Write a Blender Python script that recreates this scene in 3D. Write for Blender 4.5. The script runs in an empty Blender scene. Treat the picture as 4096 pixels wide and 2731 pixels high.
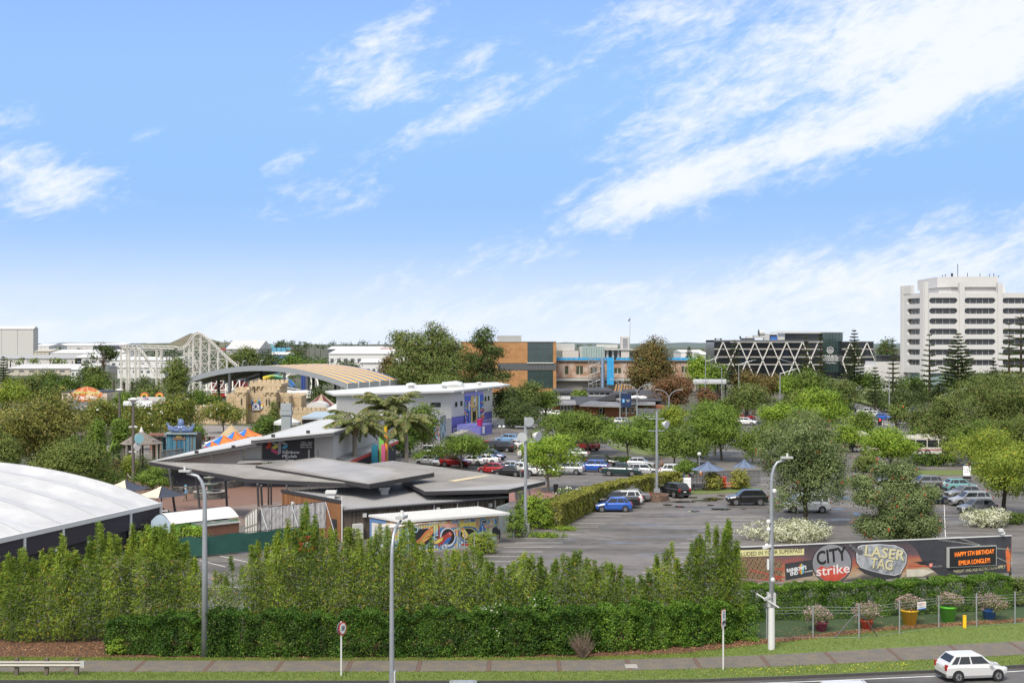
import bpy,bmesh,math,random
import numpy as np
from mathutils import Vector,Matrix
R=math.radians
random.seed(7);rng=np.random.default_rng(7)
sc=bpy.context.scene
COL=sc.collection
# ---------------------------------------------------------------- camera, sky, sun, exposure
# photograph frame: 4096 x 2731; F = focal length in those pixels, VH = horizon row, H = eye height in metres
F,VH,H=5400.0,1370.0,18.0
cam_d=bpy.data.cameras.new('camera');cam=bpy.data.objects.new('camera',cam_d);COL.objects.link(cam)
cam.location=(0,0,H);cam.rotation_euler=(R(90),0,0)
cam_d.sensor_width=36;cam_d.lens=36*F/4096;cam_d.shift_y=(VH-1365.5)/4096
cam_d.clip_start=1;cam_d.clip_end=30000
sc.camera=cam
SUN_EL,SUN_AZ=52,205
SKY_STRENGTH,SUN_STRENGTH,EXPOSURE=0.08,2.4,0.95
sc.view_settings.view_transform='Standard';sc.view_settings.look='None'
sc.view_settings.exposure=EXPOSURE;sc.view_settings.gamma=1
sc.cycles.max_bounces=5;sc.cycles.diffuse_bounces=3;sc.cycles.glossy_bounces=2
sc.cycles.transmission_bounces=3;sc.cycles.transparent_max_bounces=8
sc.cycles.use_denoising=True
sun_d=bpy.data.lights.new('sun','SUN');sun_d.energy=SUN_STRENGTH;sun_d.angle=R(22);sun_d.color=(1,.93,.83)
sun=bpy.data.objects.new('sun',sun_d);COL.objects.link(sun);sun.location=(0,0,200)
sd=Vector((math.sin(R(SUN_AZ))*math.cos(R(SUN_EL)),math.cos(R(SUN_AZ))*math.cos(R(SUN_EL)),math.sin(R(SUN_EL))))
sun.rotation_euler=(-sd).to_track_quat('-Z','Y').to_euler()
class NG:
 """small helper for writing node trees"""
 def __init__(s,nt):s.nt=nt
 def n(s,t,ins=None,**kw):
  nd=s.nt.nodes.new(t)
  for k,v in kw.items():setattr(nd,k,v)
  for k,v in(ins or{}).items():s.put(nd.inputs[k],v)
  return nd
 def put(s,sock,v):
  if isinstance(v,bpy.types.NodeSocket):s.nt.links.new(v,sock)
  else:sock.default_value=v
 def m(s,op,a,b=0.0,c=None,clamp=False):
  nd=s.nt.nodes.new('ShaderNodeMath');nd.operation=op;nd.use_clamp=clamp
  s.put(nd.inputs[0],a);s.put(nd.inputs[1],b)
  if c is not None:s.put(nd.inputs[2],c)
  return nd.outputs[0]
 def ss(s,x,a,b):
  nd=s.nt.nodes.new('ShaderNodeMapRange');nd.interpolation_type='SMOOTHSTEP'
  s.put(nd.inputs[0],x);s.put(nd.inputs[1],a);s.put(nd.inputs[2],b)
  return nd.outputs[0]
 def mix(s,f,a,b,bt='MIX'):
  nd=s.nt.nodes.new('ShaderNodeMix');nd.data_type='RGBA';nd.blend_type=bt
  s.put(nd.inputs[0],f);s.put(nd.inputs[6],a);s.put(nd.inputs[7],b)
  return nd.outputs[2]
 def noise(s,vec,scale,detail=4,rough=.55,dist=0.0):
  nd=s.n('ShaderNodeTexNoise',{'Scale':scale,'Detail':detail,'Roughness':rough,'Distortion':dist})
  if vec is not None:s.put(nd.inputs['Vector'],vec)
  return nd.outputs['Fac']
def c4(c):return(c[0],c[1],c[2],1.0)
world=bpy.data.worlds.new('World');sc.world=world;world.use_nodes=True
world.cycles.sampling_method='MANUAL';world.cycles.sample_map_resolution=256
wt=world.node_tree;wt.nodes.clear();g=NG(wt)
sky=g.n('ShaderNodeTexSky',sky_type='NISHITA',sun_disc=False,sun_elevation=R(SUN_EL),sun_rotation=R(SUN_AZ),altitude=20,air_density=1.15,dust_density=0.1,ozone_density=4.0)
tc=g.n('ShaderNodeTexCoord');sx=g.n('ShaderNodeSeparateXYZ',{0:tc.outputs['Generated']})
az=g.m('ARCTAN2',sx.outputs[0],sx.outputs[1]);el=g.m('ARCSINE',sx.outputs[2])
zc=g.m('MAXIMUM',g.m('ADD',sx.outputs[2],0.10),0.03)
px_=g.m('DIVIDE',sx.outputs[0],zc);py_=g.m('DIVIDE',sx.outputs[1],zc)
# cirrus sheet: noise on a plane high above, drawn out along one wind direction
a_=R(28)
qx=g.m('ADD',g.m('MULTIPLY',px_,math.cos(a_)),g.m('MULTIPLY',py_,math.sin(a_)))
qy=g.m('SUBTRACT',g.m('MULTIPLY',py_,math.cos(a_)),g.m('MULTIPLY',px_,math.sin(a_)))
vec1=g.n('ShaderNodeCombineXYZ',{0:g.m('MULTIPLY',qx,1.0),1:g.m('MULTIPLY',qy,1.0),2:3.7}).outputs[0]
vec2=g.n('ShaderNodeCombineXYZ',{0:g.m('MULTIPLY',az,26.0),1:g.m('MULTIPLY',el,60.0),2:1.3}).outputs[0]
aw,ew=g.m('MULTIPLY',az,1.0),g.m('MULTIPLY',el,1.0)
rx_=g.m('ADD',g.m('MULTIPLY',az,math.cos(R(20))),g.m('MULTIPLY',el,math.sin(R(20))))
ry_=g.m('SUBTRACT',g.m('MULTIPLY',el,math.cos(R(20))),g.m('MULTIPLY',az,math.sin(R(20))))
vec3=g.n('ShaderNodeCombineXYZ',{0:g.m('MULTIPLY',rx_,26.0),1:g.m('MULTIPLY',ry_,62.0),2:5.1}).outputs[0]
n_wisp=g.noise(vec3,1.0,5,.62,.6)
n_big=g.noise(vec1,0.45,3,.55,.3)
n_fine=g.noise(vec3,3.2,3,.6,.4)
def cl(cx,cy,hl,hw,ang,amp):
 """cloud mass at a compass bearing / elevation: centre, half sizes and tilt given in photograph pixels (2352 wide)"""
 k=1.7415
 a0=math.atan((cx*k-2048)/F);e0=math.atan((VH-cy*k)/F)
 ca,sa=math.cos(R(ang)),math.sin(R(ang))
 da,de=g.m('SUBTRACT',az,a0),g.m('SUBTRACT',el,e0)
 x=g.m('MULTIPLY',g.m('ADD',g.m('MULTIPLY',da,ca),g.m('MULTIPLY',de,sa)),F/(hl*k))
 y=g.m('MULTIPLY',g.m('SUBTRACT',g.m('MULTIPLY',de,ca),g.m('MULTIPLY',da,sa)),F/(hw*k))
 r2=g.m('ADD',g.m('MULTIPLY',x,x),g.m('MULTIPLY',y,y))
 return g.m('MULTIPLY',g.m('EXPONENT',g.m('MULTIPLY',r2,-1.0)),amp)
CLOUDS=[(925,60,130,30,26,.62),(860,150,170,55,12,.55),(890,215,150,42,8,.5),(1090,255,205,42,24,.68),(1105,130,75,22,30,.45),(670,370,70,20,24,.5),(730,450,135,42,14,.5),(820,475,70,18,24,.35),(1480,450,180,50,20,.8),(1750,365,330,50,19,.8),(2140,260,320,55,24,.85),(2000,120,430,150,14,.8),(1520,40,220,60,10,.6),(1560,290,200,80,30,.55),(2250,80,260,140,5,.8),(60,420,170,62,-8,.75),(130,470,140,35,22,.5),(0,300,70,40,0,.45),(325,335,42,14,22,.5),(2150,640,420,110,12,.8),(1700,690,380,70,14,.45),(1380,660,110,12,3,.45),(1100,600,320,45,10,.3),(610,680,70,12,12,.35),(850,745,600,40,6,.5),(250,745,500,30,0,.35)]
tot=None
for c in CLOUDS:
 b=cl(*c);tot=b if tot is None else g.m('ADD',tot,b)
behind=g.ss(g.m('ABSOLUTE',az),0.42,0.75)
wide=g.m('MULTIPLY',g.ss(n_big,.26,.5),g.m('MULTIPLY',behind,1.2))
high=g.m('MULTIPLY',g.ss(n_big,.26,.5),g.m('MULTIPLY',g.ss(el,.28,.5),1.2))
cover=g.m('ADD',g.m('MAXIMUM',tot,0.0),g.m('MAXIMUM',wide,high))
tex=g.m('ADD',g.m('MULTIPLY',n_wisp,.75),g.m('MULTIPLY',n_fine,.35))
dens=g.m('ADD',cover,g.m('MULTIPLY',g.m('SUBTRACT',tex,.56),2.5))
dens=g.m('MULTIPLY',g.ss(dens,.05,1.3),g.ss(cover,.02,.22))
veil=g.m('MULTIPLY',g.m('SUBTRACT',1.0,g.ss(el,-.01,.085)),.75)
veil=g.m('MULTIPLY',veil,g.m('ADD',.62,g.m('MULTIPLY',n_wisp,.6)))
fac=g.m('MINIMUM',g.m('ADD',g.m('MULTIPLY',dens,.93),g.m('MULTIPLY',veil,g.m('SUBTRACT',1.0,dens))),1.0)
lp_sky=g.n('ShaderNodeHueSaturation',{'Hue':.517,'Saturation':1.12,'Value':1.15,'Color':sky.outputs[0]}).outputs[0]
CLOUD_RGB=(6.2,6.45,6.9,1)
skc=g.mix(g.ss(el,-.01,.13),(3.8,4.95,6.9,1),(2.1,3.7,6.9,1))
skc=g.mix(g.m('MULTIPLY',g.ss(el,.09,.36),.9),skc,lp_sky)
skc=g.mix(fac,skc,CLOUD_RGB)
bg=g.n('ShaderNodeBackground',{'Color':skc,'Strength':SKY_STRENGTH})
wo=g.n('ShaderNodeOutputWorld');wt.links.new(bg.outputs[0],wo.inputs[0])
# ---------------------------------------------------------------- helpers
def K(ox,oy,s):return lambda x,y:(ox+x/s,oy+y/s)
def G(u,v,z=0.0):
 Y=F*(H-z)/(v-VH);return Vector(((u-2048)*Y/F,Y,z))
def A(u,v,Y):return Vector(((u-2048)*Y/F,Y,H-(v-VH)*Y/F))
def XU(u,Y):return(u-2048)*Y/F
def ZV(v,Y):return H-(v-VH)*Y/F
def V2(p):return Vector((p[0],p[1]))
ORG={}
def tag(o,label,cat,group=None,kind=None):
 if label:o['label']=label
 if cat:o['category']=cat
 if group:o['group']=group
 if kind:o['kind']=kind
 return o
def thing(name,label,cat,loc=(0,0,0),rz=0.0,group=None,local=False):
 o=bpy.data.objects.new(name,None);COL.objects.link(o);o.empty_display_size=.3
 o.location=loc;o.rotation_euler=(0,0,rz);tag(o,label,cat,group)
 if not local:ORG[o.name]=Vector(loc)
 return o
def link(me,name,mat=None,parent=None,loc=None):
 o=bpy.data.objects.new(name,me);COL.objects.link(o)
 if mat is not None:
  for m_ in(mat if isinstance(mat,(list,tuple))else[mat]):me.materials.append(m_)
 if parent is not None:
  o.parent=parent
  if parent.name in ORG:ORG[o.name]=ORG[parent.name]
 if loc is not None:o.location=loc
 return o
def dup(o,parent=None,loc=None,rz=None,label=None,group=None,scale=None):
 c=o.copy();COL.objects.link(c);c.parent=parent
 if parent is None:
  if loc is not None:c.location=loc
  if rz is not None:c.rotation_euler=(0,0,rz)
  if label:c['label']=label
  if group:c['group']=group
  if scale:c.scale=scale
 for ch in o.children:dup(ch,c)
 return c
class MB:
 def __init__(s):s.v=[];s.f=[];s.mi=[]
 def add(s,vs,fs,m=0):
  b=len(s.v);s.v.extend([tuple(p)for p in vs])
  for f_ in fs:s.f.append([i+b for i in f_]);s.mi.append(m)
  return s
 def box(s,x0,x1,y0,y1,z0,z1,m=0):
  return s.add([(x0,y0,z0),(x1,y0,z0),(x1,y1,z0),(x0,y1,z0),(x0,y0,z1),(x1,y0,z1),(x1,y1,z1),(x0,y1,z1)],[(0,3,2,1),(4,5,6,7),(0,1,5,4),(1,2,6,5),(2,3,7,6),(3,0,4,7)],m)
 def hexa(s,bot,top,m=0):
  return s.add(list(bot)+list(top),[(0,3,2,1),(4,5,6,7),(0,1,5,4),(1,2,6,5),(2,3,7,6),(3,0,4,7)],m)
 def beam(s,p,q,w,h=None,m=0):
  """square bar from p to q, width w across, h in its other direction"""
  h=w if h is None else h;p,q=Vector(p),Vector(q);d=(q-p).normalized()
  up=Vector((0,0,1))if abs(d.z)<.95 else Vector((0,1,0))
  a=d.cross(up).normalized()*(w/2);b=a.cross(d).normalized()*(h/2)
  return s.hexa([p-a-b,p+a-b,p+a+b,p-a+b],[q-a-b,q+a-b,q+a+b,q-a+b],m)
 def prism(s,poly,z0,z1,m=0):
  n=len(poly);zz0=z0 if hasattr(z0,'__len__')else[z0]*n;zz1=z1 if hasattr(z1,'__len__')else[z1]*n
  vs=[(p[0],p[1],zz0[i])for i,p in enumerate(poly)]+[(p[0],p[1],zz1[i])for i,p in enumerate(poly)]
  fs=[tuple(range(n-1,-1,-1)),tuple(range(n,2*n))]+[(i,(i+1)%n,n+(i+1)%n,n+i)for i in range(n)]
  return s.add(vs,fs,m)
 def slab(s,pts,t,m=0):
  n=len(pts);vs=[tuple(p)for p in pts]+[(p[0],p[1],p[2]-t)for p in pts]
  return s.add(vs,[tuple(range(n)),tuple(range(2*n-1,n-1,-1))]+[(i,n+i,n+(i+1)%n,(i+1)%n)for i in range(n)],m)
 def tube(s,pts,rad,n=8,m=0,cap=True):
  pts=[Vector(p)for p in pts];k=len(pts)
  rad=rad if hasattr(rad,'__len__')else[rad]*k
  vs=[]
  ref=None
  for i,p in enumerate(pts):
   d=(pts[min(i+1,k-1)]-pts[max(i-1,0)]).normalized()
   if ref is None:ref=Vector((1,0,0))if abs(d.x)<.9 else Vector((0,1,0))
   a=(ref-d*ref.dot(d)).normalized();b=d.cross(a);ref=a
   for j in range(n):
    t=2*math.pi*j/n;vs.append(p+(a*math.cos(t)+b*math.sin(t))*rad[i])
  fs=[(i*n+j,i*n+(j+1)%n,(i+1)*n+(j+1)%n,(i+1)*n+j)for i in range(k-1)for j in range(n)]
  if cap:fs+=[tuple(range(n-1,-1,-1)),tuple(range((k-1)*n,k*n))]
  return s.add(vs,fs,m)
 def cyl(s,p,q,r,r2=None,n=10,m=0):return s.tube([p,q],[r,r if r2 is None else r2],n,m)
 def lathe(s,prof,c=(0,0,0),n=16,m=0,cap=True):
  vs=[];k=len(prof)
  for r,z in prof:
   for j in range(n):
    t=2*math.pi*j/n;vs.append((c[0]+r*math.cos(t),c[1]+r*math.sin(t),c[2]+z))
  fs=[(i*n+j,i*n+(j+1)%n,(i+1)*n+(j+1)%n,(i+1)*n+j)for i in range(k-1)for j in range(n)]
  if cap:fs+=[tuple(range(n-1,-1,-1)),tuple(range((k-1)*n,k*n))]
  return s.add(vs,fs,m)
 def ell(s,c,r,nu=10,nv=6,m=0,jit=0.0):
  vs=[(c[0],c[1],c[2]+r[2])];fs=[]
  for i in range(1,nv):
   ph=math.pi*i/nv
   for j in range(nu):
    t=2*math.pi*j/nu;k=1+random.uniform(-jit,jit)
    vs.append((c[0]+r[0]*k*math.sin(ph)*math.cos(t),c[1]+r[1]*k*math.sin(ph)*math.sin(t),c[2]+r[2]*k*math.cos(ph)))
  vs.append((c[0],c[1],c[2]-r[2]));e=len(vs)-1
  for j in range(nu):fs.append((0,1+j,1+(j+1)%nu));fs.append((e,e-nu+(j+1)%nu,e-nu+j))
  for i in range(nv-2):
   for j in range(nu):a=1+i*nu;fs.append((a+j,a+nu+j,a+nu+(j+1)%nu,a+(j+1)%nu))
  return s.add(vs,fs,m)
 def mesh(s,name,org=None,smooth=False):
  me=bpy.data.meshes.new(name);vs=s.v
  if org is not None:vs=[(p[0]-org[0],p[1]-org[1],p[2]-org[2])for p in vs]
  me.from_pydata(vs,[],s.f)
  if any(s.mi):me.polygons.foreach_set('material_index',s.mi)
  if smooth:me.polygons.foreach_set('use_smooth',[True]*len(s.f))
  me.update();return me
 def build(s,name,mat,parent=None,smooth=False,loc=None):
  """link as one mesh object; coordinates are world ones unless the parent is a local thing"""
  org=ORG.get(parent.name)if parent is not None else loc
  return link(s.mesh(name,org,smooth),name,mat,parent,loc if parent is None else None)
def fixn(o):
 bm=bmesh.new();bm.from_mesh(o.data);bmesh.ops.recalc_face_normals(bm,faces=bm.faces);bm.to_mesh(o.data);bm.free();return o
class Face:
 """vertical facade through ground points p0 -> p1; s runs along it, z up, off stands out towards the viewer's side"""
 def __init__(f,p0,p1):
  f.p=V2(p0);f.q=V2(p1);f.d=(f.q-f.p).normalized();f.L=(f.q-f.p).length;f.n=Vector((f.d.y,-f.d.x))
 def s(f,u):
  k=(u-2048)/F
  return(k*f.p.y-f.p.x)/(f.d.x-k*f.d.y)
 def Y(f,s):return f.p.y+f.d.y*s
 def sz(f,u,v):
  s_=f.s(u);return s_,H-(v-VH)*f.Y(s_)/F
 def pt(f,s,z,off=0.0):
  q=f.p+f.d*s+f.n*off;return Vector((q.x,q.y,z))
 def rect(f,mb,s0,s1,z0,z1,a=0.0,b=.05,m=0):
  return mb.hexa([f.pt(s0,z0,b),f.pt(s1,z0,b),f.pt(s1,z0,a),f.pt(s0,z0,a)],[f.pt(s0,z1,b),f.pt(s1,z1,b),f.pt(s1,z1,a),f.pt(s0,z1,a)],m)
 def prect(f,mb,u0,v0,u1,v1,a=0.0,b=.05,m=0):
  s0,s1=f.s(u0),f.s(u1);sm=(s0+s1)/2
  return f.rect(mb,s0,s1,H-(v1-VH)*f.Y(sm)/F,H-(v0-VH)*f.Y(sm)/F,a,b,m)
 def poly(f,mb,pts,a=0.0,b=.03,m=0):
  n=len(pts);vs=[f.pt(s_,z,b)for s_,z in pts]+[f.pt(s_,z,a)for s_,z in pts]
  return mb.add(vs,[tuple(range(n)),tuple(range(2*n-1,n-1,-1))]+[(i,n+i,n+(i+1)%n,(i+1)%n)for i in range(n)],m)
 def ppoly(f,mb,pts,a=0.0,b=.03,m=0):return f.poly(mb,[f.sz(*p)for p in pts],a,b,m)
 def bar(f,mb,s0,z0,s1,z1,w,a,b,m=0):
  d=Vector((s1-s0,z1-z0)).normalized()*(w/2);nx,nz=-d.y,d.x
  return f.poly(mb,[(s0+nx,z0+nz),(s0-nx,z0-nz),(s1-nx,z1-nz),(s1+nx,z1+nz)],a,b,m)
 def mat(f,s,z,off=0.0):
  o=f.pt(s,z,off)
  return Matrix(((f.d.x,0,f.n.x,o.x),(f.d.y,0,f.n.y,o.y),(0,1,0,o.z),(0,0,0,1)))
def text(body,name,mat,parent,M4,size,sx=1.0,align='CENTER',ext=.006,shear=0.0,space=1.0,bold=0.0,fit=None):
 cu=bpy.data.curves.new(name,'FONT');cu.body=body;cu.size=size;cu.align_x=align;cu.align_y='CENTER'
 cu.extrude=ext;cu.shear=shear;cu.space_character=space;cu.resolution_u=3;cu.offset=bold;cu.space_line=.9
 t=bpy.data.objects.new(name,cu);me=bpy.data.meshes.new_from_object(t);bpy.data.objects.remove(t);bpy.data.curves.remove(cu)
 if fit:xs=[v.co.x for v in me.vertices];sx=fit/(max(xs)-min(xs))
 M_=M4@Matrix.Diagonal((sx,1,1,1))
 org=ORG.get(parent.name)
 if org is not None:M_=Matrix.Translation(-org)@M_
 me.transform(M_);me.materials.clear();me.name=name
 return link(me,name,mat,parent)
 # ---------------------------------------------------------------- materials
MATS={}
def mat(name,col=(.5,.5,.5),rough=.7,metal=0.0,var=.12,scale=1.5,bump=0.0,bscale=20.0,spec=.4,col2=None,cscale=None,isl=0.0,emit=None,coat=0.0):
 """plain surface: base colour with soft noise variation, optional second colour in patches, optional fine bump, optional tint per piece"""
 if name in MATS:return MATS[name]
 m=bpy.data.materials.new(name);m.use_nodes=True;nt=m.node_tree;n=NG(nt)
 p=nt.nodes['Principled BSDF']
 geo=n.n('ShaderNodeNewGeometry')
 c=c4(col)
 if col2 is not None:
  nz=n.noise(geo.outputs['Position'],cscale or scale,5,.6)
  c=n.mix(n.ss(nz,.4,.62),c4(col),c4(col2))
 if var>0:
  nz=n.noise(geo.outputs['Position'],scale,5,.6)
  k=n.m('ADD',1-var,n.m('MULTIPLY',nz,2*var))
  if isl>0:k=n.m('MULTIPLY',k,n.m('ADD',1-isl,n.m('MULTIPLY',n.n('ShaderNodeObjectInfo').outputs['Random'],2*isl)))
  v=n.n('ShaderNodeCombineXYZ',{0:k,1:k,2:k}).outputs[0]
  c=n.mix(1.0,c,v,'MULTIPLY')
 n.put(p.inputs['Base Color'],c)
 p.inputs['Roughness'].default_value=rough;p.inputs['Metallic'].default_value=metal
 p.inputs['Specular IOR Level'].default_value=spec
 if coat:p.inputs['Coat Weight'].default_value=coat;p.inputs['Coat Roughness'].default_value=.05
 if bump:
  bn=n.n('ShaderNodeBump',{'Strength':bump,'Height':n.noise(geo.outputs['Position'],bscale,4,.6)})
  n.put(p.inputs['Normal'],bn.outputs[0])
 if emit:p.inputs['Emission Color'].default_value=c4(emit[0]);p.inputs['Emission Strength'].default_value=emit[1]
 MATS[name]=m;return m
LEAF_K=1.75
def leaf(name,c1,c2,c3=None,trans=.2,p3=.06,gloss=.1):
 """foliage: every leaf takes its own tint between c1 and c2, a few take c3; thin enough to let light through"""
 if name in MATS:return MATS[name]
 c1,c2,c3=[None if c is None else[min(.8,x*LEAF_K)for x in c]for c in(c1,c2,c3)]
 m=bpy.data.materials.new(name);m.use_nodes=True;nt=m.node_tree;n=NG(nt)
 p=nt.nodes['Principled BSDF'];out=nt.nodes['Material Output']
 geo=n.n('ShaderNodeNewGeometry');r=geo.outputs['Random Per Island']
 nz=n.noise(geo.outputs['Position'],.8,3,.5)
 f_=n.m('ADD',n.m('MULTIPLY',r,.45),n.m('MULTIPLY',n.ss(nz,.35,.65),.55))
 c=n.mix(f_,c4(c1),c4(c2))
 if c3 is not None:
  r2=n.m('FRACT',n.m('MULTIPLY',r,37.31));c=n.mix(n.m('LESS_THAN',r2,p3),c,c4(c3))
 n.put(p.inputs['Base Color'],c);p.inputs['Roughness'].default_value=.55;p.inputs['Specular IOR Level'].default_value=gloss
 tr=n.n('ShaderNodeBsdfTranslucent',{'Color':n.mix(1.0,c,(1.25,1.3,.7,1),'MULTIPLY')})
 mx=n.n('ShaderNodeMixShader',{0:trans,1:p.outputs[0],2:tr.outputs[0]})
 nt.links.new(mx.outputs[0],out.inputs[0])
 MATS[name]=m;return m
def glass(name,col=(.02,.025,.03),rough=.06):
 return mat(name,col,rough,0,.3,.4,spec=.8)
 # ---------------------------------------------------------------- the setting: ground, road, paths, lawns
m1,m2,m3=K(0,1750,2.8513),K(600,1650,2.61375),K(1300,1600,2.4125)
m4,m5,m6=K(1950,1600,2.61375),K(2650,1600,2.61375),K(3300,1500,2.412)
t1,t2,t3,t4,t5,t6=[K(o,1250,2.8514)for o in(0,650,1300,1950,2600)]+[K(3250,1050,2.4125)]
b1,b2,b3,b4,b5,b6=K(0,2050,2.302),K(800,1950,2.0078),K(1600,2050,2.302),K(2400,2050,2.302),K(3200,2050,2.3025),K(2900,2100,1.9666)
def asphalt(name,base,wet=.0):
 m=bpy.data.materials.new(name);m.use_nodes=True;n=NG(m.node_tree);p=m.node_tree.nodes['Principled BSDF']
 geo=n.n('ShaderNodeNewGeometry');P_=geo.outputs['Position']
 mp=n.n('ShaderNodeMapping',{'Vector':P_,'Scale':(.05,.22,1),'Rotation':(0,0,.12)}).outputs[0]
 big=n.noise(mp,1.0,6,.62,.5);fine=n.noise(P_,9.0,4,.7);mid=n.noise(P_,.7,4,.6)
 k=n.m('ADD',n.m('ADD',n.m('MULTIPLY',n.ss(big,.36,.64),.58),n.m('MULTIPLY',fine,.55)),n.m('MULTIPLY',n.ss(mid,.3,.7),.3))
 k=n.m('ADD',k,.24)
 v=n.n('ShaderNodeCombineXYZ',{0:k,1:k,2:k}).outputs[0]
 n.put(p.inputs['Base Color'],n.mix(1.0,c4(base),v,'MULTIPLY'))
 damp=n.ss(n.noise(mp,1.7,5,.6,.8),.55,.66)
 n.put(p.inputs['Roughness'],n.m('SUBTRACT',.82,n.m('MULTIPLY',damp,wet)))
 bn=n.n('ShaderNodeBump',{'Strength':.35,'Distance':.02,'Height':n.noise(P_,14,3,.7)});n.put(p.inputs['Normal'],bn.outputs[0])
 return m
def turfmat(name,a,b,dry=(.16,.15,.06),dryk=.62):
 m=bpy.data.materials.new(name);m.use_nodes=True;n=NG(m.node_tree);p=m.node_tree.nodes['Principled BSDF']
 P_=n.n('ShaderNodeNewGeometry').outputs['Position']
 c=n.mix(n.ss(n.noise(P_,5.0,6,.7),.3,.7),c4(a),c4(b))
 c=n.mix(n.ss(n.noise(P_,.55,5,.65,.6),dryk,dryk+.16),c,c4(dry))
 n.put(p.inputs['Base Color'],c);p.inputs['Roughness'].default_value=.9
 bn=n.n('ShaderNodeBump',{'Strength':.8,'Distance':.05,'Height':n.noise(P_,18,3,.7)});n.put(p.inputs['Normal'],bn.outputs[0])
 return m
M_asph=asphalt('asphalt_car_park',(.128,.116,.104),.5)
M_road=asphalt('asphalt_road',(.085,.081,.078),.12)
M_ave=asphalt('asphalt_avenue',(.14,.132,.124),.15)
M_grass=turfmat('grass_turf',(.09,.14,.026),(.16,.215,.045),(.24,.21,.09))
M_lawn=turfmat('lawn_turf',(.09,.125,.026),(.15,.185,.045),(.19,.18,.07),.6)
M_arti=turfmat('artificial_turf',(.035,.07,.02),(.05,.085,.028),(.06,.08,.03),.7)
M_mulch=mat('mulch',(.13,.062,.032),.95,0,.5,6.0,1.0,30,col2=(.065,.04,.026),cscale=4)
M_foot=mat('footpath_seal',(.128,.116,.102),.9,0,.4,7.0,.6,40,col2=(.16,.135,.10),cscale=1.2)
M_fbrick=mat('path_brick',(.13,.085,.065),.9,0,.3,8)
M_kerb=mat('kerb_concrete',(.055,.052,.05),.9,0,.4,5)
M_line=mat('line_paint',(.62,.62,.58),.75,0,.45,3.5)
M_yline=mat('yellow_line_paint',(.6,.33,.04),.75,0,.35,3.0)
M_terr=mat('far_ground',(.06,.075,.035),.95,0,.5,.02,col2=(.10,.09,.07),cscale=.012)
ground=MB().add([(-9000,-300,-.5),(9000,-300,-.5),(9000,14000,-.5),(-9000,14000,-.5)],[(0,1,2,3)]).build('ground',M_terr);ground['kind']='structure'
KX=[-70,-27,-10,4.7,10,15.6,23.5,28.7,45,60]
def crv(ys):return lambda x:float(np.interp(x,KX,ys))
kerbF=crv([71.9,71.9,71.8,71.8,72.1,72.9,74.2,75.4,79.5,83.5])
footN=crv([73.9,73.85,73.85,74.0,74.5,75.2,76.7,77.7,81.6,85.5])
footF=crv([76.5,76.5,76.45,76.6,77.1,78.0,79.9,81.0,85,89])
mulN=crv([77.3,77.25,77.0,77.3,78.3,81.0,84.6,86.0,90.5,95])
mulF=crv([84,84,84,84,82.5,82.0,85.4,86.8,91.2,96])
turfF=crv([84,84,84,84,88.5,89.6,93.0,94.5,99,104])
XS=np.unique(np.concatenate([np.linspace(-70,60,131),np.array(KX)]))
def strip(name,f0,f1,z,m,x0=-70,x1=60,parent=None):
 xs=[x for x in XS if x0<=x<=x1];mb=MB()
 for a,b in zip(xs[:-1],xs[1:]):
  mb.add([(a,f0(a),z),(b,f0(b),z),(b,f1(b),z),(a,f1(a),z)],[(0,1,2,3)])
 o=mb.build(name,m,parent)
 if parent is None:o['kind']='structure'
 return o
def sheet(name,pts,z,m,parent=None):
 o=MB().add([(p[0],p[1],z)for p in pts],[tuple(range(len(pts)))]).build(name,m,parent);fixn(o)
 if parent is None:o['kind']='structure'
 return o
def GP(*uv):return[G(u,v)for u,v in uv]
road=strip('road',lambda x:44.0,lambda x:kerbF(x)+.05,-.12,M_road)
kb=MB()
for a,b in zip(XS[:-1],XS[1:]):
 for(o0,o1,z0,z1)in((0,.16,-.13,0.02),):
  kb.hexa([(a,kerbF(a)+o0,z0),(b,kerbF(b)+o0,z0),(b,kerbF(b)+o1,z0),(a,kerbF(a)+o1,z0)],[(a,kerbF(a)+o0+.02,z1),(b,kerbF(b)+o0+.02,z1),(b,kerbF(b)+o1,z1),(a,kerbF(a)+o1,z1)])
kb.build('kerb',M_kerb)['kind']='structure'
strip('grass_verge',lambda x:kerbF(x)+.15,lambda x:footN(x)+.03,0.0,M_grass)
strip('grass_bank',lambda x:footF(x)-.03,lambda x:mulN(x)+.02,0.0,M_grass)
strip('mulch_bed',mulN,mulF,0.012,M_mulch)
strip('turf_bed',lambda x:mulF(x)-.02,turfF,0.02,M_arti,10,40)
footpath=strip('footpath',footN,footF,-0.03,M_kerb)
xk=[-5.3+3.9*k for k in range(-14,14)]
for a,b in zip(xk[:-1],xk[1:]):
 if b>46 or a<-44:continue
 x0,x1=a+.24,b
 MB().hexa([(x0,footN(x0),-.02),(x1,footN(x1),-.02),(x1,footF(x1),-.02),(x0,footF(x0),-.02)],[(x0,footN(x0),.012),(x1,footN(x1),.012),(x1,footF(x1),.012),(x0,footF(x0),.012)]).build('slab',M_foot,footpath)
 x0,x1=a+.012,a+.228
 MB().hexa([(x0,footN(x0),-.02),(x1,footN(x1),-.02),(x1,footF(x1),-.02),(x0,footF(x0),-.02)],[(x0,footN(x0),.016),(x1,footN(x1),.016),(x1,footF(x1),.016),(x0,footF(x0),.016)]).build('brick_strip',M_fbrick,footpath)
 # road edge line and dashes
em=MB()
for a,b in zip(XS[:-1],XS[1:]):
 em.add([(a,kerbF(a)-.75,-.114),(b,kerbF(b)-.75,-.114),(b,kerbF(b)-.63,-.114),(a,kerbF(a)-.63,-.114)],[(0,1,2,3)])
em.build('edge_line',M_line,road)
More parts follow.
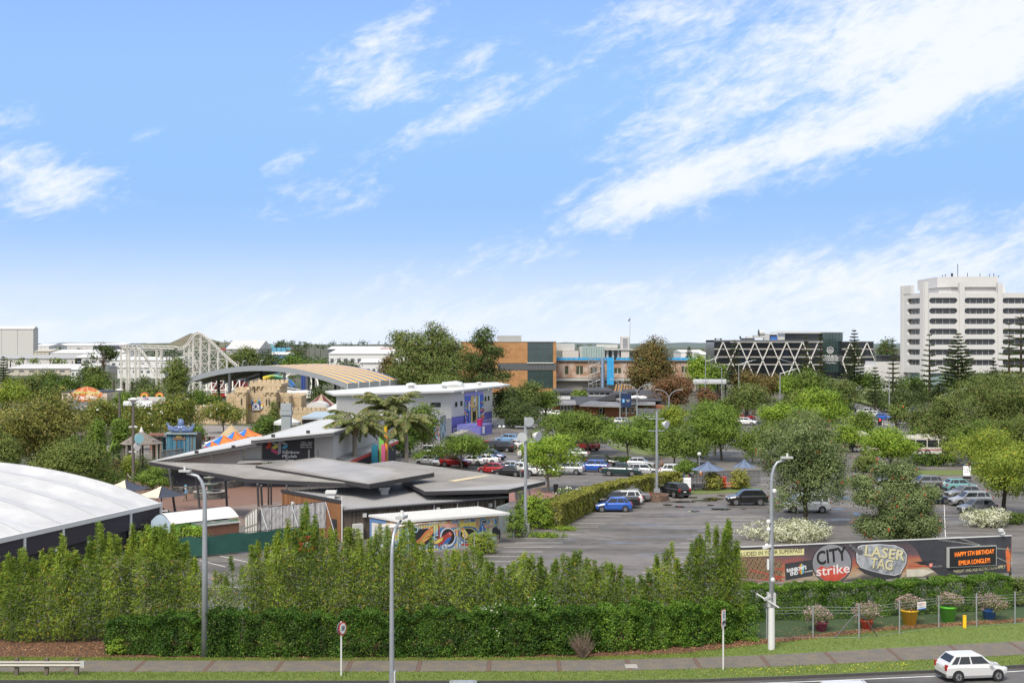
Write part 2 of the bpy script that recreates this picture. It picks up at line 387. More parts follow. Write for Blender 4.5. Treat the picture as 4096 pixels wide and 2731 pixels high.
# utility cover in the footpath
p=G(2525,2664);cov=thing('utility_cover','pale concrete utility cover set in the seal of the footpath','utility cover',(p.x,p.y,.013))
M_conc=mat('concrete',(.33,.31,.28),.85,0,.2,2.0,.3)
for k in(0,1):MB().box(p.x-.34,p.x+.34,p.y-.43+k*.44,p.y-.43+k*.44+.42,.0,.03).build('lid',M_conc,cov)
# car parks and drives (one asphalt sheet), lines on it are its parts
car_park=sheet('car_park',[(-75,83.9),(8,83.9),(10,88.4),(15.6,89.5),(28.7,94.4),(45,98.9),(60,103.9),(140,240),(120,300),(60,330),(10,330),(-20,300),(-20,240),(-30,190),(-75,160)],0.0,M_asph)
def pline(p,q,w=.1,m=None,z=.006):
 p,q=V2(p),V2(q);d=(q-p).normalized();n_=Vector((-d.y,d.x))*w/2
 MB().add([(p.x-n_.x,p.y-n_.y,z),(q.x-n_.x,q.y-n_.y,z),(q.x+n_.x,q.y+n_.y,z),(p.x+n_.x,p.y+n_.y,z)],[(0,1,2,3)]).build('parking_line',m or M_line,car_park)
Y=103.2
while Y<143:
 x=7.8+(Y-141.9)*.371;pline((x,Y),(x+4.3,Y),.1);Y+=2.62
Y=100.6
while Y<141.5:
 x=10+(Y-105.2)*.322;pline((x,Y),(x+5.0,Y),.1);Y+=2.6
pline(G(3775,1981),G(3782,2147),.07)
for v in(2147,2130,2098,2060,2028,1998):
 a=G(3782,v);pline((a.x-(5 if v>2090 else 0),a.y),(a.x+4.8,a.y),.1)
for a,b in(((800,2241),(902,2266)),((880,2222),(1010,2252)),((915,2318),(1024,2322)),((830,2346),(960,2349)),((560,2266),(640,2280)),((1180,2230),(1200,2240)),((1670,2245),(1800,2236)),((1675,2254),(1740,2251)),((2490,1985),(2700,1979))):
 pline(G(*a),G(*b),.11)
for(x0,y0,x1,y1)in((640,605,850,650),(430,640,640,690),(1480,600,1600,620),(1600,640,1700,655)):
 pline(G(*m3(x0+1000,y0-20)),G(*m3(x1+1000,y1-20)),.1)
for(x0,y0,x1,y1)in((0,640,210,672),(60,610,250,640),(300,700,480,730),(700,700,760,735),(1020,765,1110,772)):
 pline(G(*m4(x0,y0)),G(*m4(x1,y1)),.1)
for(x0,y0,x1,y1)in((420,940,560,960),(470,915,620,945),(520,895,700,900),(560,960,830,932),(700,915,830,912),(640,890,640,950),(470,930,640,895),(600,965,880,930)):
 pline(G(*m4(x0,y0)),G(*m4(x1,y1)),.13,M_yline)
for(x0,y0,x1,y1)in((0,432,272,415),):
 pline(G(*m4(x0-30,y0+4)),G(*m4(x1,y1)),.5,M_yline,.02)
for(x0,y0,x1,y1)in((0,470,150,455),(20,440,120,452),(1060,480,1110,500),(880,460,930,470),(1260,690,1400,708),(1250,605,1350,612)):
 pline(G(*m4(x0,y0)),G(*m4(x1,y1)),.14,M_yline)
 # puddles after rain
M_pud=mat('puddle_water',(.018,.017,.012),.03,0,.2,.5,spec=.6)
for x0,x1,y0,y1 in((75,370,1050,1074),(0,110,1085,1106),(240,410,1154,1171),(490,740,1128,1152),(265,375,1010,1026),(410,650,1016,1046),(290,600,1040,1058),(565,670,990,1004),(460,545,1090,1106),(110,240,1104,1124),(820,880,1132,1140)):
 a,b=G(*m5(x0,(y0+y1)/2)),G(*m5(x1,(y0+y1)/2));yn,yf=G(*m5(x0,y1)).y,G(*m5(x0,y0)).y
 cx,cy,rx,ry=(a.x+b.x)/2,(yn+yf)/2,(b.x-a.x)/2,(yf-yn)/2
 pts=[(cx+rx*math.cos(t)*random.uniform(.7,1.1),cy+ry*math.sin(t)*random.uniform(.55,1.1))for t in np.linspace(0,2*math.pi,22)[:-1]]
 sheet('puddle',pts,.01,M_pud)
for x0,x1,y0,y1 in((90,260,1172,1196),(180,350,1010,1030),(270,340,1325,1348),(60,200,1285,1296)):
 a,b=G(*m6(x0,(y0+y1)/2)),G(*m6(x1,(y0+y1)/2));yn,yf=G(*m6(x0,y1)).y,G(*m6(x0,y0)).y
 cx,cy,rx,ry=(a.x+b.x)/2,(yn+yf)/2,(b.x-a.x)/2,(yf-yn)/2
 sheet('puddle',[(cx+rx*math.cos(t)*random.uniform(.7,1.1),cy+ry*math.sin(t)*random.uniform(.55,1.1))for t in np.linspace(0,2*math.pi,22)[:-1]],.01,M_pud)
 # plaza, lawns, paths in the park
def paver(name,c1,c2,sc_=3.0):
 m=bpy.data.materials.new(name);m.use_nodes=True;n=NG(m.node_tree);p=m.node_tree.nodes['Principled BSDF']
 P_=n.n('ShaderNodeNewGeometry').outputs['Position']
 br=n.n('ShaderNodeTexBrick',{'Vector':P_,'Color1':c4(c1),'Color2':c4(c2),'Mortar':c4([x*.55 for x in c1]),'Scale':sc_,'Mortar Size':.03})
 n.put(p.inputs['Base Color'],n.mix(.45,br.outputs[0],n.mix(n.noise(P_,1.3,5),c4([x*.7 for x in c1]),c4([x*1.25 for x in c2]))));p.inputs['Roughness'].default_value=.88
 return m
M_pave=paver('brick_pavers',(.17,.095,.068),(.215,.125,.09))
M_pave2=paver('pale_pavers',(.2,.15,.125),(.26,.2,.165))
sheet('plaza',GP((470,1985),(650,2062),(760,2050),(980,2040),(1135,2012),(1180,1985),(1140,1935),(980,1925),(800,1930),(620,1945)),.012,M_pave)
sheet('plaza_band',GP((560,2035),(640,2110),(960,2105),(1135,2040),(1135,2005),(980,2022),(860,2032),(760,2042),(650,2055)),.02,M_pave2)
sheet('plaza_drive',GP((2000,2010),(2120,1998),(2280,1990),(2160,1955),(2010,1970)),.012,mat('pink_seal',(.25,.13,.11),.9,0,.3,1.0))
sheet('park_lawn',GP((300,1890),(520,1890),(560,1912),(560,1950),(380,1950)),.015,M_lawn)
sheet('park_path',GP((330,1925),(560,1922),(640,1960),(600,1972),(540,1938),(360,1936)),.026,M_pave)
M_deck=mat('deck_concrete',(.22,.2,.185),.9,0,.25,.6)
sheet('park_deck',GP((420,1812),(560,1822),(820,1812),(1010,1775),(1010,1705),(760,1698),(640,1740),(430,1770)),.02,M_deck)
sheet('park_ground',[(-150,170),(-20,190),(-20,300),(-40,330),(-150,380)],-.02,mat('park_soil',(.07,.075,.04),.95,0,.4,.5))
M_wat=mat('pool_water',(.07,.2,.26),.05,0,.2,.3)
sheet('pool',GP((600,1802),(800,1800),(850,1790),(640,1792)),.03,M_wat)
sheet('drive_island',GP((2430,1778),(2470,1752),(2560,1748),(2700,1772),(2760,1800),(2740,1833),(2640,1830),(2540,1818),(2470,1800)),.05,M_lawn)
sheet('front_lawn',GP((2370,1672),(2440,1660),(2700,1655),(2740,1668),(2680,1692),(2480,1692),(2400,1690)),.03,M_lawn)
sheet('hut_lawn',GP((2735,1978),(2790,1953),(2990,1945),(3060,1955),(2990,1968)),.02,M_lawn)
sheet('frontage_lawn',GP((3650,1880),(3920,1880),(3960,1899),(3640,1901)),.03,M_lawn)
# avenue on the far right
av=sheet('avenue',GP((3360,1606),(3400,1606),(3480,1625),(3640,1650),(4000,1655),(4300,1700),(4300,1800),(3600,1790),(3470,1740),(3530,1700),(3460,1662)),.02,M_ave)
sheet('avenue_median',GP((3360,1650),(3440,1662),(3505,1694),(3480,1708),(3400,1690),(3350,1680)),.06,M_lawn)
sheet('avenue_verge',GP((3330,1594),(3400,1600),(3500,1622),(3620,1632),(3600,1618),(3420,1588)),.05,M_lawn)
for(x0,y0,x1,y1)in((310,375,330,392),(345,392,380,408),(400,404,425,412),(440,425,475,445),(520,462,560,480),(360,470,420,482),(575,470,600,478)):
 a,b=G(*m6(x0,y0)),G(*m6(x1,y1));d=(b-a).normalized()*.1;n_=Vector((-d.y,d.x,0))
 MB().add([a-n_+Vector((0,0,.03)),b-n_+Vector((0,0,.03)),b+n_+Vector((0,0,.03)),a+n_+Vector((0,0,.03))],[(0,1,2,3)]).build('lane_line',M_line,av)
km=MB();kp=[G(*m6(x,y))for x,y in((290,372),(330,386),(400,412),(470,445),(540,468),(600,482))]
for a,b in zip(kp[:-1],kp[1:]):km.beam(a+Vector((0,0,.1)),b+Vector((0,0,.1)),.35,.25)
km.build('avenue_kerb',mat('pale_kerb',(.5,.48,.45),.8))['kind']='structure'
km=MB();kp=[G(*m4(x,y))for x,y in((1300,462),(1420,512),(1560,560),(1720,590),(1990,612))]
for a,b in zip(kp[:-1],kp[1:]):km.beam(a+Vector((0,0,.06)),b+Vector((0,0,.06)),.3,.2)
km.build('drive_kerb',mat('mid_kerb',(.2,.19,.17),.9))['kind']='structure'
# ---------------------------------------------------------------- vegetation
def qmesh(name,V):
 """mesh of separate leaf quads from an (N*4,3) array"""
 n=len(V)//4;me=bpy.data.meshes.new(name)
 me.vertices.add(n*4);me.vertices.foreach_set('co',np.ascontiguousarray(V,dtype=np.float32).ravel())
 me.loops.add(n*4);me.loops.foreach_set('vertex_index',np.arange(n*4,dtype=np.int32))
 me.polygons.add(n);me.polygons.foreach_set('loop_start',np.arange(0,n*4,4,dtype=np.int32));me.polygons.foreach_set('loop_total',np.full(n,4,dtype=np.int32))
 me.update();return me
def unit(a):return a/np.maximum(np.linalg.norm(a,axis=1,keepdims=True),1e-6)
def leafquads(C,D,L,W,up=.0):
 """pointed leaves at C along D"""
 n=len(C);r=rng.normal(size=(n,3));r[:,2]+=up
 if D.shape[1]==6:r=D[:,3:]
 D=unit(D[:,:3]);S=unit(np.cross(D,r));L=np.broadcast_to(np.asarray(L,float),(n,))[:,None];W=np.broadcast_to(np.asarray(W,float),(n,))[:,None]
 V=np.empty((n,4,3));V[:,0]=C-D*L*.5;V[:,1]=C+S*W*.5+D*L*.05;V[:,2]=C+D*L*.5;V[:,3]=C-S*W*.5+D*L*.05
 return V.reshape(-1,3)
def tn(N):
 N=unit(N);T_=unit(np.cross(N,rng.normal(size=N.shape)));return np.concatenate([T_,N],1)
def crown_points(lobes,n,clump,per=14,inner=.14,low=.75):
 lob=np.array(lobes);w=(lob[:,3]*lob[:,4]+lob[:,3]*lob[:,5]);w=w/w.sum()
 nc=max(1,n//per);idx=rng.choice(len(lob),nc,p=w)
 d=unit(rng.normal(size=(nc,3)));flip=(d[:,2]<-low);d[flip,2]*=-rng.uniform(0,.6,flip.sum());d=unit(d)
 r=rng.uniform(.78,1.06,nc);inn=rng.random(nc)<inner;r[inn]=rng.uniform(.3,.75,inn.sum())
 cc=lob[idx,:3]+d*lob[idx,3:6]*r[:,None]
 off=rng.normal(size=(nc,per,3))*clump*np.array([1,1,.62])
 C=(cc[:,None]+off).reshape(-1,3);ou=off/np.maximum(np.linalg.norm(off,axis=2,keepdims=True),1e-6);D=(d[:,None]*.75+ou*.6+np.array([0,0,.3])+rng.normal(size=(nc,per,3))*.34).reshape(-1,3)
 return C,tn(D)
def env_lobes(n,w,zc,rz,rl=.36,flat=.8,shell=.62,seed=0):
 r_=np.random.default_rng(seed);out=[]
 for i in range(n):
  d=r_.normal(size=3);d/=np.linalg.norm(d);k=shell*r_.uniform(.55,1.08)
  s=rl*r_.uniform(.7,1.25)
  out.append((d[0]*w/2*k,d[1]*w/2*k,zc+d[2]*rz*k,s*w/2*1.05,s*w/2*1.05,max(s*rz,s*w/2*flat*.7)))
 out.append((0,0,zc,w*.28,w*.28,rz*.55));return out
BARK=dict(grey=mat('bark_grey',(.13,.115,.1),.95,0,.4,3,.8,8),brown=mat('bark_brown',(.085,.06,.045),.95,0,.4,3,.8,8),pale=mat('bark_pale',(.28,.25,.21),.9,0,.4,2,.6,6),dark=mat('bark_dark',(.045,.036,.03),.95,0,.4,3,.8,8))
LF=dict(deep=leaf('leaf_deep',(.022,.042,.009),(.07,.108,.02)),mid=leaf('leaf_mid',(.034,.056,.012),(.1,.14,.026)),dark=leaf('leaf_dark',(.022,.034,.012),(.06,.078,.025)),pine=leaf('leaf_pine',(.02,.036,.012),(.06,.085,.022),(.09,.05,.03),.15),bright=leaf('leaf_bright',(.05,.09,.012),(.155,.22,.026),(.2,.23,.03)),fresh=leaf('leaf_fresh',(.04,.07,.012),(.115,.165,.028)),yellow=leaf('leaf_yellow',(.065,.095,.015),(.175,.215,.034),(.24,.2,.03),.3,.04),olive=leaf('leaf_olive',(.036,.055,.013),(.11,.135,.034),(.14,.12,.04)),gum=leaf('leaf_gum',(.034,.05,.014),(.1,.125,.034),(.14,.11,.05)),bronze=leaf('leaf_bronze',(.032,.04,.012),(.16,.16,.038),(.2,.15,.055),.2,.08),magnolia=leaf('leaf_magnolia',(.04,.054,.012),(.135,.15,.03),(.17,.10,.035),.2,.06),rust=leaf('leaf_rust',(.06,.04,.022),(.155,.075,.038),(.06,.06,.02),.25,.1),brown=leaf('leaf_brown',(.05,.045,.018),(.14,.095,.035),(.06,.075,.02),.25,.18),poh=leaf('leaf_pohutukawa',(.034,.05,.018),(.115,.145,.055),(.15,.17,.09),.15,.05),sage=leaf('leaf_sage',(.05,.07,.03),(.15,.17,.08)),hedge=leaf('leaf_hedge',(.008,.024,.004),(.04,.085,.009),(.09,.13,.014),.15,.06,.2),box=leaf('leaf_box',(.016,.044,.006),(.08,.145,.016),(.13,.18,.025),.2,.06,.2),bamboo=leaf('leaf_bamboo',(.052,.085,.013),(.185,.235,.035),(.3,.18,.035),.3,.035),bamboo2=leaf('leaf_bamboo_dark',(.036,.066,.01),(.135,.185,.027),(.25,.16,.035),.3,.025),ohedge=leaf('leaf_olive_hedge',(.075,.085,.018),(.2,.2,.045),(.18,.14,.06)),flower=leaf('leaf_white_flower',(.2,.21,.13),(.5,.49,.38),(.14,.15,.07),.15,.3),pink=leaf('leaf_pink_flower',(.10,.075,.06),(.34,.24,.26),(.07,.09,.03),.15,.25),red=leaf('leaf_red_flower',(.28,.02,.015),(.42,.05,.03)),creamf=leaf('leaf_cream_flower',(.5,.48,.38),(.7,.66,.52)),palm=leaf('leaf_palm',(.045,.062,.02),(.16,.175,.065),(.2,.15,.06),.2,.08),)
# kind: leaf, bark, shape, lobes, lobe radius, clump factor, density, crown bottom fraction
KIND=dict(round=('round',14,.42,.75,1.0,.12),dome=('dome',22,.34,.7,1.5,.42),gum=('gum',11,.36,.8,.8,.25),column=('column',12,.5,.75,1.0,.05),bush=('round',12,.45,.75,1.1,.0),cone=('cone',10,.5,.8,1.0,.03),airy=('round',12,.3,.75,.5,.3),cedar=('cedar',20,.3,.8,.9,.12),umbrella=('umb',13,.33,.6,.9,.62))
def limbs(mb,h,zb,lobes,r0,seed,bend=.06):
 r_=random.Random(seed);k=r0
 zt=zb+(h-zb)*.35
 tr=[(0,0,-.2),(r_.uniform(-.02,.02)*h,r_.uniform(-.02,.02)*h,zb*.5),(r_.uniform(-.04,.04)*h,r_.uniform(-.04,.04)*h,zt)]
 mb.tube(tr,[k*1.25,k,k*.6],8)
 for l in lobes[:16]:
  a=Vector(tr[1]).lerp(Vector(tr[2]),r_.uniform(.1,1));e=Vector(l[:3]);m_=a.lerp(e,.5)+Vector((r_.uniform(-1,1),r_.uniform(-1,1),r_.uniform(-.2,.8)))*h*bend
  mb.tube([a,m_,e],[k*.45,k*.3,k*.1],5)
  for _ in range(2):
   f_=e+Vector((r_.uniform(-1,1)*l[3],r_.uniform(-1,1)*l[4],r_.uniform(-.2,.9)*l[5]));mb.tube([m_.lerp(e,.4),f_],[k*.14,k*.04],4,cap=False)
SEED=[100]
def tree(kind,lf,name,label,u,vt,Y,wpx,cat='tree',group=None,bark='grey',X=None,h=None,w=None,dens=1.0,zb=None,extra=None,Lk=1.0,lobes=None,z0=0.0):
 SEED[0]+=1;sd_=SEED[0]
 shp,nl,rl,cf,dn,bot=KIND[kind]
 X=XU(u,Y)if X is None else X;h=ZV(vt,Y)-z0 if h is None else h;w=wpx*Y/F if w is None else w
 zb=bot*h if zb is None else zb;hc=h-zb;zc=zb+hc*.5;rz=hc*.5
 if lobes is None:
  if shp=='cone':
   lobes=[(0,0,zb+hc*t,w*.5*(1-t)*.9+.1,w*.5*(1-t)*.9+.1,hc*.16)for t in np.linspace(.05,.9,nl)]
  elif shp=='cedar':
   r_=np.random.default_rng(sd_);lobes=[]
   for i in range(nl):
    t=(i+.5)/nl;a=r_.uniform(0,6.28);rr=w*.5*(1-t)**.7*r_.uniform(.45,.85)
    lobes.append((rr*math.cos(a),rr*math.sin(a),zb+hc*t,w*.26*(1.15-t*.6),w*.26*(1.15-t*.6),hc*.07))
  elif shp=='umb':
   r_=np.random.default_rng(sd_);lobes=[]
   for i in range(nl):
    a=r_.uniform(0,6.28);rr=w*.40*math.sqrt(r_.uniform(.0,1));zz=zb+hc*(.78-.5*(rr/(w*.4))**2)*r_.uniform(.9,1.05)
    lobes.append((rr*math.cos(a),rr*math.sin(a),zz,w*.17,w*.17,hc*.22))
  elif shp=='dome':
   r_=np.random.default_rng(sd_);lobes=[]
   for i in range(nl):
    a=r_.uniform(0,6.28);q=math.sqrt(r_.uniform(.0,1));rr=w*.40*q;zz=zb+hc*(.82-.62*q**2.2)*r_.uniform(.85,1.05)
    lobes.append((rr*math.cos(a),rr*math.sin(a),zz,w*.2,w*.2,hc*.24))
  else:
   lobes=env_lobes(nl,w,zc,rz,rl,.8,.68 if shp!='gum' else .78,sd_)
 root=thing(name,label,cat,(X,Y,z0),rng.uniform(0,6.28)if lobes is None else 0.0,group,local=True)
 mb=MB();limbs(mb,h,max(zb,.12*h),lobes,max(.05,.022*h*(1 if shp!='gum' else 1.2)),sd_)
 mb.build('trunk',BARK[bark],root)
 L=max(.13,8.5*Y/F)*Lk;W=L*.55
 n=int(15*dn*dens*w*hc/(L*L))
 C,D=crown_points(lobes,n,L*1.5*cf+w*.012,inner=.12 if shp!='gum' else .08)
 keep=C[:,2]>.05;C,D=C[keep],D[keep]
 link(qmesh('crown',leafquads(C,D,L*rng.uniform(.7,1.3,len(C)),W*rng.uniform(.7,1.3,len(C)),.5)),'crown',LF[lf],root)
 if extra:
  k,frac,sz=extra;m_=max(6,int(len(C)*frac));out=C[rng.choice(len(C),m_)];cen=np.array([0,0,zc])
  dd=unit(out-cen);out=out+dd*L*.6
  pc=(out[:,None]+rng.normal(size=(m_,5,3))*L*.35).reshape(-1,3)
  link(qmesh('blossom',leafquads(pc,rng.normal(size=(len(pc),3)),L*sz,L*sz,.3)),'blossom',LF[k],root)
 return root
def mound(name,label,cat,lf,c,rx,ry,rz,L,dens=1.0,extra=None,group=None,z0=0.0,parent=None,sub='foliage',toponly=True):
 """low rounded shrub or clipped bush with woody stems"""
 root=thing(name,label,cat,(c[0],c[1],z0),0,group,local=True)if parent is None else parent
 lob=[(rng.uniform(-.5,.5)*rx,rng.uniform(-.5,.5)*ry,rz*rng.uniform(.35,.55),rx*.55,ry*.55,rz*.5)for _ in range(9)]+[(0,0,rz*.3,rx*.85,ry*.85,rz*.55)]
 n=int(6.5*dens*(rx*2)*rz*1.3/(L*L*.5))
 C,D=crown_points(lob,n,L*.9,inner=.06);k=C[:,2]>0.02;C,D=C[k],D[k]
 mb=MB()
 for _ in range(7):
  a=rng.uniform(0,6.28);mb.tube([(0.1*math.cos(a)*rx,.1*math.sin(a)*ry,-.05),(rx*.5*math.cos(a),ry*.5*math.sin(a),rz*.7)],[.04,.015],4)
 mb.build('stems',BARK['brown'],root)['kind']='stuff'
 link(qmesh(sub,leafquads(C,D,L*rng.uniform(.7,1.3,len(C)),L*.55,.5)),sub,LF[lf],root)
 if extra:
  k_,frac=extra;m_=int(len(C)*frac);pc=C[rng.choice(len(C),m_)]+np.array([0,0,L*.35])
  link(qmesh('blossom',leafquads(pc,rng.normal(size=(m_,3)),L*.75,L*.75,.3)),'blossom',LF[k_],root)
 return root
def hedge_run(name,label,lf,pts,width,hts,L,dens=1.0,group=None,rough=.12,cat='hedge',stems=True):
 """hedge along a polyline of ground points with a height at each point"""
 pts=[V2(p)for p in pts];o=pts[0];root=thing(name,label,cat,(o.x,o.y,0),0,group,local=True)
 Cs,Ds=[],[];sb=MB()
 for i in range(len(pts)-1):
  a,b=pts[i]-o,pts[i+1]-o;d=b-a;ln=d.length;d=d/ln;nn=Vector((-d.y,d.x));h0,h1=hts[i],hts[i+1]
  hm=(h0+h1)/2
  for part,area in(('front',ln*hm),('back',ln*hm*.35),('top',ln*width),('end',width*hm*.7)):
   n=int(dens*5.0*area/(L*L*.5));s=rng.uniform(-.02,1.02,n);hh=h0+(h1-h0)*s
   lump=1+rough*(np.sin(s*ln*1.9+i)*.5+np.sin(s*ln*4.3+2*i)*.35+np.sin(s*ln*9.1)*.25)
   if part=='top':w_=rng.uniform(-.5,.5,n)*width;z=hh*lump-np.abs(rng.normal(size=n))*.12;D=rng.normal(size=(n,3))*.7+np.array([0,0,.8])
   elif part=='end':w_=rng.uniform(-.5,.5,n)*width;z=rng.random(n)*hh;s=np.where(rng.random(n)<.5,0,1)+rng.normal(size=n)*.1/ln;D=rng.normal(size=(n,3))
   else:
    sg=-1 if part=='front' else 1;zz=rng.random(n)**.9;kc=max(4,n//26);ic=rng.integers(0,kc,n);cs,cz,cd=rng.random(kc),rng.random(kc),rng.uniform(0,.34,kc);s=cs[ic]+rng.normal(size=n)*.14/ln;zz=np.clip(cz[ic]+rng.normal(size=n)*.14/max(hm,.5),0.0,1.0);hh=h0+(h1-h0)*np.clip(s,0,1);lump=1+rough*(np.sin(s*ln*1.9+i)*.5+np.sin(s*ln*4.3+2*i)*.35);z=zz*hh*lump;w_=sg*(width*.5*lump*(1-.12*zz**3)-cd[ic]-np.abs(rng.normal(size=n))*.1)
    D=rng.normal(size=(n,3))*.7+np.array([nn.x*sg,nn.y*sg,.5])*.8
   w_=w_*lump;z=np.maximum(z,.06+rng.random(n)*.1)
   C=np.stack([a.x+d.x*s*ln+nn.x*w_,a.y+d.y*s*ln+nn.y*w_,z],1);Cs.append(C);Ds.append(D)
  if stems:
   for k in range(int(ln/.8)):
    s=(k+random.random())*.8;c=a+d*s+nn*random.uniform(-.25,.25)*width;t=c+d*random.uniform(-.4,.4)-nn*random.uniform(-.3,.35)*width
    sb.tube([(c.x,c.y,-.05),(t.x,t.y,hm*.8)],[.04,.015],4)
 C,D=np.concatenate(Cs),tn(np.concatenate(Ds))
 link(qmesh('foliage',leafquads(C,D,L*rng.uniform(.7,1.35,len(C)),L*.52,.5)),'foliage',LF[lf],root)
 if stems:sb.build('stems',BARK['brown'],root)['kind']='stuff'
 return root
def norfolk(label,u,vt,Y,wpx,dens=1.0,group='norfolk pines before the white tower'):
 X,h,w=XU(u,Y),ZV(vt,Y),wpx*Y/F;root=thing('norfolk_pine',label,'pine tree',(X,Y,0),0,group,local=True)
 mb=MB();mb.tube([(0,0,-.2),(0,0,h*.5),(0,0,h)],[.02*h,.012*h,.02],6);Cs,Ds=[],[];L=8.0*Y/F
 n=int((11 if dens<1 else 17));r_=random.Random(u)
 for i in range(n):
  t=.2+.78*(i+.5)/n;r=w*.5*((1-t)/.8)**.75+.25;z=h*t
  for j in range(6):
   a=2*math.pi*j/6+i*.5+r_.uniform(-.15,.15);rr=r*r_.uniform(.8,1.1)
   e=Vector((rr*math.cos(a),rr*math.sin(a),z+rr*.16));mb.tube([(0,0,z),e],[.05,.02],4,cap=False)
   m_=int(max(5,rr/L*14*max(dens,.75)));s=rng.uniform(.25,1.05,m_)
   c=np.stack([e.x*s,e.y*s,z+(rr*.16)*s+rng.uniform(-.02,.06,m_)*rr],1);pr=np.array([-math.sin(a),math.cos(a),0])
   c=c+pr*(rng.normal(size=(m_,1))*rr*.11);Cs.append(c);Ds.append(np.array([math.cos(a),math.sin(a),.35])+rng.normal(size=(m_,3))*.45)
 C,D=np.concatenate(Cs),np.concatenate(Ds)
 mb.build('trunk',BARK['brown'],root)
 link(qmesh('crown',leafquads(C,D,L*rng.uniform(.8,1.4,len(C)),L*.5,.8)),'crown',LF['pine']if dens>=1 else LF['dark'],root)
 return root
def palm(label,u,vc,vbase,spread,Y,trunk_r=.28,n=17,droop=1.0):
 X=XU(u,Y);zc=ZV(vc,Y);w=spread*Y/F;root=thing('palm_tree',label,'palm',(X,Y,0),0,'queen palms by the arcade',local=True)
 mb=MB();mb.tube([(0,0,-.1),(.05,0,zc*.5),(0,0,zc-.3)],[trunk_r*1.1,trunk_r,trunk_r*.9],10)
 for k in range(int(zc/.35)):mb.lathe([(trunk_r*1.05,0),(trunk_r*1.1,.04),(trunk_r*1.05,.08)],(.02,0,k*.35),10,cap=False)
 mb.build('trunk',BARK['pale'],root)
 MB().lathe([(trunk_r*.9,-1.0),(trunk_r*1.7,-.6),(trunk_r*1.5,-.1),(trunk_r*.5,.5)],(0,0,zc-.2),10).build('boot',mat('palm_fibre',(.23,.17,.1),.95,0,.5,6,.8),root)
 r_=random.Random(u)
 for k in range(n):
  a=2*math.pi*k/n+r_.uniform(-.2,.2);up=r_.uniform(.2,1.7);ln=w*.62*r_.uniform(.85,1.1);P_=[]
  for i in range(11):
   t=i/10;rr=ln*(t-.12*t*t);z=ln*(up*t*.62-droop*.72*t*t);P_.append(Vector((rr*math.cos(a),rr*math.sin(a),z)))
  C,D=[],[];fm=MB();fm.tube([p+Vector((0,0,zc))for p in P_],list(np.linspace(.05,.012,11)),4,cap=False)
  for i in range(1,11):
   p,q=P_[i-1],P_[i];d=(q-p).normalized();sd_=d.cross(Vector((0,0,1))).normalized()
   for s in(-1,1):
    for j in range(6):
     ll=1.0*math.sin(math.pi*min(.97,max(.1,(i+j/6)/11)))+.15;o_=p.lerp(q,j/6);dr=(sd_*s+d*.7+Vector((0,0,-.75+r_.uniform(-.3,.3)))).normalized()
     C.append(o_+dr*ll*.5+Vector((0,0,zc)));D.append(dr*ll)
  C,D=np.array(C),np.array(D);ln_=np.linalg.norm(D,axis=1)
  fr=fm.build('frond',BARK['pale'],root)
  link(qmesh('leaflets',leafquads(C,D,ln_,.17,.6)),'leaflets',LF['palm'],fr)
 return root
def sword(name,label,cat,u,v,Y,trunk,ln,n=60,lf='fresh',wide=.07,up=.5):
 """rosette of sword leaves on a short trunk (cordyline, banana)"""
 X=XU(u,Y);root=thing(name,label,cat,(X,Y,0),0,None,local=True)
 MB().tube([(0,0,-.1),(.03,0,trunk)],[.14,.11],8).build('trunk',BARK['grey'],root)
 vs=MB()
 for k in range(n):
  a=random.uniform(0,6.28);e=random.uniform(-.35,1.3);l_=ln*random.uniform(.75,1.1);d=Vector((math.cos(a)*math.cos(e),math.sin(a)*math.cos(e),math.sin(e)));s=d.cross(Vector((0,0,1))).normalized()*wide*.5
  b=Vector((.02,0,trunk));m_=b+d*l_*.55+Vector((0,0,.05));t=b+d*l_+Vector((0,0,-.22*l_*math.cos(e)))
  vs.add([b-s*.6,b+s*.6,m_+s,t,m_-s],[(0,1,2,4),(4,2,3)])
 vs.build('leaves',LF[lf],root);return root
 # --- trees of the park and the streets
T=tree
T('round','bronze','loquat_tree','broad bronze-green tree with long leaves behind the white tent',150,1568,168,410,dens=1.1,zb=2.0,bark='brown',Lk=1.25)
T('dome','olive','elm_tree','low spreading soft olive tree just behind the tent roof',285,1738,152,340,zb=1.2,bark='pale')
T('bush','magnolia','magnolia_tree','magnolia between the sideshow sign and the tall lamp post',395,1572,238,190,group='magnolia trees',extra=('creamf',.003,.7),zb=1)
T('bush','magnolia','magnolia_tree','magnolia right behind the shingled gazebo roof',545,1612,224,180,group='magnolia trees',extra=('creamf',.003,.7),zb=1)
T('bush','magnolia','magnolia_tree','magnolia with white blooms behind the octopus hut',695,1562,236,215,group='magnolia trees',extra=('creamf',.004,.7),zb=1)
T('bush','magnolia','magnolia_tree','yellowish magnolia in front of the sand castle wall',893,1608,268,190,group='magnolia trees',extra=('creamf',.004,.7),zb=1.5)
T('bush','fresh','round_bush','round bright green bush beside the bronze tree',385,1665,205,96,cat='bush')
T('bush','fresh','round_bush','round bright green bush between the two tall lamp posts',478,1662,210,92,cat='bush')
T('round','yellow','park_tree','yellow-green tree at the picture edge behind the bronze tree',30,1505,330,170,zb=1)
T('round','gum','park_tree','grey-green tree behind the stone coped wall',135,1492,345,150,zb=1)
T('round','deep','park_tree','large deep green tree behind the sideshow building',258,1478,318,200,zb=1)
T('round','gum','park_tree','dull olive tree under the grey warehouse roofs',175,1470,420,120,zb=1)
T('round','mid','park_tree','mid green tree right of the large deep green one',385,1485,350,120,zb=1)
T('round','sage','park_tree','pale sage tree right behind the sideshow sign',455,1530,296,130,zb=1)
T('round','dark','park_tree','dark conifer-like tree at the foot of the white coaster',570,1500,310,110,zb=1)
T('cone','dark','park_tree','narrow dark tree left of the tall gum',545,1515,300,44,zb=1)
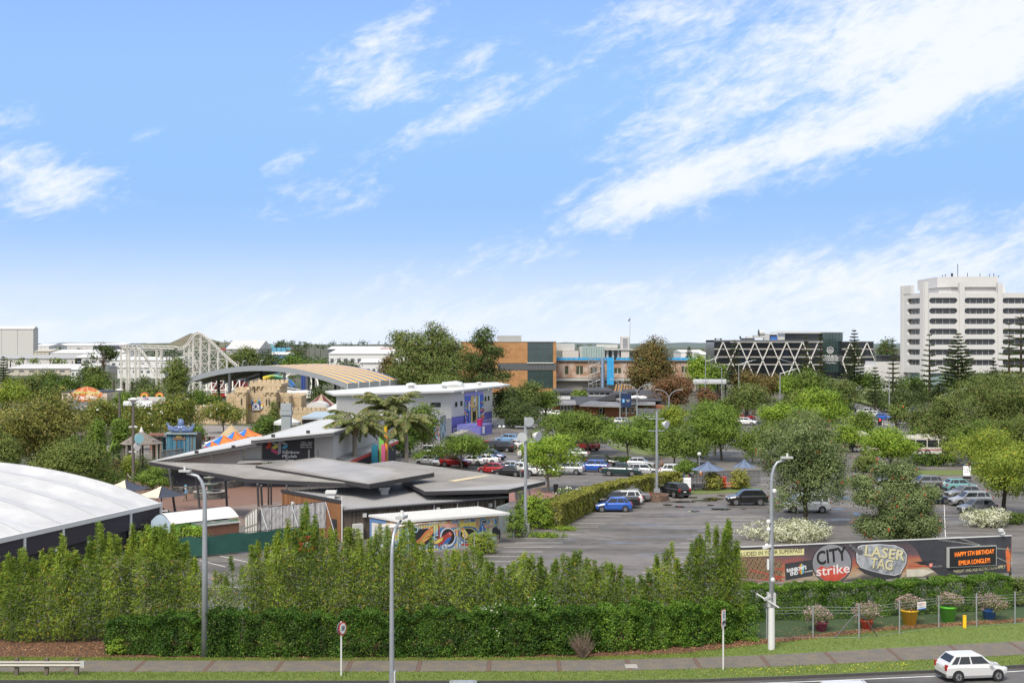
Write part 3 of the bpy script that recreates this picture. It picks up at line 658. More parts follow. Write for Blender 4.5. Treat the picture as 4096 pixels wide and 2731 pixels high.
T('round','fresh','park_tree','bright green tree behind the first magnolia',500,1540,262,110,zb=.5)
T('round','olive','park_tree','olive tree below the coaster between two magnolias',610,1530,285,130,zb=.5)
T('umbrella','dark','gum_tree','umbrella-shaped gum with bare limbs rising over the warehouses',412,1378,520,122,bark='brown')
T('round','gum','park_tree','rounded olive tree under the umbrella-shaped gum',398,1458,440,112,zb=1)
T('gum','dark','gum_tree','small gum left of the umbrella-shaped one',348,1437,470,60)
T('column','olive','gum_tree','tall columnar gum in front of the white coaster',705,1395,332,122,zb=2)
T('bush','fresh','park_shrub','light green shrubs under the left end of the striped roof',765,1572,335,90,cat='bush')
T('bush','mid','park_shrub','green shrubs between the dark posts of the striped roof',850,1572,340,90,cat='bush')
T('round','deep','park_tree','dense round green tree beside the castle gate',1062,1658,255,145,zb=.5)
T('cone','olive','topiary_tree','clipped cone topiary against the castle tower',1094,1603,292,56,dens=1.5,Lk=.8)
T('round','dark','park_tree','dark tree behind the maroon tent roof',1300,1540,322,130,zb=.5)
T('gum','gum','gum_tree','far gum with rounded head behind the coaster slope',985,1380,640,125,zb=3)
T('gum','dark','gum_tree','far gum beside the street lights behind the coaster',1072,1400,640,110,zb=3)
T('round','gum','gum_tree','far gum half hidden by the coaster drop',925,1408,620,100,zb=1)
T('round','fresh','street_tree','bright round tree beyond the striped roof',1152,1409,560,74,zb=1)
T('round','mid','street_tree','small round tree right of the bright round one',1212,1420,590,50,zb=1)
T('round','deep','street_tree','dark green tree showing just over the striped roof',1285,1424,500,160,zb=1)
T('round','dark','street_tree','dark tree over the right half of the striped roof',1385,1430,490,120,zb=1)
T('round','dark','street_tree','far dark tree behind the container yard',1190,1382,900,90,zb=1)
T('round','brown','street_tree','brownish tree in front of the white industrial block',1558,1412,430,80,zb=2)
EU=385
T('gum','gum','eucalyptus_tree','towering eucalyptus beside the dark conifer',1715,1290,EU,330,zb=2,bark='pale',dens=1.5,lobes=[(x*EU/F,y_,(1627-v)*EU/F,rw*EU/F,rw*EU/F,rh*EU/F)for x,v,rw,rh,y_ in((20,1325,34,34,0),(35,1345,40,22,1),(-85,1375,62,38,0),(-125,1350,30,18,1),(-30,1395,70,55,-1),(55,1390,60,40,0),(95,1420,60,50,1),(-80,1430,62,55,-2),(0,1460,90,60,-2),(90,1480,75,60,-1),(-60,1500,80,60,-2),(40,1530,100,55,-2),(75,1370,24,14,1))])
T('cedar','pine','macrocarpa_tree','dark layered conifer in front of the orange brick building',1938,1322,392,205,zb=5,bark='brown',dens=1.2)
T('dome','olive','park_tree','flat-headed olive tree right of the striped roof',1610,1458,402,150,zb=2)
T('round','mid','park_tree','deep green rounded tree behind the white hall roof',1660,1475,398,100,zb=1)
T('round','olive','park_tree','low olive trees under the towering eucalyptus',1780,1490,356,150,zb=1)
T('round','dark','park_tree','big dark tree against the end wall of the white hall',2030,1530,296,130,zb=0,bark='dark')
T('round','gum','willow_tree','feathery willow-like tree right of the white hall',2110,1512,300,150,zb=1)
T('round','mid','park_tree','fresh green tree between the white hall and the brick clinic',2180,1545,305,110,zb=1)
T('bush','dark','park_shrub','dark shrubbery at the foot of the willow-like tree',2090,1610,285,220,cat='bush',zb=0)
T('round','mid','street_tree','leafy green tree behind the palms',1700,1590,222,140,zb=1.0)
T('bush','deep','park_shrub','dark bushes between the palm trunks',1612,1735,212,130,cat='bush',zb=0)
T('bush','fresh','park_shrub','light green ground shrubs beside the white cars',1690,1800,208,90,cat='bush',zb=0)
T('dome','fresh','parking_tree','umbrella-shaped bright tree over the red and white cars',1848,1738,191,245,zb=1.5)
T('airy','bright','parking_tree','thin light green tree in the middle of the car park',2190,1712,163,290,zb=1.8,dens=2.0,bark='pale')
T('dome','mid','jacaranda_tree','spreading jacaranda left in the row before the brick clinic',2255,1652,231,240,zb=1.5,group='jacaranda trees along the drive',bark='brown')
T('dome','mid','jacaranda_tree','largest spreading jacaranda beside the red car on the drive',2350,1645,219,265,zb=1.6,group='jacaranda trees along the drive',bark='brown')
T('dome','fresh','jacaranda_tree','jacaranda standing at the edge of the drive bend',2508,1682,207,225,zb=1.5,group='jacaranda trees along the drive',bark='grey',dens=.85)
T('dome','mid','jacaranda_tree','jacaranda with forked pale trunk right of the floodlight pole',2700,1702,195,200,zb=1.4,group='jacaranda trees along the drive',bark='grey')
T('dome','fresh','street_tree','young tree beside the menu board',2740,1835,168,92,zb=1.6)
T('round','yellow','street_tree','yellow-green bushy tree behind the floodlight pole',2690,1622,262,180,zb=.5)
T('round','fresh','street_tree','big dense green tree above the blue-grey umbrellas',2885,1606,206,290,zb=1.0,dens=1.2)
T('round','bright','street_tree','yellow-green crown rising at the top of the dense green tree',2860,1608,216,200,zb=3)
T('gum','gum','street_tree','tall loose grey-green tree behind the dense green one',2985,1520,300,225,zb=1.5,dens=1.2)
T('round','bright','street_tree','bright yellow-green tree behind the grey pohutukawa',3290,1545,245,230,zb=1.0)
T('round','bright','street_tree','lower bright green tree right of the grey pohutukawa',3380,1690,222,150,zb=0)
T('round','mid','street_tree','mid green tree between the dense tree and the pohutukawa',3060,1680,212,170,zb=1.2)
T('round','brown','street_tree','olive-brown scrub trees below the diagonal grid building',2985,1475,430,175,zb=0)
T('round','brown','street_tree','brownish tree at the foot of the diagonal grid building',3080,1485,420,130,zb=0)
T('round','bright','street_tree','bright green tree under the white diagonals',3160,1482,400,130,zb=0)
T('round','bright','street_tree','bright green tree left of the diagonal grid building',2800,1420,470,130,zb=0)
T('round','fresh','street_tree','fresh green tree at the left corner of the diagonal grid building',2865,1445,450,90,zb=0)
T('round','mid','street_tree','mid green tree in front of the glass entrance',3260,1462,370,190,zb=0)
T('round','gum','street_tree','grey-green tree over the avenue bend',3370,1510,330,150,zb=1)
T('round','deep','street_tree','deep green tree behind the rust-coloured trees',2930,1570,330,110,zb=0)
T('gum','olive','street_tree','tall open tree before the avenue traffic lights',3180,1545,300,140,zb=0)
T('round','brown','oak_tree','big brown-leaved tree rising over the brick building site',2625,1338,400,205,zb=2.5,bark='brown',dens=1.1)
T('round','brown','oak_tree','brown-leaved tree half behind the scaffolded building',2560,1440,396,110,zb=2,bark='brown')
T('airy','rust','cherry_tree','rust-coloured leafless-looking tree behind the brick clinic',2700,1465,360,215,zb=1,dens=1.9,bark='brown')
T('airy','rust','cherry_tree','small rust-coloured tree beside the lamp with two arms',2830,1545,330,80,zb=.5,dens=1.9,bark='brown')
T('bush','rust','cherry_tree','low rust-coloured tree at the end of the brick clinic',2620,1560,352,90,zb=.5,dens=.7,bark='brown')
T('round','poh','pohutukawa_tree','large grey-green pohutukawa with red blooms in the car park island',3215,1655,134.5,385,zb=.7,dens=1.35,extra=('red',.0016,.55),bark='dark',group='pohutukawa trees')
P2=117.5
T('gum','poh','pohutukawa_tree','smaller open pohutukawa with many red blooms behind the banner',3590,1848,P2,330,zb=.8,extra=('red',.005,.6),bark='dark',group='pohutukawa trees',dens=2.4,lobes=[(x*.92*P2/F,y_,(2197-v)*P2/F,rw*.85*P2/F,rw*.85*P2/F,rh*P2/F)for x,v,rw,rh,y_ in((-160,1930,62,32,0),(-135,1985,70,40,-1),(-60,1880,45,28,1),(20,1885,62,40,0),(10,1950,80,50,0),(50,2010,90,55,-1),(130,1975,55,35,0),(-30,2060,75,60,-1),(80,2090,90,60,-1),(-90,2110,80,50,-1),(60,2140,90,50,0),(-140,2100,45,40,0))])
T('round','bright','street_tree','dense round lime-green tree in front of the buses',3558,1703,192,250,zb=.6,dens=1.2)
T('gum','yellow','parking_tree','wide yellow-green tree overhanging the parked cars at the edge',4020,1718,140,470,zb=2.2,dens=1.2,bark='dark')
T('gum','gum','eucalyptus_tree','big open eucalyptus with bare branches at the picture edge',3985,1462,216,440,zb=2.0,dens=1.1,bark='brown')
T('gum','gum','eucalyptus_tree','lower drooping eucalyptus over the bus',3790,1590,205,190,zb=1.5,bark='brown',dens=1.1)
T('airy','olive','street_tree','thin young tree between the avenue cars and the bus',3588,1605,255,110,zb=1.5,dens=1.5)
T('round','mid','street_tree','green bush-like tree beside the angled street light',3735,1630,245,150,zb=.5)
T('round','deep','street_tree','dark green tree against the base of the white tower',3650,1502,425,180,zb=0)
T('round','deep','street_tree','dark green trees behind the avenue left of the tower',3480,1485,430,140,zb=0)
T('round','sage','street_tree','pale round tree in front of the dark ones by the avenue',3490,1535,380,90,zb=0)
T('round','sage','street_tree','pale round tree below the tall norfolk pine',3660,1565,370,80,zb=0)
T('round','mid','street_tree','mid green trees at the foot of the tower windows',3880,1490,420,220,zb=0)
T('round','dark','street_tree','dark tree right of the widest norfolk pine',3985,1482,410,120,zb=0)
T('cedar','pine','macrocarpa_tree','dark pines behind the low white wing',3548,1357,640,110,zb=2)
T('bush','fresh','street_shrub','light green shrubs under the angled street light',3690,1690,225,130,cat='bush',zb=0)
T('bush','dark','street_shrub','dark low shrubs along the avenue kerb',3600,1570,350,240,cat='bush',zb=0)
for kd,lf_,lab,u,vt,Y,w in(('round','mid','green tree between the jacarandas and the dense tree',2790,1740,200,130),('round','fresh','fresh green tree behind the bend jacaranda',2600,1655,240,150),('round','mid','green tree filling the gap right of the dense tree',3010,1720,200,130),('round','bright','bright tree between the tall grey-green tree and the pohutukawa',3120,1600,268,190),('round','mid','leafy tree behind the lime-green one',3450,1640,250,130),('round','gum','grey-green tree left of the open eucalyptus',3700,1600,232,170),('round','olive','olive tree at the edge under the eucalyptus',4070,1640,190,220),('round','mid','bushy tree under the eucalyptus',3880,1660,196,200),('round','deep','deep green tree left of the magnolia row',300,1590,262,120),('round','mid','green tree behind the castle left wall',800,1560,345,110),('round','fresh','bright bush beside the octopus hut',790,1690,226,60),('round','deep','dark tree between the palms and the hall',1640,1660,218,110),('round','fresh','light green bush below the loquat tree',240,1690,176,170),('round','olive','olive tree at the left edge behind the tent',20,1720,150,150),('round','gum','grey tree left of the yellow-green edge tree',3800,1560,240,150),('round','mid','green tree behind the building site corner',2330,1560,420,90),('dome','fresh','small tree between the drive and the floodlight',2640,1745,215,110),('round','deep','dark tree below the diagonal grid building',3330,1560,300,130),('round','bright','bright shrub tree before the avenue',3240,1640,225,120)):
 T(kd,lf_,'park_tree' if u<1700 else 'street_tree',lab,u,vt,Y,w,zb=.6)
for a in((2938,1352,430,78,.6,'sparse young norfolk pine before the white diagonals'),(3225,1335,430,64,.6,'norfolk pine in front of the right diagonals'),(3283,1322,440,62,.6,'norfolk pine before the glass entrance lettering'),(3417,1312,430,92,1.3,'dense dark norfolk pine in front of the right wing'),(3572,1350,400,62,.6,'sparse norfolk pine between the wing and the tower'),(3718,1325,392,84,.7,'norfolk pine before the left tower pier'),(3832,1325,396,165,1.4,'widest dense norfolk pine in front of the tower'),(4036,1278,380,100,.7,'norfolk pine near the picture edge'),(4084,1222,388,120,.7,'tallest norfolk pine cut by the picture edge'),(3500,1462,340,66,.8,'low norfolk pine beside the avenue'),(3975,1424,405,44,.7,'thin little norfolk pine right of the widest one'),(2756,1384,900,34,.9,'tiny far norfolk pine left of the diagonal grid building'),(14,1422,480,62,.7,'far norfolk pine at the left picture edge'),(3660,1520,360,120,.9,'broad low norfolk pine above the avenue cars'),(3760,1530,365,120,.9,'broad low norfolk pine behind the angled street light')):
 norfolk(a[5],*a[:4],dens=a[4])
palm('left palm in front of the red roof edge',1418,1705,1850,280,176,.3,30,.95)
palm('middle palm standing tallest behind the coloured pillars',1545,1632,1850,255,190,.28,30,.9)
palm('right palm with yellowing fronds behind the coloured pillars',1625,1690,1840,225,184,.25,26,1.0)
sword('cordyline_palm','spiky cabbage tree beside the striped umbrellas','palm',880,1730,206,2.1,1.7,110,'fresh',.12)
sword('banana_plant','banana plant behind the striped umbrellas','banana plant',1022,1700,236,1.6,2.6,16,'fresh',.55)
sword('banana_plant','banana plant beside the lamp post in the park','banana plant',432,1720,196,1.4,3.0,14,'fresh',.6)
sword('banana_plant','banana plant left of the round green tree','banana plant',975,1705,232,1.2,2.2,12,'fresh',.5)
# --- far woods that read as one mass
def treeline(label,spans,Y,lf,hpx,n,L=None):
 lobes=[]
 for(u0,u1,v0,v1)in spans:
  m_=max(3,int(n*(u1-u0)/300))
  for i in range(m_):
   t=(i+random.random())/m_;u=u0+(u1-u0)*t;v=v0+(v1-v0)*t+random.uniform(-3,4);r=random.uniform(.5,1.1)*hpx*.5*Y/F
   z=ZV(v,Y);lobes.append((XU(u,Y),Y+random.uniform(-20,20),z-r,r*1.3,r*1.2,r))
 L=L or 8*Y/F;tot=sum(l[3]*l[5]for l in lobes);C,D=crown_points(lobes,int(11*tot/(L*L)),L*.7,per=8)
 mb=MB()
 for l in lobes:mb.tube([(l[0],l[1],-1),(l[0],l[1],l[2])],[.5,.3],5,cap=False)
 w_=thing('treeline',label,'trees',(lobes[0][0],Y,0));w_['kind']='stuff'
 o=np.array(ORG[w_.name]);mb.build('trunks',BARK['brown'],w_);link(qmesh('crowns',leafquads(C-o,D,L,L*.7,.4)),'crowns',LF[lf],w_)
LF['haze']=leaf('leaf_far_hazed',(.06,.085,.075),(.12,.15,.13));LF['far']=leaf('leaf_far_dark',(.028,.045,.022),(.06,.082,.04))  # first one: distance haze is mixed into the leaf colour, paler and bluish
treeline('dark wood along the skyline behind the coaster',[(840,960,1362,1366),(960,1080,1366,1372),(1085,1180,1362,1368),(1180,1290,1368,1376)],1700,'far',26,14)
treeline('pale misty pines on the skyline',[(1290,1640,1368,1366)],2800,'haze',18,26)
treeline('dark hill trees above the container yard',[(1088,1170,1356,1362),(1180,1250,1363,1370)],1500,'far',34,12)
treeline('skyline trees behind the building site',[(2280,2480,1380,1379),(2700,2870,1398,1394)],2000,'far',24,16)
treeline('trees among the warehouses at the far left',[(190,250,1385,1388),(310,350,1390,1390),(470,520,1420,1425),(560,640,1400,1404)],1300,'far',26,9)
treeline('street trees before the long grey warehouse',[(52,90,1428,1430),(95,130,1430,1432),(168,195,1434,1434),(200,240,1434,1436),(240,300,1432,1436)],900,'mid',26,8)
treeline('dark trees beyond the striped roof',[(640,760,1395,1400),(860,1100,1415,1420),(1100,1260,1420,1425)],800,'far',40,14)
treeline('dark belt of trees behind the park',[(0,300,1500,1505),(300,700,1505,1520),(740,980,1520,1530)],460,'dark',36,12)
treeline('green belt behind the construction site drive',[(2230,2440,1560,1560),(2770,3000,1530,1520),(3000,3360,1535,1530),(3360,3640,1560,1560),(3640,4100,1560,1555)],450,'mid',46,12)
treeline('shrub belt along the avenue',[(3000,3340,1600,1590),(2860,3010,1610,1605)],330,'mid',46,10)
treeline('low trees at the far right below the tower',[(3950,4100,1500,1490)],470,'deep',60,10)
# volcanic hill
Yh=4200;hb=MB();prof=[(560,1374),(640,1372),(690,1371),(708,1366),(725,1356),(742,1344),(755,1336),(765,1333),(785,1336),(808,1346),(840,1358),(880,1368),(960,1371),(1060,1374)]
top=[A(u,v,Yh)for u,v in prof]
for k,dy in((0,-260),(1,0),(2,300)):pass
vs=[];nn=len(top)
for dy,kz in((-320,0.0),(-150,.55),(0,1.0),(260,.5),(500,0.0)):
 for p in top:vs.append((p.x,p.y+dy,max(-1,(p.z-10)*kz+(10*kz))))
fs=[(r*nn+i,r*nn+i+1,(r+1)*nn+i+1,(r+1)*nn+i)for r in range(4)for i in range(nn-1)]
hb.add(vs,fs).build('hill',mat('hill_grass',(.10,.11,.065),.95,0,.3,.02,col2=(.15,.13,.085),cscale=.01),smooth=True)['kind']='structure'
for(lab,ua,ub,v,Yq)in(('hill',-800,600,1371,6000),('hill',2200,4900,1372,5200)):
 a=[A(u,v+2.5*math.sin(u*.013)+1.5*math.sin(u*.041),Yq)for u in range(ua,ub,60)];n_=len(a);vs=[]
 for dy,kz in((-500,0.0),(0,1.0),(500,0.0)):
  for p in a:vs.append((p.x,p.y+dy,p.z*kz-1+kz))
 MB().add(vs,[(r*n_+i,r*n_+i+1,(r+1)*n_+i+1,(r+1)*n_+i)for r in range(2)for i in range(n_-1)]).build('hill',mat('far_hill',(.10,.13,.12),.95),smooth=True)['kind']='structure'
 # ---------------------------------------------------------------- bamboo, hedges, shrubs, grass
BT=[(-60,2230),(0,2240),(70,2165),(100,2225),(150,2290),(190,2290),(212,2155),(265,2140),(330,2215),(390,2085),(440,2125),(480,2165),(545,2100),(580,2150),(650,2100),(700,2110),(730,2180),(752,2340),(800,2305),(850,2290),(905,2262),(940,2300),(962,2240),(1010,2190),(1060,2150),(1120,2110),(1160,2150),(1228,2008),(1270,2060),(1330,2140),(1390,2110),(1430,2120),(1480,2165),(1530,2095),(1580,2130),(1640,2085),(1680,2200),(1740,2230),(1800,2200),(1850,2200),(1910,2190),(1940,2262),(1990,2265),(2040,2278),(2090,2210),(2150,2215),(2200,2300),(2250,2205),(2330,2205),(2370,2290),(2430,2250),(2490,2270),(2530,2315),(2580,2300),(2640,2290),(2690,2145),(2720,2270),(2790,2210),(2850,2085),(2885,2115),(2930,2078),(2955,2230),(2990,2350)]
bu,bv=[b[0]for b in BT],[b[1]for b in BT]
M_culm=mat('bamboo_culm',(.10,.11,.03),.6,0,.4,3)
def bamboo(u0,u1,n,lf):
 Yb=81.6 if u0<2300 else 82.6
 X0=XU((u0+u1)/2,Yb);root=thing('bamboo_clump','leafy bamboo clump in the tall screen along the road','bamboo',(X0,Yb,0),0,'bamboo screen along the road',local=True)
 cm=MB();Cs,Ds=[],[]
 for k in range(n):
  u=u0+(u1-u0)*(k+random.random())/n;Yc=Yb+random.uniform(-.7,.9);h=ZV(np.interp(u,bu,bv),Yc)*random.choice([1.0,1.0,.98,.93,.86]);h=max(h,ZV(min(np.interp(u+d_,bu,bv)for d_ in(-70,-35,35,70)),Yc)*random.uniform(.7,.9))
  x,y=XU(u,Yc)-X0,Yc-Yb;lx,ly=random.uniform(-.3,.3),random.uniform(-.3,.3)
  cm.tube([(x,y,-.1),(x+lx*.4,y+ly*.4,h*.55),(x+lx,y+ly,h)],[.022,.018,.006],5)
  m_=int(165*h);t=rng.uniform(.04,1.0,m_)**.9;node=np.round(t*h/.3)*.3/h;t=np.clip(node+rng.normal(size=m_)*.03,.04,1.01)
  sp=(.2+.42*np.sin(np.pi*np.clip(t,0,.98))**.7)*np.where(t>.84,.42,1.0)
  a=rng.uniform(0,6.28,m_);rr=sp*np.sqrt(rng.random(m_))*1.15
  C=np.stack([x+lx*t**2+rr*np.cos(a),y+ly*t**2+rr*np.sin(a),t*h+rng.normal(size=m_)*.06-rr*.1],1)
  D=np.stack([np.cos(a)+rng.normal(size=m_)*.6,np.sin(a)+rng.normal(size=m_)*.6,rng.normal(size=m_)*.55-.25],1);Cs.append(C);Ds.append(D)
 C,D=np.concatenate(Cs),np.concatenate(Ds)
 cm.build('culms',M_culm,root);link(qmesh('foliage',leafquads(C,D,rng.uniform(.19,.37,len(C)),rng.uniform(.034,.06,len(C)),.2)),'foliage',LF[lf],root)
u=-60
i=0
while u<2900:
 w_=96;thin=740<u<930
 bamboo(u,u+w_,3 if thin else 7,('bamboo','bamboo2','bamboo')[i%3]if u<1700 else('bamboo2','bamboo','bamboo2')[i%3]);u+=w_;i+=1
bamboo(2902,2955,5,'bamboo2')
def gp(u,v,dy):p=G(u,v);return(p.x,p.y+dy)
hedge_run('privet_hedge','long dark green hedge along the footpath in front of the bamboo','hedge',[gp(u,v,.95)for u,v in((430,2618),(640,2626),(900,2632),(1250,2634),(1600,2634),(1950,2632),(2290,2622),(2400,2606))],1.9,[1.75,2.15,2.45,2.4,2.5,2.6,2.4,2.3],.13,1.0,rough=.15)
hedge_run('privet_hedge','ragged green shrubs continuing the hedge towards the white-footed lamp post','box',[gp(u,v,.95)for u,v in((2395,2608),(2560,2605),(2720,2592),(2880,2578),(3000,2564))],2.0,[2.15,2.4,2.4,2.3,1.8],.14,.95,rough=.24)
hedge_run('box_hedge','clipped bright green hedge under the long advertising banner','box',[gp(u,v,.8)for u,v in((2990,2488),(3300,2478),(3650,2462),(4040,2438))],1.7,[2.2,2.2,2.2,2.22],.115,.95,rough=.08)
p=G(870,2610);mound('pale_shrub','pale leafed shrub growing up beside the lamp post in the hedge','shrub','sage',(XU(885,79.5),79.6),1.1,.8,3.0,.16,.9)
mound('flowering_climber','white flowering climber spilling over the hedge','climber','box',(XU(1950,78.2),78.0),1.3,.7,2.75,.13,1.0,extra=('creamf',.12))
mound('pale_climber','light green climber rising above the hedge in front of the bamboo','climber','box',(XU(2160,79.2),79.4),1.15,.8,3.5,.14,1.0,extra=('creamf',.03))
mound('yellow_shrub','yellow-green shrub at the left tip of the hedge','shrub','bright',(XU(475,78.3),78.0),.6,.5,.95,.13)
tw=thing('bare_shrub','bare brown twiggy shrub in the gap of the hedge','shrub',(XU(2330,76.9),76.9,0),local=True);mb=MB()
for k in range(46):
 a=random.uniform(0,6.28);r=random.uniform(.3,1.0);z=random.uniform(.7,1.7)
 q=Vector((r*.5*math.cos(a),r*.5*math.sin(a),z*.5));mb.tube([(0,0,0),q,(r*math.cos(a),r*math.sin(a)*.7,z)],[.025,.014,.005],4,cap=False)
 for j in range(3):mb.tube([q,q+Vector((random.uniform(-.4,.4),random.uniform(-.4,.4),random.uniform(.1,.6)))],[.009,.003],3,cap=False)
mb.build('twigs',mat('twig_brown',(.17,.12,.09),.9,0,.3,4),tw)
# olive hedge through the car park, bright bush at its near end
mound('leafy_bush','bright green bush at the foot of the left floodlight pole','bush','bright',(XU(2148,130.5),131.3),2.15,1.9,3.3,.2,1.2)
hedge_run('olive_hedge','olive-coloured clipped hedge curving through the middle of the car park','ohedge',[gp(u,v,.9)for u,v in((2205,2118),(2290,2075),(2372,2035),(2470,2006),(2580,1982),(2705,1962))],2.0,[2.5,2.35,2.25,2.2,2.2,2.25],.2,1.0,rough=.07)
mound('rose_bush','white flowering rose poking out along the olive hedge','shrub','mid',(XU(2290,143),144.2),2.6,.6,2.5,.2,.7,extra=('creamf',.25))
mound('clipped_bush','round-topped clipped bush beside the black fence near the menu board','bush','ohedge',(XU(2850,165),165),1.35,1.2,2.25,.22,1.2)
mound('clipped_bush','round-topped clipped bush right of the red bin','bush','ohedge',(XU(2960,166),166),1.4,1.2,2.4,.22,1.2)
mound('clipped_bush','end bush of the olive hedge beside the black car','bush','ohedge',(XU(2695,163.5),164),1.3,1.3,2.35,.22,1.1)
mound('dark_bush','dark clipped bush behind the red-flowered pohutukawa','bush','olive',(XU(3465,186),188),2.0,1.5,2.5,.28,1.1)
mound('flower_island','silvery mound of white flowers under the large pohutukawa','flower bed','flower',(25.2,123.2),4.3,3.1,1.75,.16,1.3)
mound('flower_island','silvery mound of white flowers beside the parked hatchback','flower bed','flower',(XU(3962,131),132.5),2.5,2.0,1.75,.17,1.3)
mound('garden_bush','small green bush behind the right flower mound','bush','mid',(XU(4075,133),134),1.3,1.0,1.3,.18)
mound('garden_bush','bushy plants at the right end of the turf bed','bush','olive',(XU(4085,92),92.5),1.0,.9,2.0,.14,.9)
mound('weed_patch','tall yellow-green weeds in front of the mural container','weeds','yellow',(XU(1935,115),115.3),1.5,.9,1.9,.16,.8)
mound('weed_patch','weeds growing at the container corner','weeds','fresh',(XU(2062,124),125),1.1,.9,2.6,.18,.8)
mound('weed_patch','grassy weeds at the foot of the left floodlight pole','weeds','bright',(XU(2190,125),125.0),2.2,.8,.45,.14,.9)
mound('weed_patch','sunny weeds along the edge of the olive hedge','weeds','bright',(XU(2255,129),129.5),1.5,.7,.4,.14,.9)
mound('fence_vine','leafy vine hanging over the green screened fence','vine','bright',(XU(765,114.5),114.2),1.7,.6,2.5,.17,1.1)
mound('fence_vine','leafy vine covering the fence end beside the dark tent wall','vine','bright',(XU(640,112),112.3),2.1,.8,2.7,.17,1.1)
tree('airy','fresh','park_shrub','light shrub tree behind the navy and cream umbrella',615,1868,159,175,cat='shrub',zb=.4,dens=1.6)
tree('bush','deep','park_shrub','dark shrub under the left edge of the big canopy',742,1893,171,85,cat='shrub')
tree('bush','deep','park_shrub','dark shrub behind the fountain',875,1905,171,90,cat='shrub')
tree('cone','dark','park_shrub','small dark conifer beside the grey lamp post',572,1820,176,55,cat='shrub')
mound('papyrus_plant','feathery papyrus beside the shingled gazebo fence','reeds','yellow',(XU(520,178),178),1.2,.9,3.6,.25,.6)
mound('papyrus_plant','papyrus with brown heads below the wooden railing','reeds','brown',(XU(478,180),180),1.4,.9,2.6,.25,.6)
mound('papyrus_plant','papyrus clump right of the gazebo railing','reeds','yellow',(XU(620,182),182),1.6,.9,2.0,.25,.6)
mound('ground_cover','shrubs along the wooden railing under the olive tree','shrub','deep',(XU(400,172),172),3.0,1.2,2.0,.25)
mound('drive_shrub','low dark shrubs under the largest jacaranda','shrub','deep',(XU(2390,204),204),3.2,.9,.8,.24)
mound('drive_shrub','low shrubs at the foot of the bend jacaranda','shrub','deep',(XU(2500,203),203),1.9,.8,.95,.24)
mound('drive_shrub','low mulch shrubs beside the silver car','shrub','rust',(XU(2655,187),187),2.2,.8,.8,.24)
mound('drive_shrub','low shrubs along the far frontage lawn','shrub','deep',(XU(3760,196),197),4.5,1.0,1.9,.28)
mound('agave_bed','light green plants in front of the coloured pillars','shrub','fresh',(XU(1585,190),189),2.4,.9,1.2,.25)
mound('agave_bed','green plants at the foot of the blue pillar','shrub','mid',(XU(1480,186),185),2.4,.9,1.6,.25)
# grass blades along the verge and the bank, leaf litter on the mulch
def scatter_grass(name,label,f0,f1,n,hh,lf,x0=-30,x1=34):
 X=rng.uniform(x0,x1,n);t=rng.random(n);Y0=np.array([f0(x)for x in X]);Y1=np.array([f1(x)for x in X]);Yy=Y0+(Y1-Y0)*t
 Hh=hh*rng.uniform(.5,1.4,n);C=np.stack([X,Yy,Hh*.45],1);D=np.stack([rng.normal(size=n)*.4,rng.normal(size=n)*.4,np.ones(n)],1)
 o=link(qmesh(name,leafquads(C,D,Hh,.03,.0)),name,LF[lf]);tag(o,label,'grass',kind='stuff')
LF['turf']=leaf('leaf_turf',(.06,.092,.016),(.125,.16,.032),(.18,.16,.07),.2,.14)
LF['litter']=leaf('leaf_litter',(.11,.055,.028),(.27,.15,.075),(.3,.22,.13),.1)
scatter_grass('grass_blades','short green grass blades along the road verge',lambda x:kerbF(x)+.2,footN,24000,.1,'turf')
scatter_grass('grass_blades','short green grass on the bank behind the footpath',footF,mulN,22000,.1,'turf')
n=15000;X=rng.uniform(-32,36,n);t=rng.random(n);Yy=np.array([mulN(x)-.25 for x in X])+t*np.array([min(4.2,mulF(x)-mulN(x)+.3)for x in X])
tag(link(qmesh('leaf_litter',leafquads(np.stack([X,Yy,.03+rng.random(n)*.03],1),rng.normal(size=(n,3))*np.array([1,1,.25]),rng.uniform(.06,.16,n),.05,3.0)),'leaf_litter',LF['litter']),'dry brown fallen leaves on the mulch bed','leaves',kind='stuff')
n=900;X=rng.uniform(11,33,n);t=rng.random(n);Yy=np.array([mulF(x)for x in X])+t*2.2
tag(link(qmesh('leaf_litter',leafquads(np.stack([X,Yy,.04+rng.random(n)*.02],1),rng.normal(size=(n,3))*np.array([1,1,.2]),.09,.05,3.0)),'leaf_litter',LF['litter']),'yellow leaves lying on the artificial turf','leaves',kind='stuff')
n=170;X=rng.uniform(12,22,n);Yy=np.array([kerbF(x)for x in X])+rng.uniform(.3,1.6,n)
LF['ydaisy']=leaf('leaf_yellow_daisy',(.55,.38,.02),(.7,.5,.03))
tag(link(qmesh('yellow_flowers',leafquads(np.stack([X,Yy,.1+rng.random(n)*.08],1),rng.normal(size=(n,3)),.06,.06,3.0)),'yellow_flowers',LF['ydaisy']),'tiny yellow flowers in the verge grass','flowers',kind='stuff')
# ---------------------------------------------------------------- near structures: tent, canopies, timber block, containers, fences
M_white=mat('white_paint',(.6,.6,.585),.55,0,.06,1.0)
M_offw=mat('offwhite_sheet',(.55,.55,.53),.6,0,.1,.8)
M_black=mat('black_screen',(.022,.02,.024),.75,0,.25,1.2)
M_char=mat('charcoal_metal',(.045,.043,.046),.5,.2,.15,2)
M_galv=mat('galvanised_steel',(.36,.38,.4),.45,.5,.2,3)
M_greyp=mat('grey_paint',(.25,.26,.28),.6,0,.1,1)
M_steel=mat('dark_steel',(.12,.125,.13),.5,.3,.15,2)
M_cedar=mat('cedar_board',(.23,.105,.045),.75,0,.3,6,isl=.22)
M_weath=mat('weathered_board',(.105,.085,.068),.85,0,.35,5,isl=.35)
M_roofg=mat('grey_roof_sheet',(.35,.332,.308),.5,.1,.12,.8,col2=(.29,.276,.256),cscale=.25)
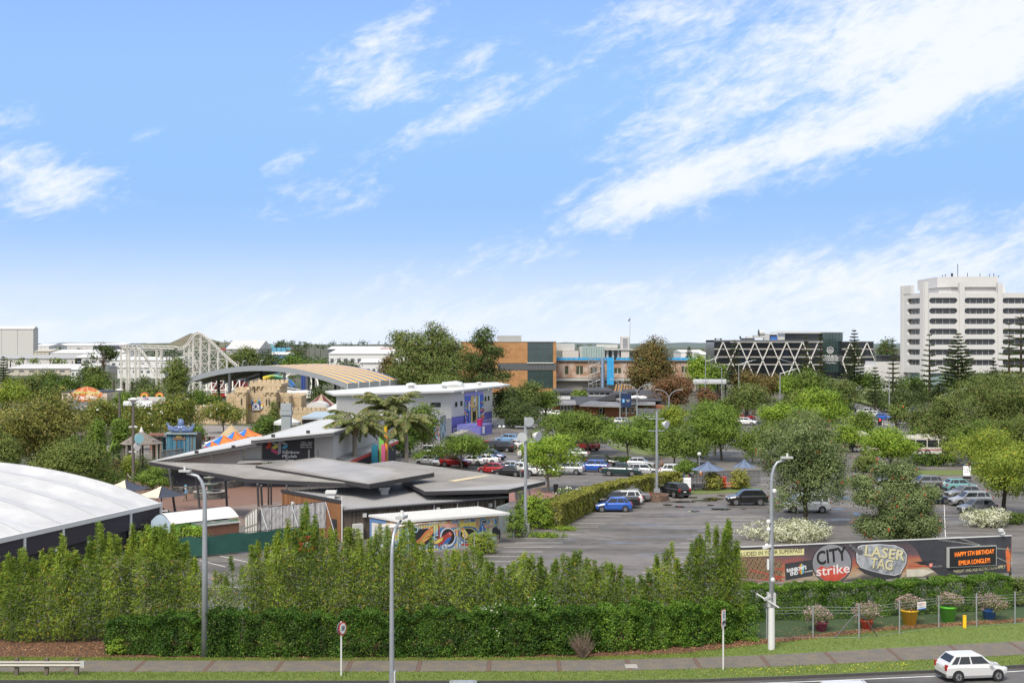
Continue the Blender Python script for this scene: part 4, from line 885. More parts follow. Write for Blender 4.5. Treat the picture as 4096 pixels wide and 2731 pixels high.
M_roofd=mat('dark_roof_sheet',(.36,.355,.35),.5,.15,.12,.35)
M_glassd=glass('dark_glass')
M_red=mat('red_paint',(.5,.04,.03),.5);M_blue=mat('blue_paint',(.04,.13,.42),.5);M_orange=mat('orange_paint',(.75,.2,.03),.5)
M_yel=mat('yellow_paint',(.85,.5,.02),.45);M_green=mat('green_paint',(.14,.6,.03),.45);M_mar=mat('maroon_paint',(.38,.02,.11),.45)
M_txtw=mat('white_letter',(.8,.8,.8),.5,var=0);M_txtk=mat('black_letter',(.02,.02,.02),.5,var=0)
def ribs(a,b,c,d,n,w=.05,h=.035):
 mb=MB();a,b,c,d=map(Vector,(a,b,c,d));up=Vector((0,0,h/2+.002))
 for i in range(n):
  t=(i+.5)/n;mb.beam(a.lerp(b,t)+up,d.lerp(c,t)+up,w,h)
 return mb
def boards(face,s0,s1,z0,zt,w,m,parent,a=.0,b=.03,name='board',jit=.006):
 n=max(1,int(round((s1-s0)/w)));w=(s1-s0)/n
 for i in range(n):
  x=s0+i*w;j=random.uniform(0,jit);mb=MB();z1a,z1b=(zt(x),zt(x+w))if callable(zt)else(zt,zt)
  g_=.012;P_=face.pt
  mb.hexa([P_(x+g_,z0,b+j),P_(x+w-g_,z0,b+j),P_(x+w-g_,z0,a),P_(x+g_,z0,a)],[P_(x+g_,z1a,b+j),P_(x+w-g_,z1b,b+j),P_(x+w-g_,z1b,a),P_(x+g_,z1a,a)])
  mb.build(name,m,parent)
  # --- white tent hall
dx=Vector((.267,.964));pl=Vector((-.964,.267));C0=Vector((-31.8,122.0))
tent=thing('tent_hall','large white fabric-roofed hall with black side screens','tent',(C0.x,C0.y,0))
M_fab=mat('tent_fabric',(.53,.53,.52),.55,0,.1,.5,col2=(.46,.46,.455),cscale=.35)
def tp(s,t,z):q=C0-dx*s+pl*t;return(q.x,q.y,z)
def tz(s,t):return 3.55+3.2*(1-((t-20)/20)**2)+.16*math.cos(2*math.pi*s/5.0)*min(1,t/3)-.05
for k in range(7):
 mb=MB();ns,nt_=8,26;vs=[]
 for i in range(ns+1):
  for j in range(nt_+1):s,t=k*5+.015+4.97*i/ns,40*j/nt_;vs.append(tp(s,t,tz(s,t)))
 mb.add(vs,[(i*(nt_+1)+j,i*(nt_+1)+j+1,(i+1)*(nt_+1)+j+1,(i+1)*(nt_+1)+j)for i in range(ns)for j in range(nt_)])
 mb.build('roof_panel',M_fab,tent,smooth=True)
 sm=MB();sm.tube([tp(k*5,t,tz(k*5,t)+.0)for t in np.linspace(.2,39.8,26)],.035,5);sm.build('seam',mat('seam_grey',(.3,.3,.3),.6),tent)
f_t=Face(tp(35,0,0),tp(0,0,0))
mb=MB();f_t.rect(mb,-.2,35.15,3.18,3.56,-.1,.16);mb.build('gutter',M_white,tent)
for k in range(8):
 mb=MB();x=35-k*5.0;f_t.rect(mb,x-.13,x+.13,0,3.17,-.05,.12);mb.build('post',M_white,tent)
 if k<7:
  mb=MB();f_t.rect(mb,x-4.86,x-.14,1.75,3.17,-.02,.02);mb.build('screen',mat('screen_charcoal',(.035,.03,.038),.7,0,.2,1.0),tent)
  mb=MB();f_t.rect(mb,x-4.86,x-.14,0,1.745,-.35,-.25);mb.build('lower_wall',M_black,tent)
mb=MB();mb.add([tp(0,t,z)for t,z in[(0,0)]+[(t,tz(0,t)-.2)for t in np.linspace(0,40,20)]+[(40,0)]],[tuple(range(22))]);mb.build('gable_wall',M_black,tent)
for u_,v_ in((222,2200),(352,2165)):
 s_,z_=f_t.sz(u_,v_);o=f_t.pt(s_,z_,.03);MB().ell(o,(.14,.06,.14),10,6).build('vent',M_white,tent)
 # --- square market umbrellas on the plaza
def umbrella(label,x,y,h,r,cols,n=4,rise=.9,rot=.6,pole=M_char,group=None,name='umbrella',cat='umbrella',sag=.12,rim=None):
 o=thing(name,label,cat,(x,y,0),0,group,local=True)
 MB().cyl((0,0,0),(0,0,h-.1),.05).build('pole',pole,o);MB().lathe([(.45,0),(.45,.08),(.1,.12)]).build('base',M_char,o)
 P_=[Vector((r*math.cos(rot+2*math.pi*i/n),r*math.sin(rot+2*math.pi*i/n),h-rise))for i in range(n)];ap=Vector((0,0,h))
 for i in range(n):
  a,b=P_[i],P_[(i+1)%n];vs=[];K_=5
  for j in range(K_+1):
   t=j/K_
   for q in range(K_+1):
    s=q/K_;e=a.lerp(b,s)+Vector((0,0,.0));e-=(a+b)*.5*(sag*4*s*(1-s))*.25;p=ap.lerp(e,t);p.z-=sag*math.sin(math.pi*t)*rise;vs.append(p)
  fs=[(j*(K_+1)+q,j*(K_+1)+q+1,(j+1)*(K_+1)+q+1,(j+1)*(K_+1)+q)for j in range(K_)for q in range(K_)]
  MB().add(vs,fs).build('panel',cols[i%len(cols)],o)
  MB().beam(ap-Vector((0,0,.06)),a-Vector((0,0,.03)),.03).build('rib',M_char,o)
 return o
M_navy=mat('navy_canvas',(.05,.06,.085),.85,0,.15,3);M_cream=mat('cream_canvas',(.6,.52,.4),.85,0,.1,3)
p=G(646,2062);umbrella('navy and cream square umbrella in front of the tilted canopy posts',p.x,p.y,3.1,2.65,[M_navy,M_cream],4,.95,R(-82),group='plaza umbrellas')
p=Vector((XU(500,149),149,0));umbrella('navy and cream umbrella half hidden by the white tent',p.x,p.y,2.85,2.8,[M_navy,M_cream],4,.95,R(-70),group='plaza umbrellas')
# --- tilted grey canopy over the entrance
cano=thing('entrance_canopy','big tilted grey canopy roof with dark edge on slanting posts','canopy',G(900,2040))
La,Fb,Rc,Mi=G(597,1846,5.2),G(986,1914,4.6),G(1476,1936,4.6),G(1040,1861,5.2)
MB().slab([La,Fb,Rc,Mi],.4).build('roof_edge',M_char,cano)
def topsheet(pts,lift,m,parent,name,inset=.0):return MB().slab([Vector(p)+Vector((0,0,lift))for p in pts],lift-.004 if lift>.01 else .006).build(name,m,parent)
topsheet([La,Fb,Rc,Mi],.03,M_roofg,cano,'roof_sheet');up_=Vector((0,0,.03));ribs(Fb+up_,Rc+up_,Mi+up_,La+up_,34,.04,.03).build('roof_ribs',M_roofg,cano)['kind']='stuff'
Mi2,Bk,Re,Rc2=G(1022,1862,5.35),G(1269,1830,5.9),G(1737,1890,4.95),G(1476,1936,4.75)
MB().slab([Mi2,Rc2,Re,Bk],.42).build('roof_edge',M_char,cano);topsheet([Mi2,Rc2,Re,Bk],.03,M_roofg,cano,'roof_sheet')
ribs(Rc2+Vector((0,0,.03)),Re+Vector((0,0,.03)),Bk+Vector((0,0,.03)),Mi2+Vector((0,0,.03)),30,.04,.03).build('roof_ribs',M_roofg,cano)['kind']='stuff'
for(u0,v0,u1,v1)in((677,1876,701,2052),(784,1899,801,2055),(902,1918,909,2046),(1030,1935,1034,2025),(1044,1940,1048,2022)):
 b=G(u1,v1);t=A(u0,v0,b.y-1.0);MB().cyl(b,t,.13,.13,12).build('post',M_steel,cano)
b=G(1074,2019);MB().cyl(b,Vector((b.x,b.y,4.8)),.1).build('downpipe',M_char,cano);MB().cyl(b+Vector((.3,0,0)),Vector((b.x+.3,b.y,4.8)),.1).build('downpipe',M_char,cano)
for u_,v_ in((1147,1960),(1236,1958),(1271,1955)):b=G(u_,v_);MB().cyl(b,(b.x,b.y,4.9),.12).build('post',M_steel,cano)
# second canopy with translucent strips
can2=thing('walkway_canopy','long flat grey canopy with yellowish translucent strips','canopy',G(2034,2040))
q=[G(1480,1856,4.3),G(1700,1965,3.9),G(2034,1957,3.9),G(2181,1925,3.9),G(1569,1844,4.3)]
MB().slab(q,.36).build('roof_edge',M_char,can2);topsheet(q,.03,M_roofg,can2,'roof_sheet');ribs(q[1]+up_,q[3]+up_,q[4]+up_,q[0]+up_,60,.04,.03).build('roof_ribs',M_roofg,can2)['kind']='stuff'
M_trans=mat('translucent_strip',(.55,.45,.26),.5,0,.2,1.0)
za=lambda u,v:G(u,v,4.07)
for(x0,y0,x1,y1,x2,y2,x3,y3)in((640,645,840,618,875,622,690,652),(880,682,1060,650,1100,655,930,685),(1060,730,1300,684,1345,690,1100,735),(1190,775,1540,718,1600,724,1260,785)):
 MB().slab([za(*m3(x0,y0)),za(*m3(x1,y1)),za(*m3(x2,y2)),za(*m3(x3,y3))],.02).build('skylight',M_trans,can2)
for u_,v_ in((2092,2010),(2120,1995),(1632,1980)):b=G(u_,v_);MB().cyl(b,(b.x-.3,b.y+.3,3.6),.11).build('post',M_steel,can2)
# --- timber block
tb=thing('timber_building','low dark timber-clad building with ribbed grey roof and cedar end wall','building',(-15.5,122.4,0))
FL,FR=Vector((-15.5,122.4)),Vector((-.7,132.3));sd_=Vector((-.604,.797));BL,BR=FL+sd_*11.4,FR+sd_*10.1
fF=Face(FL,FR);fS=Face(BL,FL)
MB().prism([FL,FR,BR,BL],0,[2.85,2.85,3.4,3.4]).build('walls',M_weath,tb)
boards(fF,.02,fF.L-.02,0,2.72,.2,M_weath,tb)
boards(fS,.02,fS.L-.02,1.5-1.5,lambda s:3.42,.19,M_cedar,tb)
e0,e1=fF.pt(-.25,2.95,.3),fF.pt(fF.L+.25,2.95,.3);r0,r1=Vector((BL.x,BL.y,3.58)),Vector((BR.x,BR.y,3.58));e0i=fF.pt(.25,2.95,.3);r0i=r0+Vector((fF.d.x,fF.d.y,0))*.25
MB().slab([e0i,e1,r1,r0i],.1).build('roof',M_roofd,tb)
ribs(e0i,e1,r1,r0i,52,.05,.05).build('roof_ribs',M_roofd,tb)['kind']='stuff'
mb=MB();fS.rect(mb,-.1,fS.L+.1,3.43,3.72,-.12,.1);mb.build('parapet',M_char,tb)
mb=MB();fF.rect(mb,.05,fF.L+.25,2.7,2.86,.04,.36);mb.build('gutter',M_char,tb)
for u_,v_ in((1325,1975),(1538,1960)):
 b=G(u_,v_+18,3.25);MB().box(b.x-.35,b.x+.35,b.y-.35,b.y+.35,3.1,3.75).box(b.x-.5,b.x+.5,b.y-.5,b.y+.5,3.75,4.0).build('roof_vent',M_white,tb)
for s in(.05,9.7,12.3,14.6,16.6):b=fF.pt(s,0,.1);MB().cyl(b,b+Vector((0,0,4.1 if s<1 else 2.75)),.06).build('downpipe',M_white,tb)
for s in(2.3,10.1,16.0):mb=MB();fF.rect(mb,s-.15,s+.15,2.05,2.4,.03,.3);mb.build('wall_light',M_white,tb)
mb=MB();fF.rect(mb,1.1,2.0,0,1.5,.04,.5);mb.build('meter_box',M_offw,tb)
mb=MB();fS.rect(mb,fS.L-1.6,fS.L-.7,0,1.9,.03,.08);mb.build('door',M_char,tb)
mb=MB();fS.rect(mb,2.2,2.6,2.5,2.75,.03,.2);mb.build('wall_light',M_white,tb)
# raised back part with boards beside the canopy
f2=Face(G(1790,2010),G(2034,2030));f2=Face((-6.1,140.6),(-1.0,131.8+1.2))
bx=thing('timber_screen','tall weathered timber wall behind the timber block roof','wall',(-2.5,136.0,0));fB=Face(G(1795,2050),G(2036,2075))
f3=Face((XU(1795,141.5),141.5),(XU(2036,128.8),128.8+5));boards(f3,0,f3.L,0,3.75,.2,M_weath,bx,0,.06)
# --- containers
ctn=thing('mural_container','rusty shipping container painted with a bright mural of birds','shipping container',G(1565,2230))
A0,A1=Vector((-10.1,113.0)),Vector((-1.0,121.6));dC=(A1-A0).normalized();A1=A0+dC*12.2;fC=Face(A0,A1);HC=2.55
def mural_mat():
 m=bpy.data.materials.new('mural_paint');m.use_nodes=True;n=NG(m.node_tree);p=m.node_tree.nodes['Principled BSDF']
 P_=n.n('ShaderNodeNewGeometry').outputs['Position']
 mp=n.n('ShaderNodeMapping',{'Vector':P_,'Scale':(.42,.12,.75),'Location':(3.1,0,1.7)}).outputs[0]
 nz=n.noise(mp,1.25,1.5,.5,1.1)
 cr=n.n('ShaderNodeValToRGB',{0:nz});cr.color_ramp.interpolation='CONSTANT';e=cr.color_ramp.elements
 cols=[(0,(.03,.03,.035)),(.36,(.5,.62,.65)),(.41,(.05,.16,.42)),(.45,(.32,.5,.6)),(.49,(.5,.55,.3)),(.52,(.65,.5,.05)),(.55,(.65,.3,.2)),(.58,(.45,.58,.62)),(.62,(.06,.2,.5)),(.66,(.4,.5,.12)),(.7,(.02,.02,.025))]
 e[0].position=0;e[0].color=c4(cols[0][1]);e[1].position=cols[1][0];e[1].color=c4(cols[1][1])
 for ps,c in cols[2:]:k=e.new(ps);k.color=c4(c)
 n.put(p.inputs['Base Color'],n.mix(n.m('MULTIPLY',n.noise(P_,5,4),.3),cr.outputs[0],(.25,.25,.25,1)));p.inputs['Roughness'].default_value=.6;return m
M_ctn=mat('container_grey',(.42,.45,.43),.6,0,.15,1.0,col2=(.34,.36,.34),cscale=.7);M_rust=mat('rusty_frame',(.3,.17,.1),.8,0,.4,3,col2=(.5,.48,.44),cscale=1.5)
def corrug(face,s0,s1,z0,z1,per=.28,dep=.045,base=0.0):
 mb=MB();n=int((s1-s0)/per);per=(s1-s0)/n;pts=[]
 for i in range(n):
  x=s0+i*per;pts+=[(x,0),(x+per*.25,dep),(x+per*.5,dep),(x+per*.75,0)]
 pts.append((s1,0));vs=[face.pt(a,z,base+b)for z in(z0,z1)for a,b in pts];k=len(pts)
 mb.add(vs,[(i,i+1,k+i+1,k+i)for i in range(k-1)]);return mb
nC=-fC.n;B0,B1=A0+nC*2.44,A1+nC*2.44
corrug(fC,.12,12.08,.14,HC-.1,base=-.03).build('side_panel',mural_mat(),ctn)
for s in(0,12.08):mb=MB();fC.rect(mb,s,s+.12,0,HC,-.12,.03);mb.build('corner_post',M_rust,ctn)
for z0,z1 in((0,.14),(HC-.1,HC)):mb=MB();fC.rect(mb,.12,12.08,z0,z1,-.1,.025);mb.build('rail',M_rust if z0 else M_ctn,ctn)
MB().slab([(A0.x,A0.y,HC-.02),(A1.x,A1.y,HC-.02),(B1.x,B1.y,HC-.02),(B0.x,B0.y,HC-.02)],.06).build('roof',mat('container_roof',(.62,.6,.56),.7,0,.12,1,col2=(.45,.33,.24),cscale=.55),ctn)
fE=Face(B0,A0);corrug(fE,.1,2.34,.1,HC-.1,.3,.05,-.04).build('end_panel',M_ctn,ctn)
for s in(.3,.9,1.5,2.1):b=fE.pt(s,0,.05);MB().cyl(b+Vector((0,0,.1)),b+Vector((0,0,HC-.1)),.025).build('lock_bar',M_ctn,ctn)
fE2=Face(A1,B1);mb=MB();fE2.rect(mb,0,2.44,0,HC-.03,-.05,0);mb.build('end_panel',M_ctn,ctn)
mk=K(1500,2000,2.24)
def paint(pts,col,lift,name='painted_shape'):
 mb=MB();fC.poly(mb,[fC.sz(*mk(x,y))for x,y in pts],.03+lift,.033+lift);return mb.build(name,mat('paint_%02d%02d%02d'%tuple(int(c*99)for c in col),col,.6,0,.25,4),ctn)
def oval(cx,cy,rx,ry,n=14,a=0.0):return[(cx+rx*math.cos(t)*math.cos(a)-ry*math.sin(t)*math.sin(a),cy+rx*math.cos(t)*math.sin(a)+ry*math.sin(t)*math.cos(a))for t in np.linspace(0,2*math.pi,n+1)[:-1]][::-1]
DK,RD,OR,YE,BL_,WH,SK,PK,GR=(.025,.025,.03),(.42,.06,.05),(.72,.24,.08),(.72,.6,.14),(.05,.16,.45),(.68,.7,.68),(.42,.6,.68),(.66,.34,.26),(.34,.42,.1)
paint(oval(650,335,78,95),BL_,.0);paint(oval(650,330,70,88),WH,.003);paint(oval(652,325,60,72),DK,.006)
paint(oval(835,305,90,72),BL_,.0);paint(oval(835,305,78,60),YE,.003);paint(oval(832,305,72,54),DK,.006)
paint([(335,265),(470,250),(525,290),(505,360),(430,415),(350,400)][::-1],DK,.006)
paint([(515,230),(518,290),(490,335),(440,375),(380,390),(350,380),(400,340),(450,280)],OR,.009)
for k in range(6):paint([(515-k*8,232+k*20),(519-k*9,240+k*20),(385+k*4,372+k*2),(380+k*3,368+k*2)],YE if k%2 else RD,.012)
paint([(510,390),(560,345),(620,310),(650,285),(675,277),(690,300),(680,325),(665,365),(620,395),(570,392)][::-1],RD,.009);paint([(600,395),(650,385),(680,345),(672,325),(640,345)],BL_,.012)
paint([(515,392),(560,350),(605,330),(600,360),(560,385)][::-1],YE,.014);paint([(670,298),(692,305),(672,314)][::-1],OR,.014);paint(oval(664,297,5,5,8),WH,.015)
paint([(600,400),(608,400),(612,432),(600,434)][::-1],WH,.012);paint([(625,398),(632,396),(640,428),(630,432)][::-1],WH,.012)
paint([(762,275),(785,248),(805,262),(830,300),(825,335),(800,345),(780,320),(782,285)][::-1],YE,.009);paint([(785,280),(805,290),(820,330),(800,335)][::-1],PK,.012)
paint([(825,315),(905,268),(908,295),(840,335)][::-1],GR,.009);paint([(828,335),(905,325),(900,365),(850,355)][::-1],RD,.009);paint([(768,265),(785,246),(800,256),(785,270)][::-1],OR,.012)
paint([(935,240),(955,215),(975,228),(985,268),(960,285),(935,275)][::-1],BL_,.009);paint([(950,230),(965,232),(960,258)][::-1],SK,.012)
paint(oval(1035,235,20,28),PK,.006);paint(oval(1035,235,10,16),DK,.009);paint(oval(990,230,13,20),PK,.006);paint(oval(938,330,24,26),PK,.006);paint(oval(938,330,15,14),DK,.009);paint(oval(1078,280,30,42),DK,.006);paint(oval(1112,300,10,45),DK,.006)
paint([(590,212),(735,203),(740,240),(640,245),(590,235)][::-1],PK,.0);paint([(745,203),(900,190),(905,240),(820,232),(760,240)][::-1],YE,.0)
paint([(770,388),(870,380),(900,392),(830,408),(770,402)][::-1],RD,.003);paint([(390,450),(560,430),(570,440),(480,455)][::-1],YE,.003);paint([(565,215),(575,215),(580,420),(570,420)][::-1],RD,.003)
paint(oval(360,262,26,28),SK,.007);paint(oval(360,262,17,19),DK,.0085)
# storage shed with white roof behind it
shed=thing('storage_shed','white-roofed storage shed behind the mural container','shed',(-8.0,122.0,0))
S=[G(1474,2058,2.95),G(1607,2083,2.85),G(2040,2050,2.85),G(1913,2024,2.95)]
MB().slab(S,.18).build('roof',M_offw,shed);ribs(S[1],S[2],S[3],S[0],40,.05,.03).build('roof_ribs',M_offw,shed)['kind']='stuff'
fx=Face(S[0],S[1]);mb=MB();fx.rect(mb,.1,fx.L-.1,0,2.6,-.3,-.2);mb.build('wall',M_ctn,shed)
mb=MB();fx.rect(mb,.2,fx.L*.45,0,2.3,-.2,-.15);mb.build('roller_door',M_offw,shed);mb=MB();fx.rect(mb,.05,.25,0,2.65,-.2,-.1);fx.rect(mb,.05,fx.L*.5,2.35,2.65,-.19,-.12);mb.build('door_frame',mat('frame_blue',(.1,.2,.4),.6),shed)
mb=MB();fx.rect(mb,fx.L*.52,fx.L*.58,0,2.6,-.2,-.1);mb.build('door_frame',M_rust,shed)
fz=Face((XU(1990,126.0),126.0),(XU(2040,129.2),129.2));corrug(fz,0,fz.L,0,2.7,.28,.05,-.1).build('side_panel',M_ctn,shed)
# steel posts of the fence before the container
for(u_,v0,v1)in((1858,2125,2270),(1897,2130,2240),(1931,2115,2200),(1964,2090,2195),(1788,2170,2230),(1825,2180,2240),(2056,2045,2150),(2075,2060,2140)):
 b=G(u_,v1);o=MB().cyl((0,0,0),(0,0,ZV(v0,b.y)),.035).build('fence_post',M_galv);o.location=b;tag(o,'thin grey steel post of the wire fence near the mural container','fence post','steel posts by the mural container')
 # --- green screened fence, tarpaulin frame, huts
gf=thing('screen_fence','chain fence covered with dark green shade cloth','fence',G(822,2226));M_gcl=mat('green_shadecloth',(.018,.075,.06),.8,0,.35,1.2,.4,3)
pts=[G(700,2232),G(812,2230),G(822,2226),G(1040,2205),G(1197,2186),G(1275,2178)]
for a,b in zip(pts[:-1],pts[1:]):
 f=Face(a,b);mb=MB();n_=14;vs=[]
 for i in range(n_+1):
  for j in range(6):s=f.L*i/n_;z=.12+1.62*j/5-.05*math.sin(math.pi*i/n_*3)*(j==5);vs.append(f.pt(s,z,.05*math.sin(i*1.9+j)+.04))
 mb.add(vs,[(i*6+j,i*6+j+1,(i+1)*6+j+1,(i+1)*6+j)for i in range(n_)for j in range(5)]);mb.build('cloth',M_gcl,gf,smooth=True)
 MB().cyl(f.pt(0,1.78,-.02),f.pt(f.L,1.78,-.02),.025).build('rail',M_char,gf)
 k=max(1,int(f.L/2.8))
 for i in range(k+1):b_=f.pt(f.L*i/k,0,-.03);MB().cyl(b_,b_+Vector((0,0,1.85)),.035).build('post',M_char,gf)
ts=thing('tarpaulin_screen','frame wall covered with crinkled silver tarpaulin','screen',G(1042,2150));fT=Face(G(1042,2180),(XU(1304,121.5),121.5))
s1_,zt1=fT.sz(1042,2029);zb1=fT.sz(1042,2119)[1];zt2=fT.sz(1304,2006)[1]
M_tarp=mat('silver_tarp',(.42,.41,.41),.42,.25,.25,3,.9,5);nP=6
for k in range(nP):
 n_,q_=10,10;vs=[]
 for i in range(n_+1):
  for j in range(q_+1):
   s=fT.L*(k+.02+.96*i/n_)/nP;zt_=zt1+(zt2-zt1)*s/fT.L;z=zb1+(zt_-zb1)*j/q_
   vs.append(fT.pt(s,z,.08+.07*math.sin(i*1.7+j*.9+k)*math.sin(j*.8)+random.uniform(-.05,.05)))
 MB().add(vs,[(i*(q_+1)+j,(i+1)*(q_+1)+j,(i+1)*(q_+1)+j+1,i*(q_+1)+j+1)for i in range(n_)for j in range(q_)]).build('tarpaulin',M_tarp,ts,smooth=True)
for k in range(nP+1):
 s=fT.L*k/nP;zt_=zt1+(zt2-zt1)*k/nP;mb=MB();fT.rect(mb,s-.03,s+.03,0,zt_+.02,-.03,.04);mb.build('upright',M_char,ts)
mb=MB();fT.bar(mb,0,zt1,fT.L,zt2,.08,-.03,.05);mb.build('top_rail',M_char,ts)
for k in(.0,.47,.99):a=fT.pt(fT.L*k,zt1+(zt2-zt1)*k,.1);b=fT.pt(fT.L*k+.9,0,1.9);MB().cyl(b,a,.035).build('stay',M_galv,ts)
wf=thing('panel_screen','white panel screen with timber battens beside the silver tarpaulin','screen',G(954,2160));fW=Face((XU(954,118),121.0),(XU(1040,121.5),120.2))
for k in range(5):
 a,b=fW.L*(k+.04)/5,fW.L*(k+.96)/5;zA,zB=fW.sz(954,2063)[1],fW.sz(1038,2027)[1]
 for h0,h1 in((0.0,.48),(.52,1.0)):
  mb=MB();t0,t1_=a/fW.L,b/fW.L;zt0,zt1_=zA+(zB-zA)*t0,zA+(zB-zA)*t1_;z0=.4
  fW.poly(mb,[(a,z0+(zt0-z0)*h0),(b,z0+(zt1_-z0)*h0),(b,z0+(zt1_-z0)*h1),(a,z0+(zt0-z0)*h1)],0,.03);mb.build('panel',M_white,wf)
 mb=MB();fW.rect(mb,b,b+.08,0,zt1_,-.02,.07);mb.build('batten',mat('batten_grey',(.25,.23,.2),.8),wf)
mb=MB();fW.bar(mb,0,zA,fW.L,zB,.1,-.02,.07);fW.bar(mb,0,(zA+.4)/2,fW.L,(zB+.4)/2,.09,.031,.075);mb.build('rail',MATS['batten_grey'],wf)
# arched white-roof kiosk
ki=thing('arched_kiosk','small kiosk with long white barrel roof','kiosk',G(700,2130));fK=Face(G(640,2150),(XU(956,126),126));M_lblue=mat('light_blue_wall',(.42,.52,.62),.7)
a0=G(686,2096,2.35);a1=G(956,2066,2.5);b0=G(604,2080,2.35)
L_=(a1-a0);wv=(b0-a0);mb=MB();vs=[]
for i in(0,1):
 for j in range(13):
  t=j/12;p_=a0+wv*t+L_*i;p_.z+=.75*math.sin(math.pi*t);vs.append(p_)
mb.add(vs,[(j,j+1,13+j+1,13+j)for j in range(12)]);mb.build('roof',M_offw,ki,smooth=True)
mb=MB();mb.add([Vector((p_[0],p_[1],p_[2]-.08))for p_ in vs[:13]]+[Vector((a0.x,a0.y,0)),Vector((b0.x,b0.y,0))],[tuple([14]+list(range(12,-1,-1))+[13])]);mb.build('end_wall',M_lblue,ki)
fk=Face(a0,a1);mb=MB();fk.rect(mb,.05,fk.L,0,2.3,-.3,-.2);mb.build('side_wall',mat('lime_wall',(.24,.5,.1),.7),ki)
mb=MB();fk.rect(mb,.9,2.4,.5,2.1,-.2,-.16);sg=mb.build('sign_board',M_txtk,ki);text("RAINBOW'S\nEND",'lettering',M_txtw,sg,fk.mat(1.65,1.35,-.155),.34)
fke=Face(b0,a0);mb=MB();fke.rect(mb,.8,1.7,.9,1.9,.0,.05);mb.build('window',M_glassd,ki)
# lime kiosk
lk=thing('lime_kiosk','lime green hut with corrugated dark green roof and brown panel side','kiosk',G(808,2160));c0,c1_,c2_,c3_=G(734,2086,2.3),G(812,2100,2.3),G(958,2084,2.3),G(868,2067,2.3)
MB().slab([c0,c1_,c2_,c3_],.1).build('roof',mat('green_roof',(.07,.13,.09),.6,0,.25,2,col2=(.2,.2,.19),cscale=1.2),lk);ribs(c1_,c2_,c3_,c0,26,.05,.03).build('roof_ribs',MATS['green_roof'],lk)['kind']='stuff'
fl=Face(c0,c1_);mb=MB();fl.rect(mb,.08,fl.L,0,2.18,-.25,-.05);mb.build('front_wall',MATS['lime_wall'],lk);mb=MB();fl.rect(mb,fl.L*.5,fl.L*.8,.9,1.8,-.05,0.0);mb.build('window',M_glassd,lk)
fr=Face(c1_,c2_)
for k in range(3):mb=MB();fr.rect(mb,fr.L*k/3+.01,fr.L*(k+1)/3-.01,0,2.18,-.2,-.05);mb.build('panel',mat('brown_panel',(.2,.095,.06),.7,0,.12,1),lk)
mb=MB();fr.rect(mb,-.05,fr.L+.1,2.19,2.32,-.1,.06);mb.build('fascia',M_offw,lk)
# red bin
p=G(1232,2205);rb=thing('red_skip','red drinks cooler bin half hidden by bamboo','bin',p);MB().box(p.x-.75,p.x+.75,p.y-.5,p.y+.5,.1,1.15).build('body',M_red,rb);MB().box(p.x-.8,p.x+.8,p.y-.55,p.y+.55,1.16,1.28).build('lid',M_red,rb)
fb=Face((p.x-.75,p.y-.5),(p.x+.75,p.y-.5));mb=MB();fb.poly(mb,[(.35,.5),(.9,.35),(1.2,.7),(.8,.95),(.45,.8)],0.0,.02);mb.build('label_patch',M_txtw,rb)
# ---------------------------------------------------------------- the amusement park behind the entrance
M_ribw=mat('ribbed_white_wall',(.5,.5,.49),.55,0,.08,.6);M_hall=mat('hall_wall',(.50,.50,.485),.6,0,.06,.5)
M_sroof=mat('pale_roof',(.5,.5,.48),.55,.05,.1,.4);M_dark=mat('dark_blue_wall',(.035,.037,.05),.7,0,.15,1)
# --- arcade with the mono-pitch roof
pb=thing('arcade_building','grey arcade building with sloping roof and a big dark sign panel','building',(XU(1050,169),169,0));YP=169.0
fP=Face((XU(640,YP),YP),(XU(1334,YP),YP))
def roofline(s):u=2048+F*(fP.p.x+s)/YP;return ZV(np.interp(u,[600,1047,1049,1334],[1846,1772,1745,1733]),YP)
for a,b in((640,842),(844,976),(978,1047)):
 mb=MB();s0,s1=fP.s(a)+.03,fP.s(b)-.03;fP.poly(mb,[(s0,2.2),(s1,2.2),(s1,roofline(s1)-.05),(s0,max(2.3,roofline(s0)-.05))],-.2,0);mb.build('wall_panel',M_ribw,pb)
 sl=MB();z=2.3
 while z<roofline(s1)-.2:
  sa=s0 if roofline(s0)-.1>z else s0+(s1-s0)*(z+.1-roofline(s0))/max(.01,roofline(s1)-roofline(s0));fP.rect(sl,sa,s1,z,z+.1,.001,.035);z+=.2
 sl.build('cladding_ribs',M_ribw,pb)['kind']='stuff'
mb=MB();fP.rect(mb,0,fP.L,0,2.18,-.3,-.1);mb.build('base_wall',M_dark,pb)
panel=MB();s0,s1=fP.s(1049),fP.s(1256);fP.poly(panel,[(s0,3.2),(s1,3.2),(s1,roofline(s1)-.15),(s0,roofline(s0)-.1)],-.1,.12);panel=panel.build('sign_panel',mat('sign_charcoal',(.05,.052,.058),.6,0,.08,1),pb)
kz=K(1050,1700,4.48)
def logo(pts,col,parent,nm='emblem'):
 mb=MB();fP.poly(mb,[fP.sz(*kz(x,y))for x,y in pts],.121,.15);mb.build(nm,mat('sg_%02d%02d%02d'%tuple(int(c*99)for c in col),col,.5,var=.05),parent)
for pts,c in(([(97,288),(155,260),(155,395),(97,425)],(.62,.07,.03)),([(45,397),(96,368),(96,424)],(.5,.08,.13)),([(160,402),(275,333),(275,398),(222,428)],(.75,.68,.12)),([(160,404),(222,430),(275,460),(275,530),(160,468)],(.6,.09,.18)),([(162,260),(272,330),(222,358),(164,315)],(.32,.36,.36)),([(280,292),(335,262),(335,500),(280,530)],(.42,.38,.45)),([(342,262),(452,332),(395,360),(342,325)],(.33,.38,.38)),([(342,400),(452,334),(452,395),(390,430)],(.1,.42,.65))):
 logo(pts[::-1],c,panel)
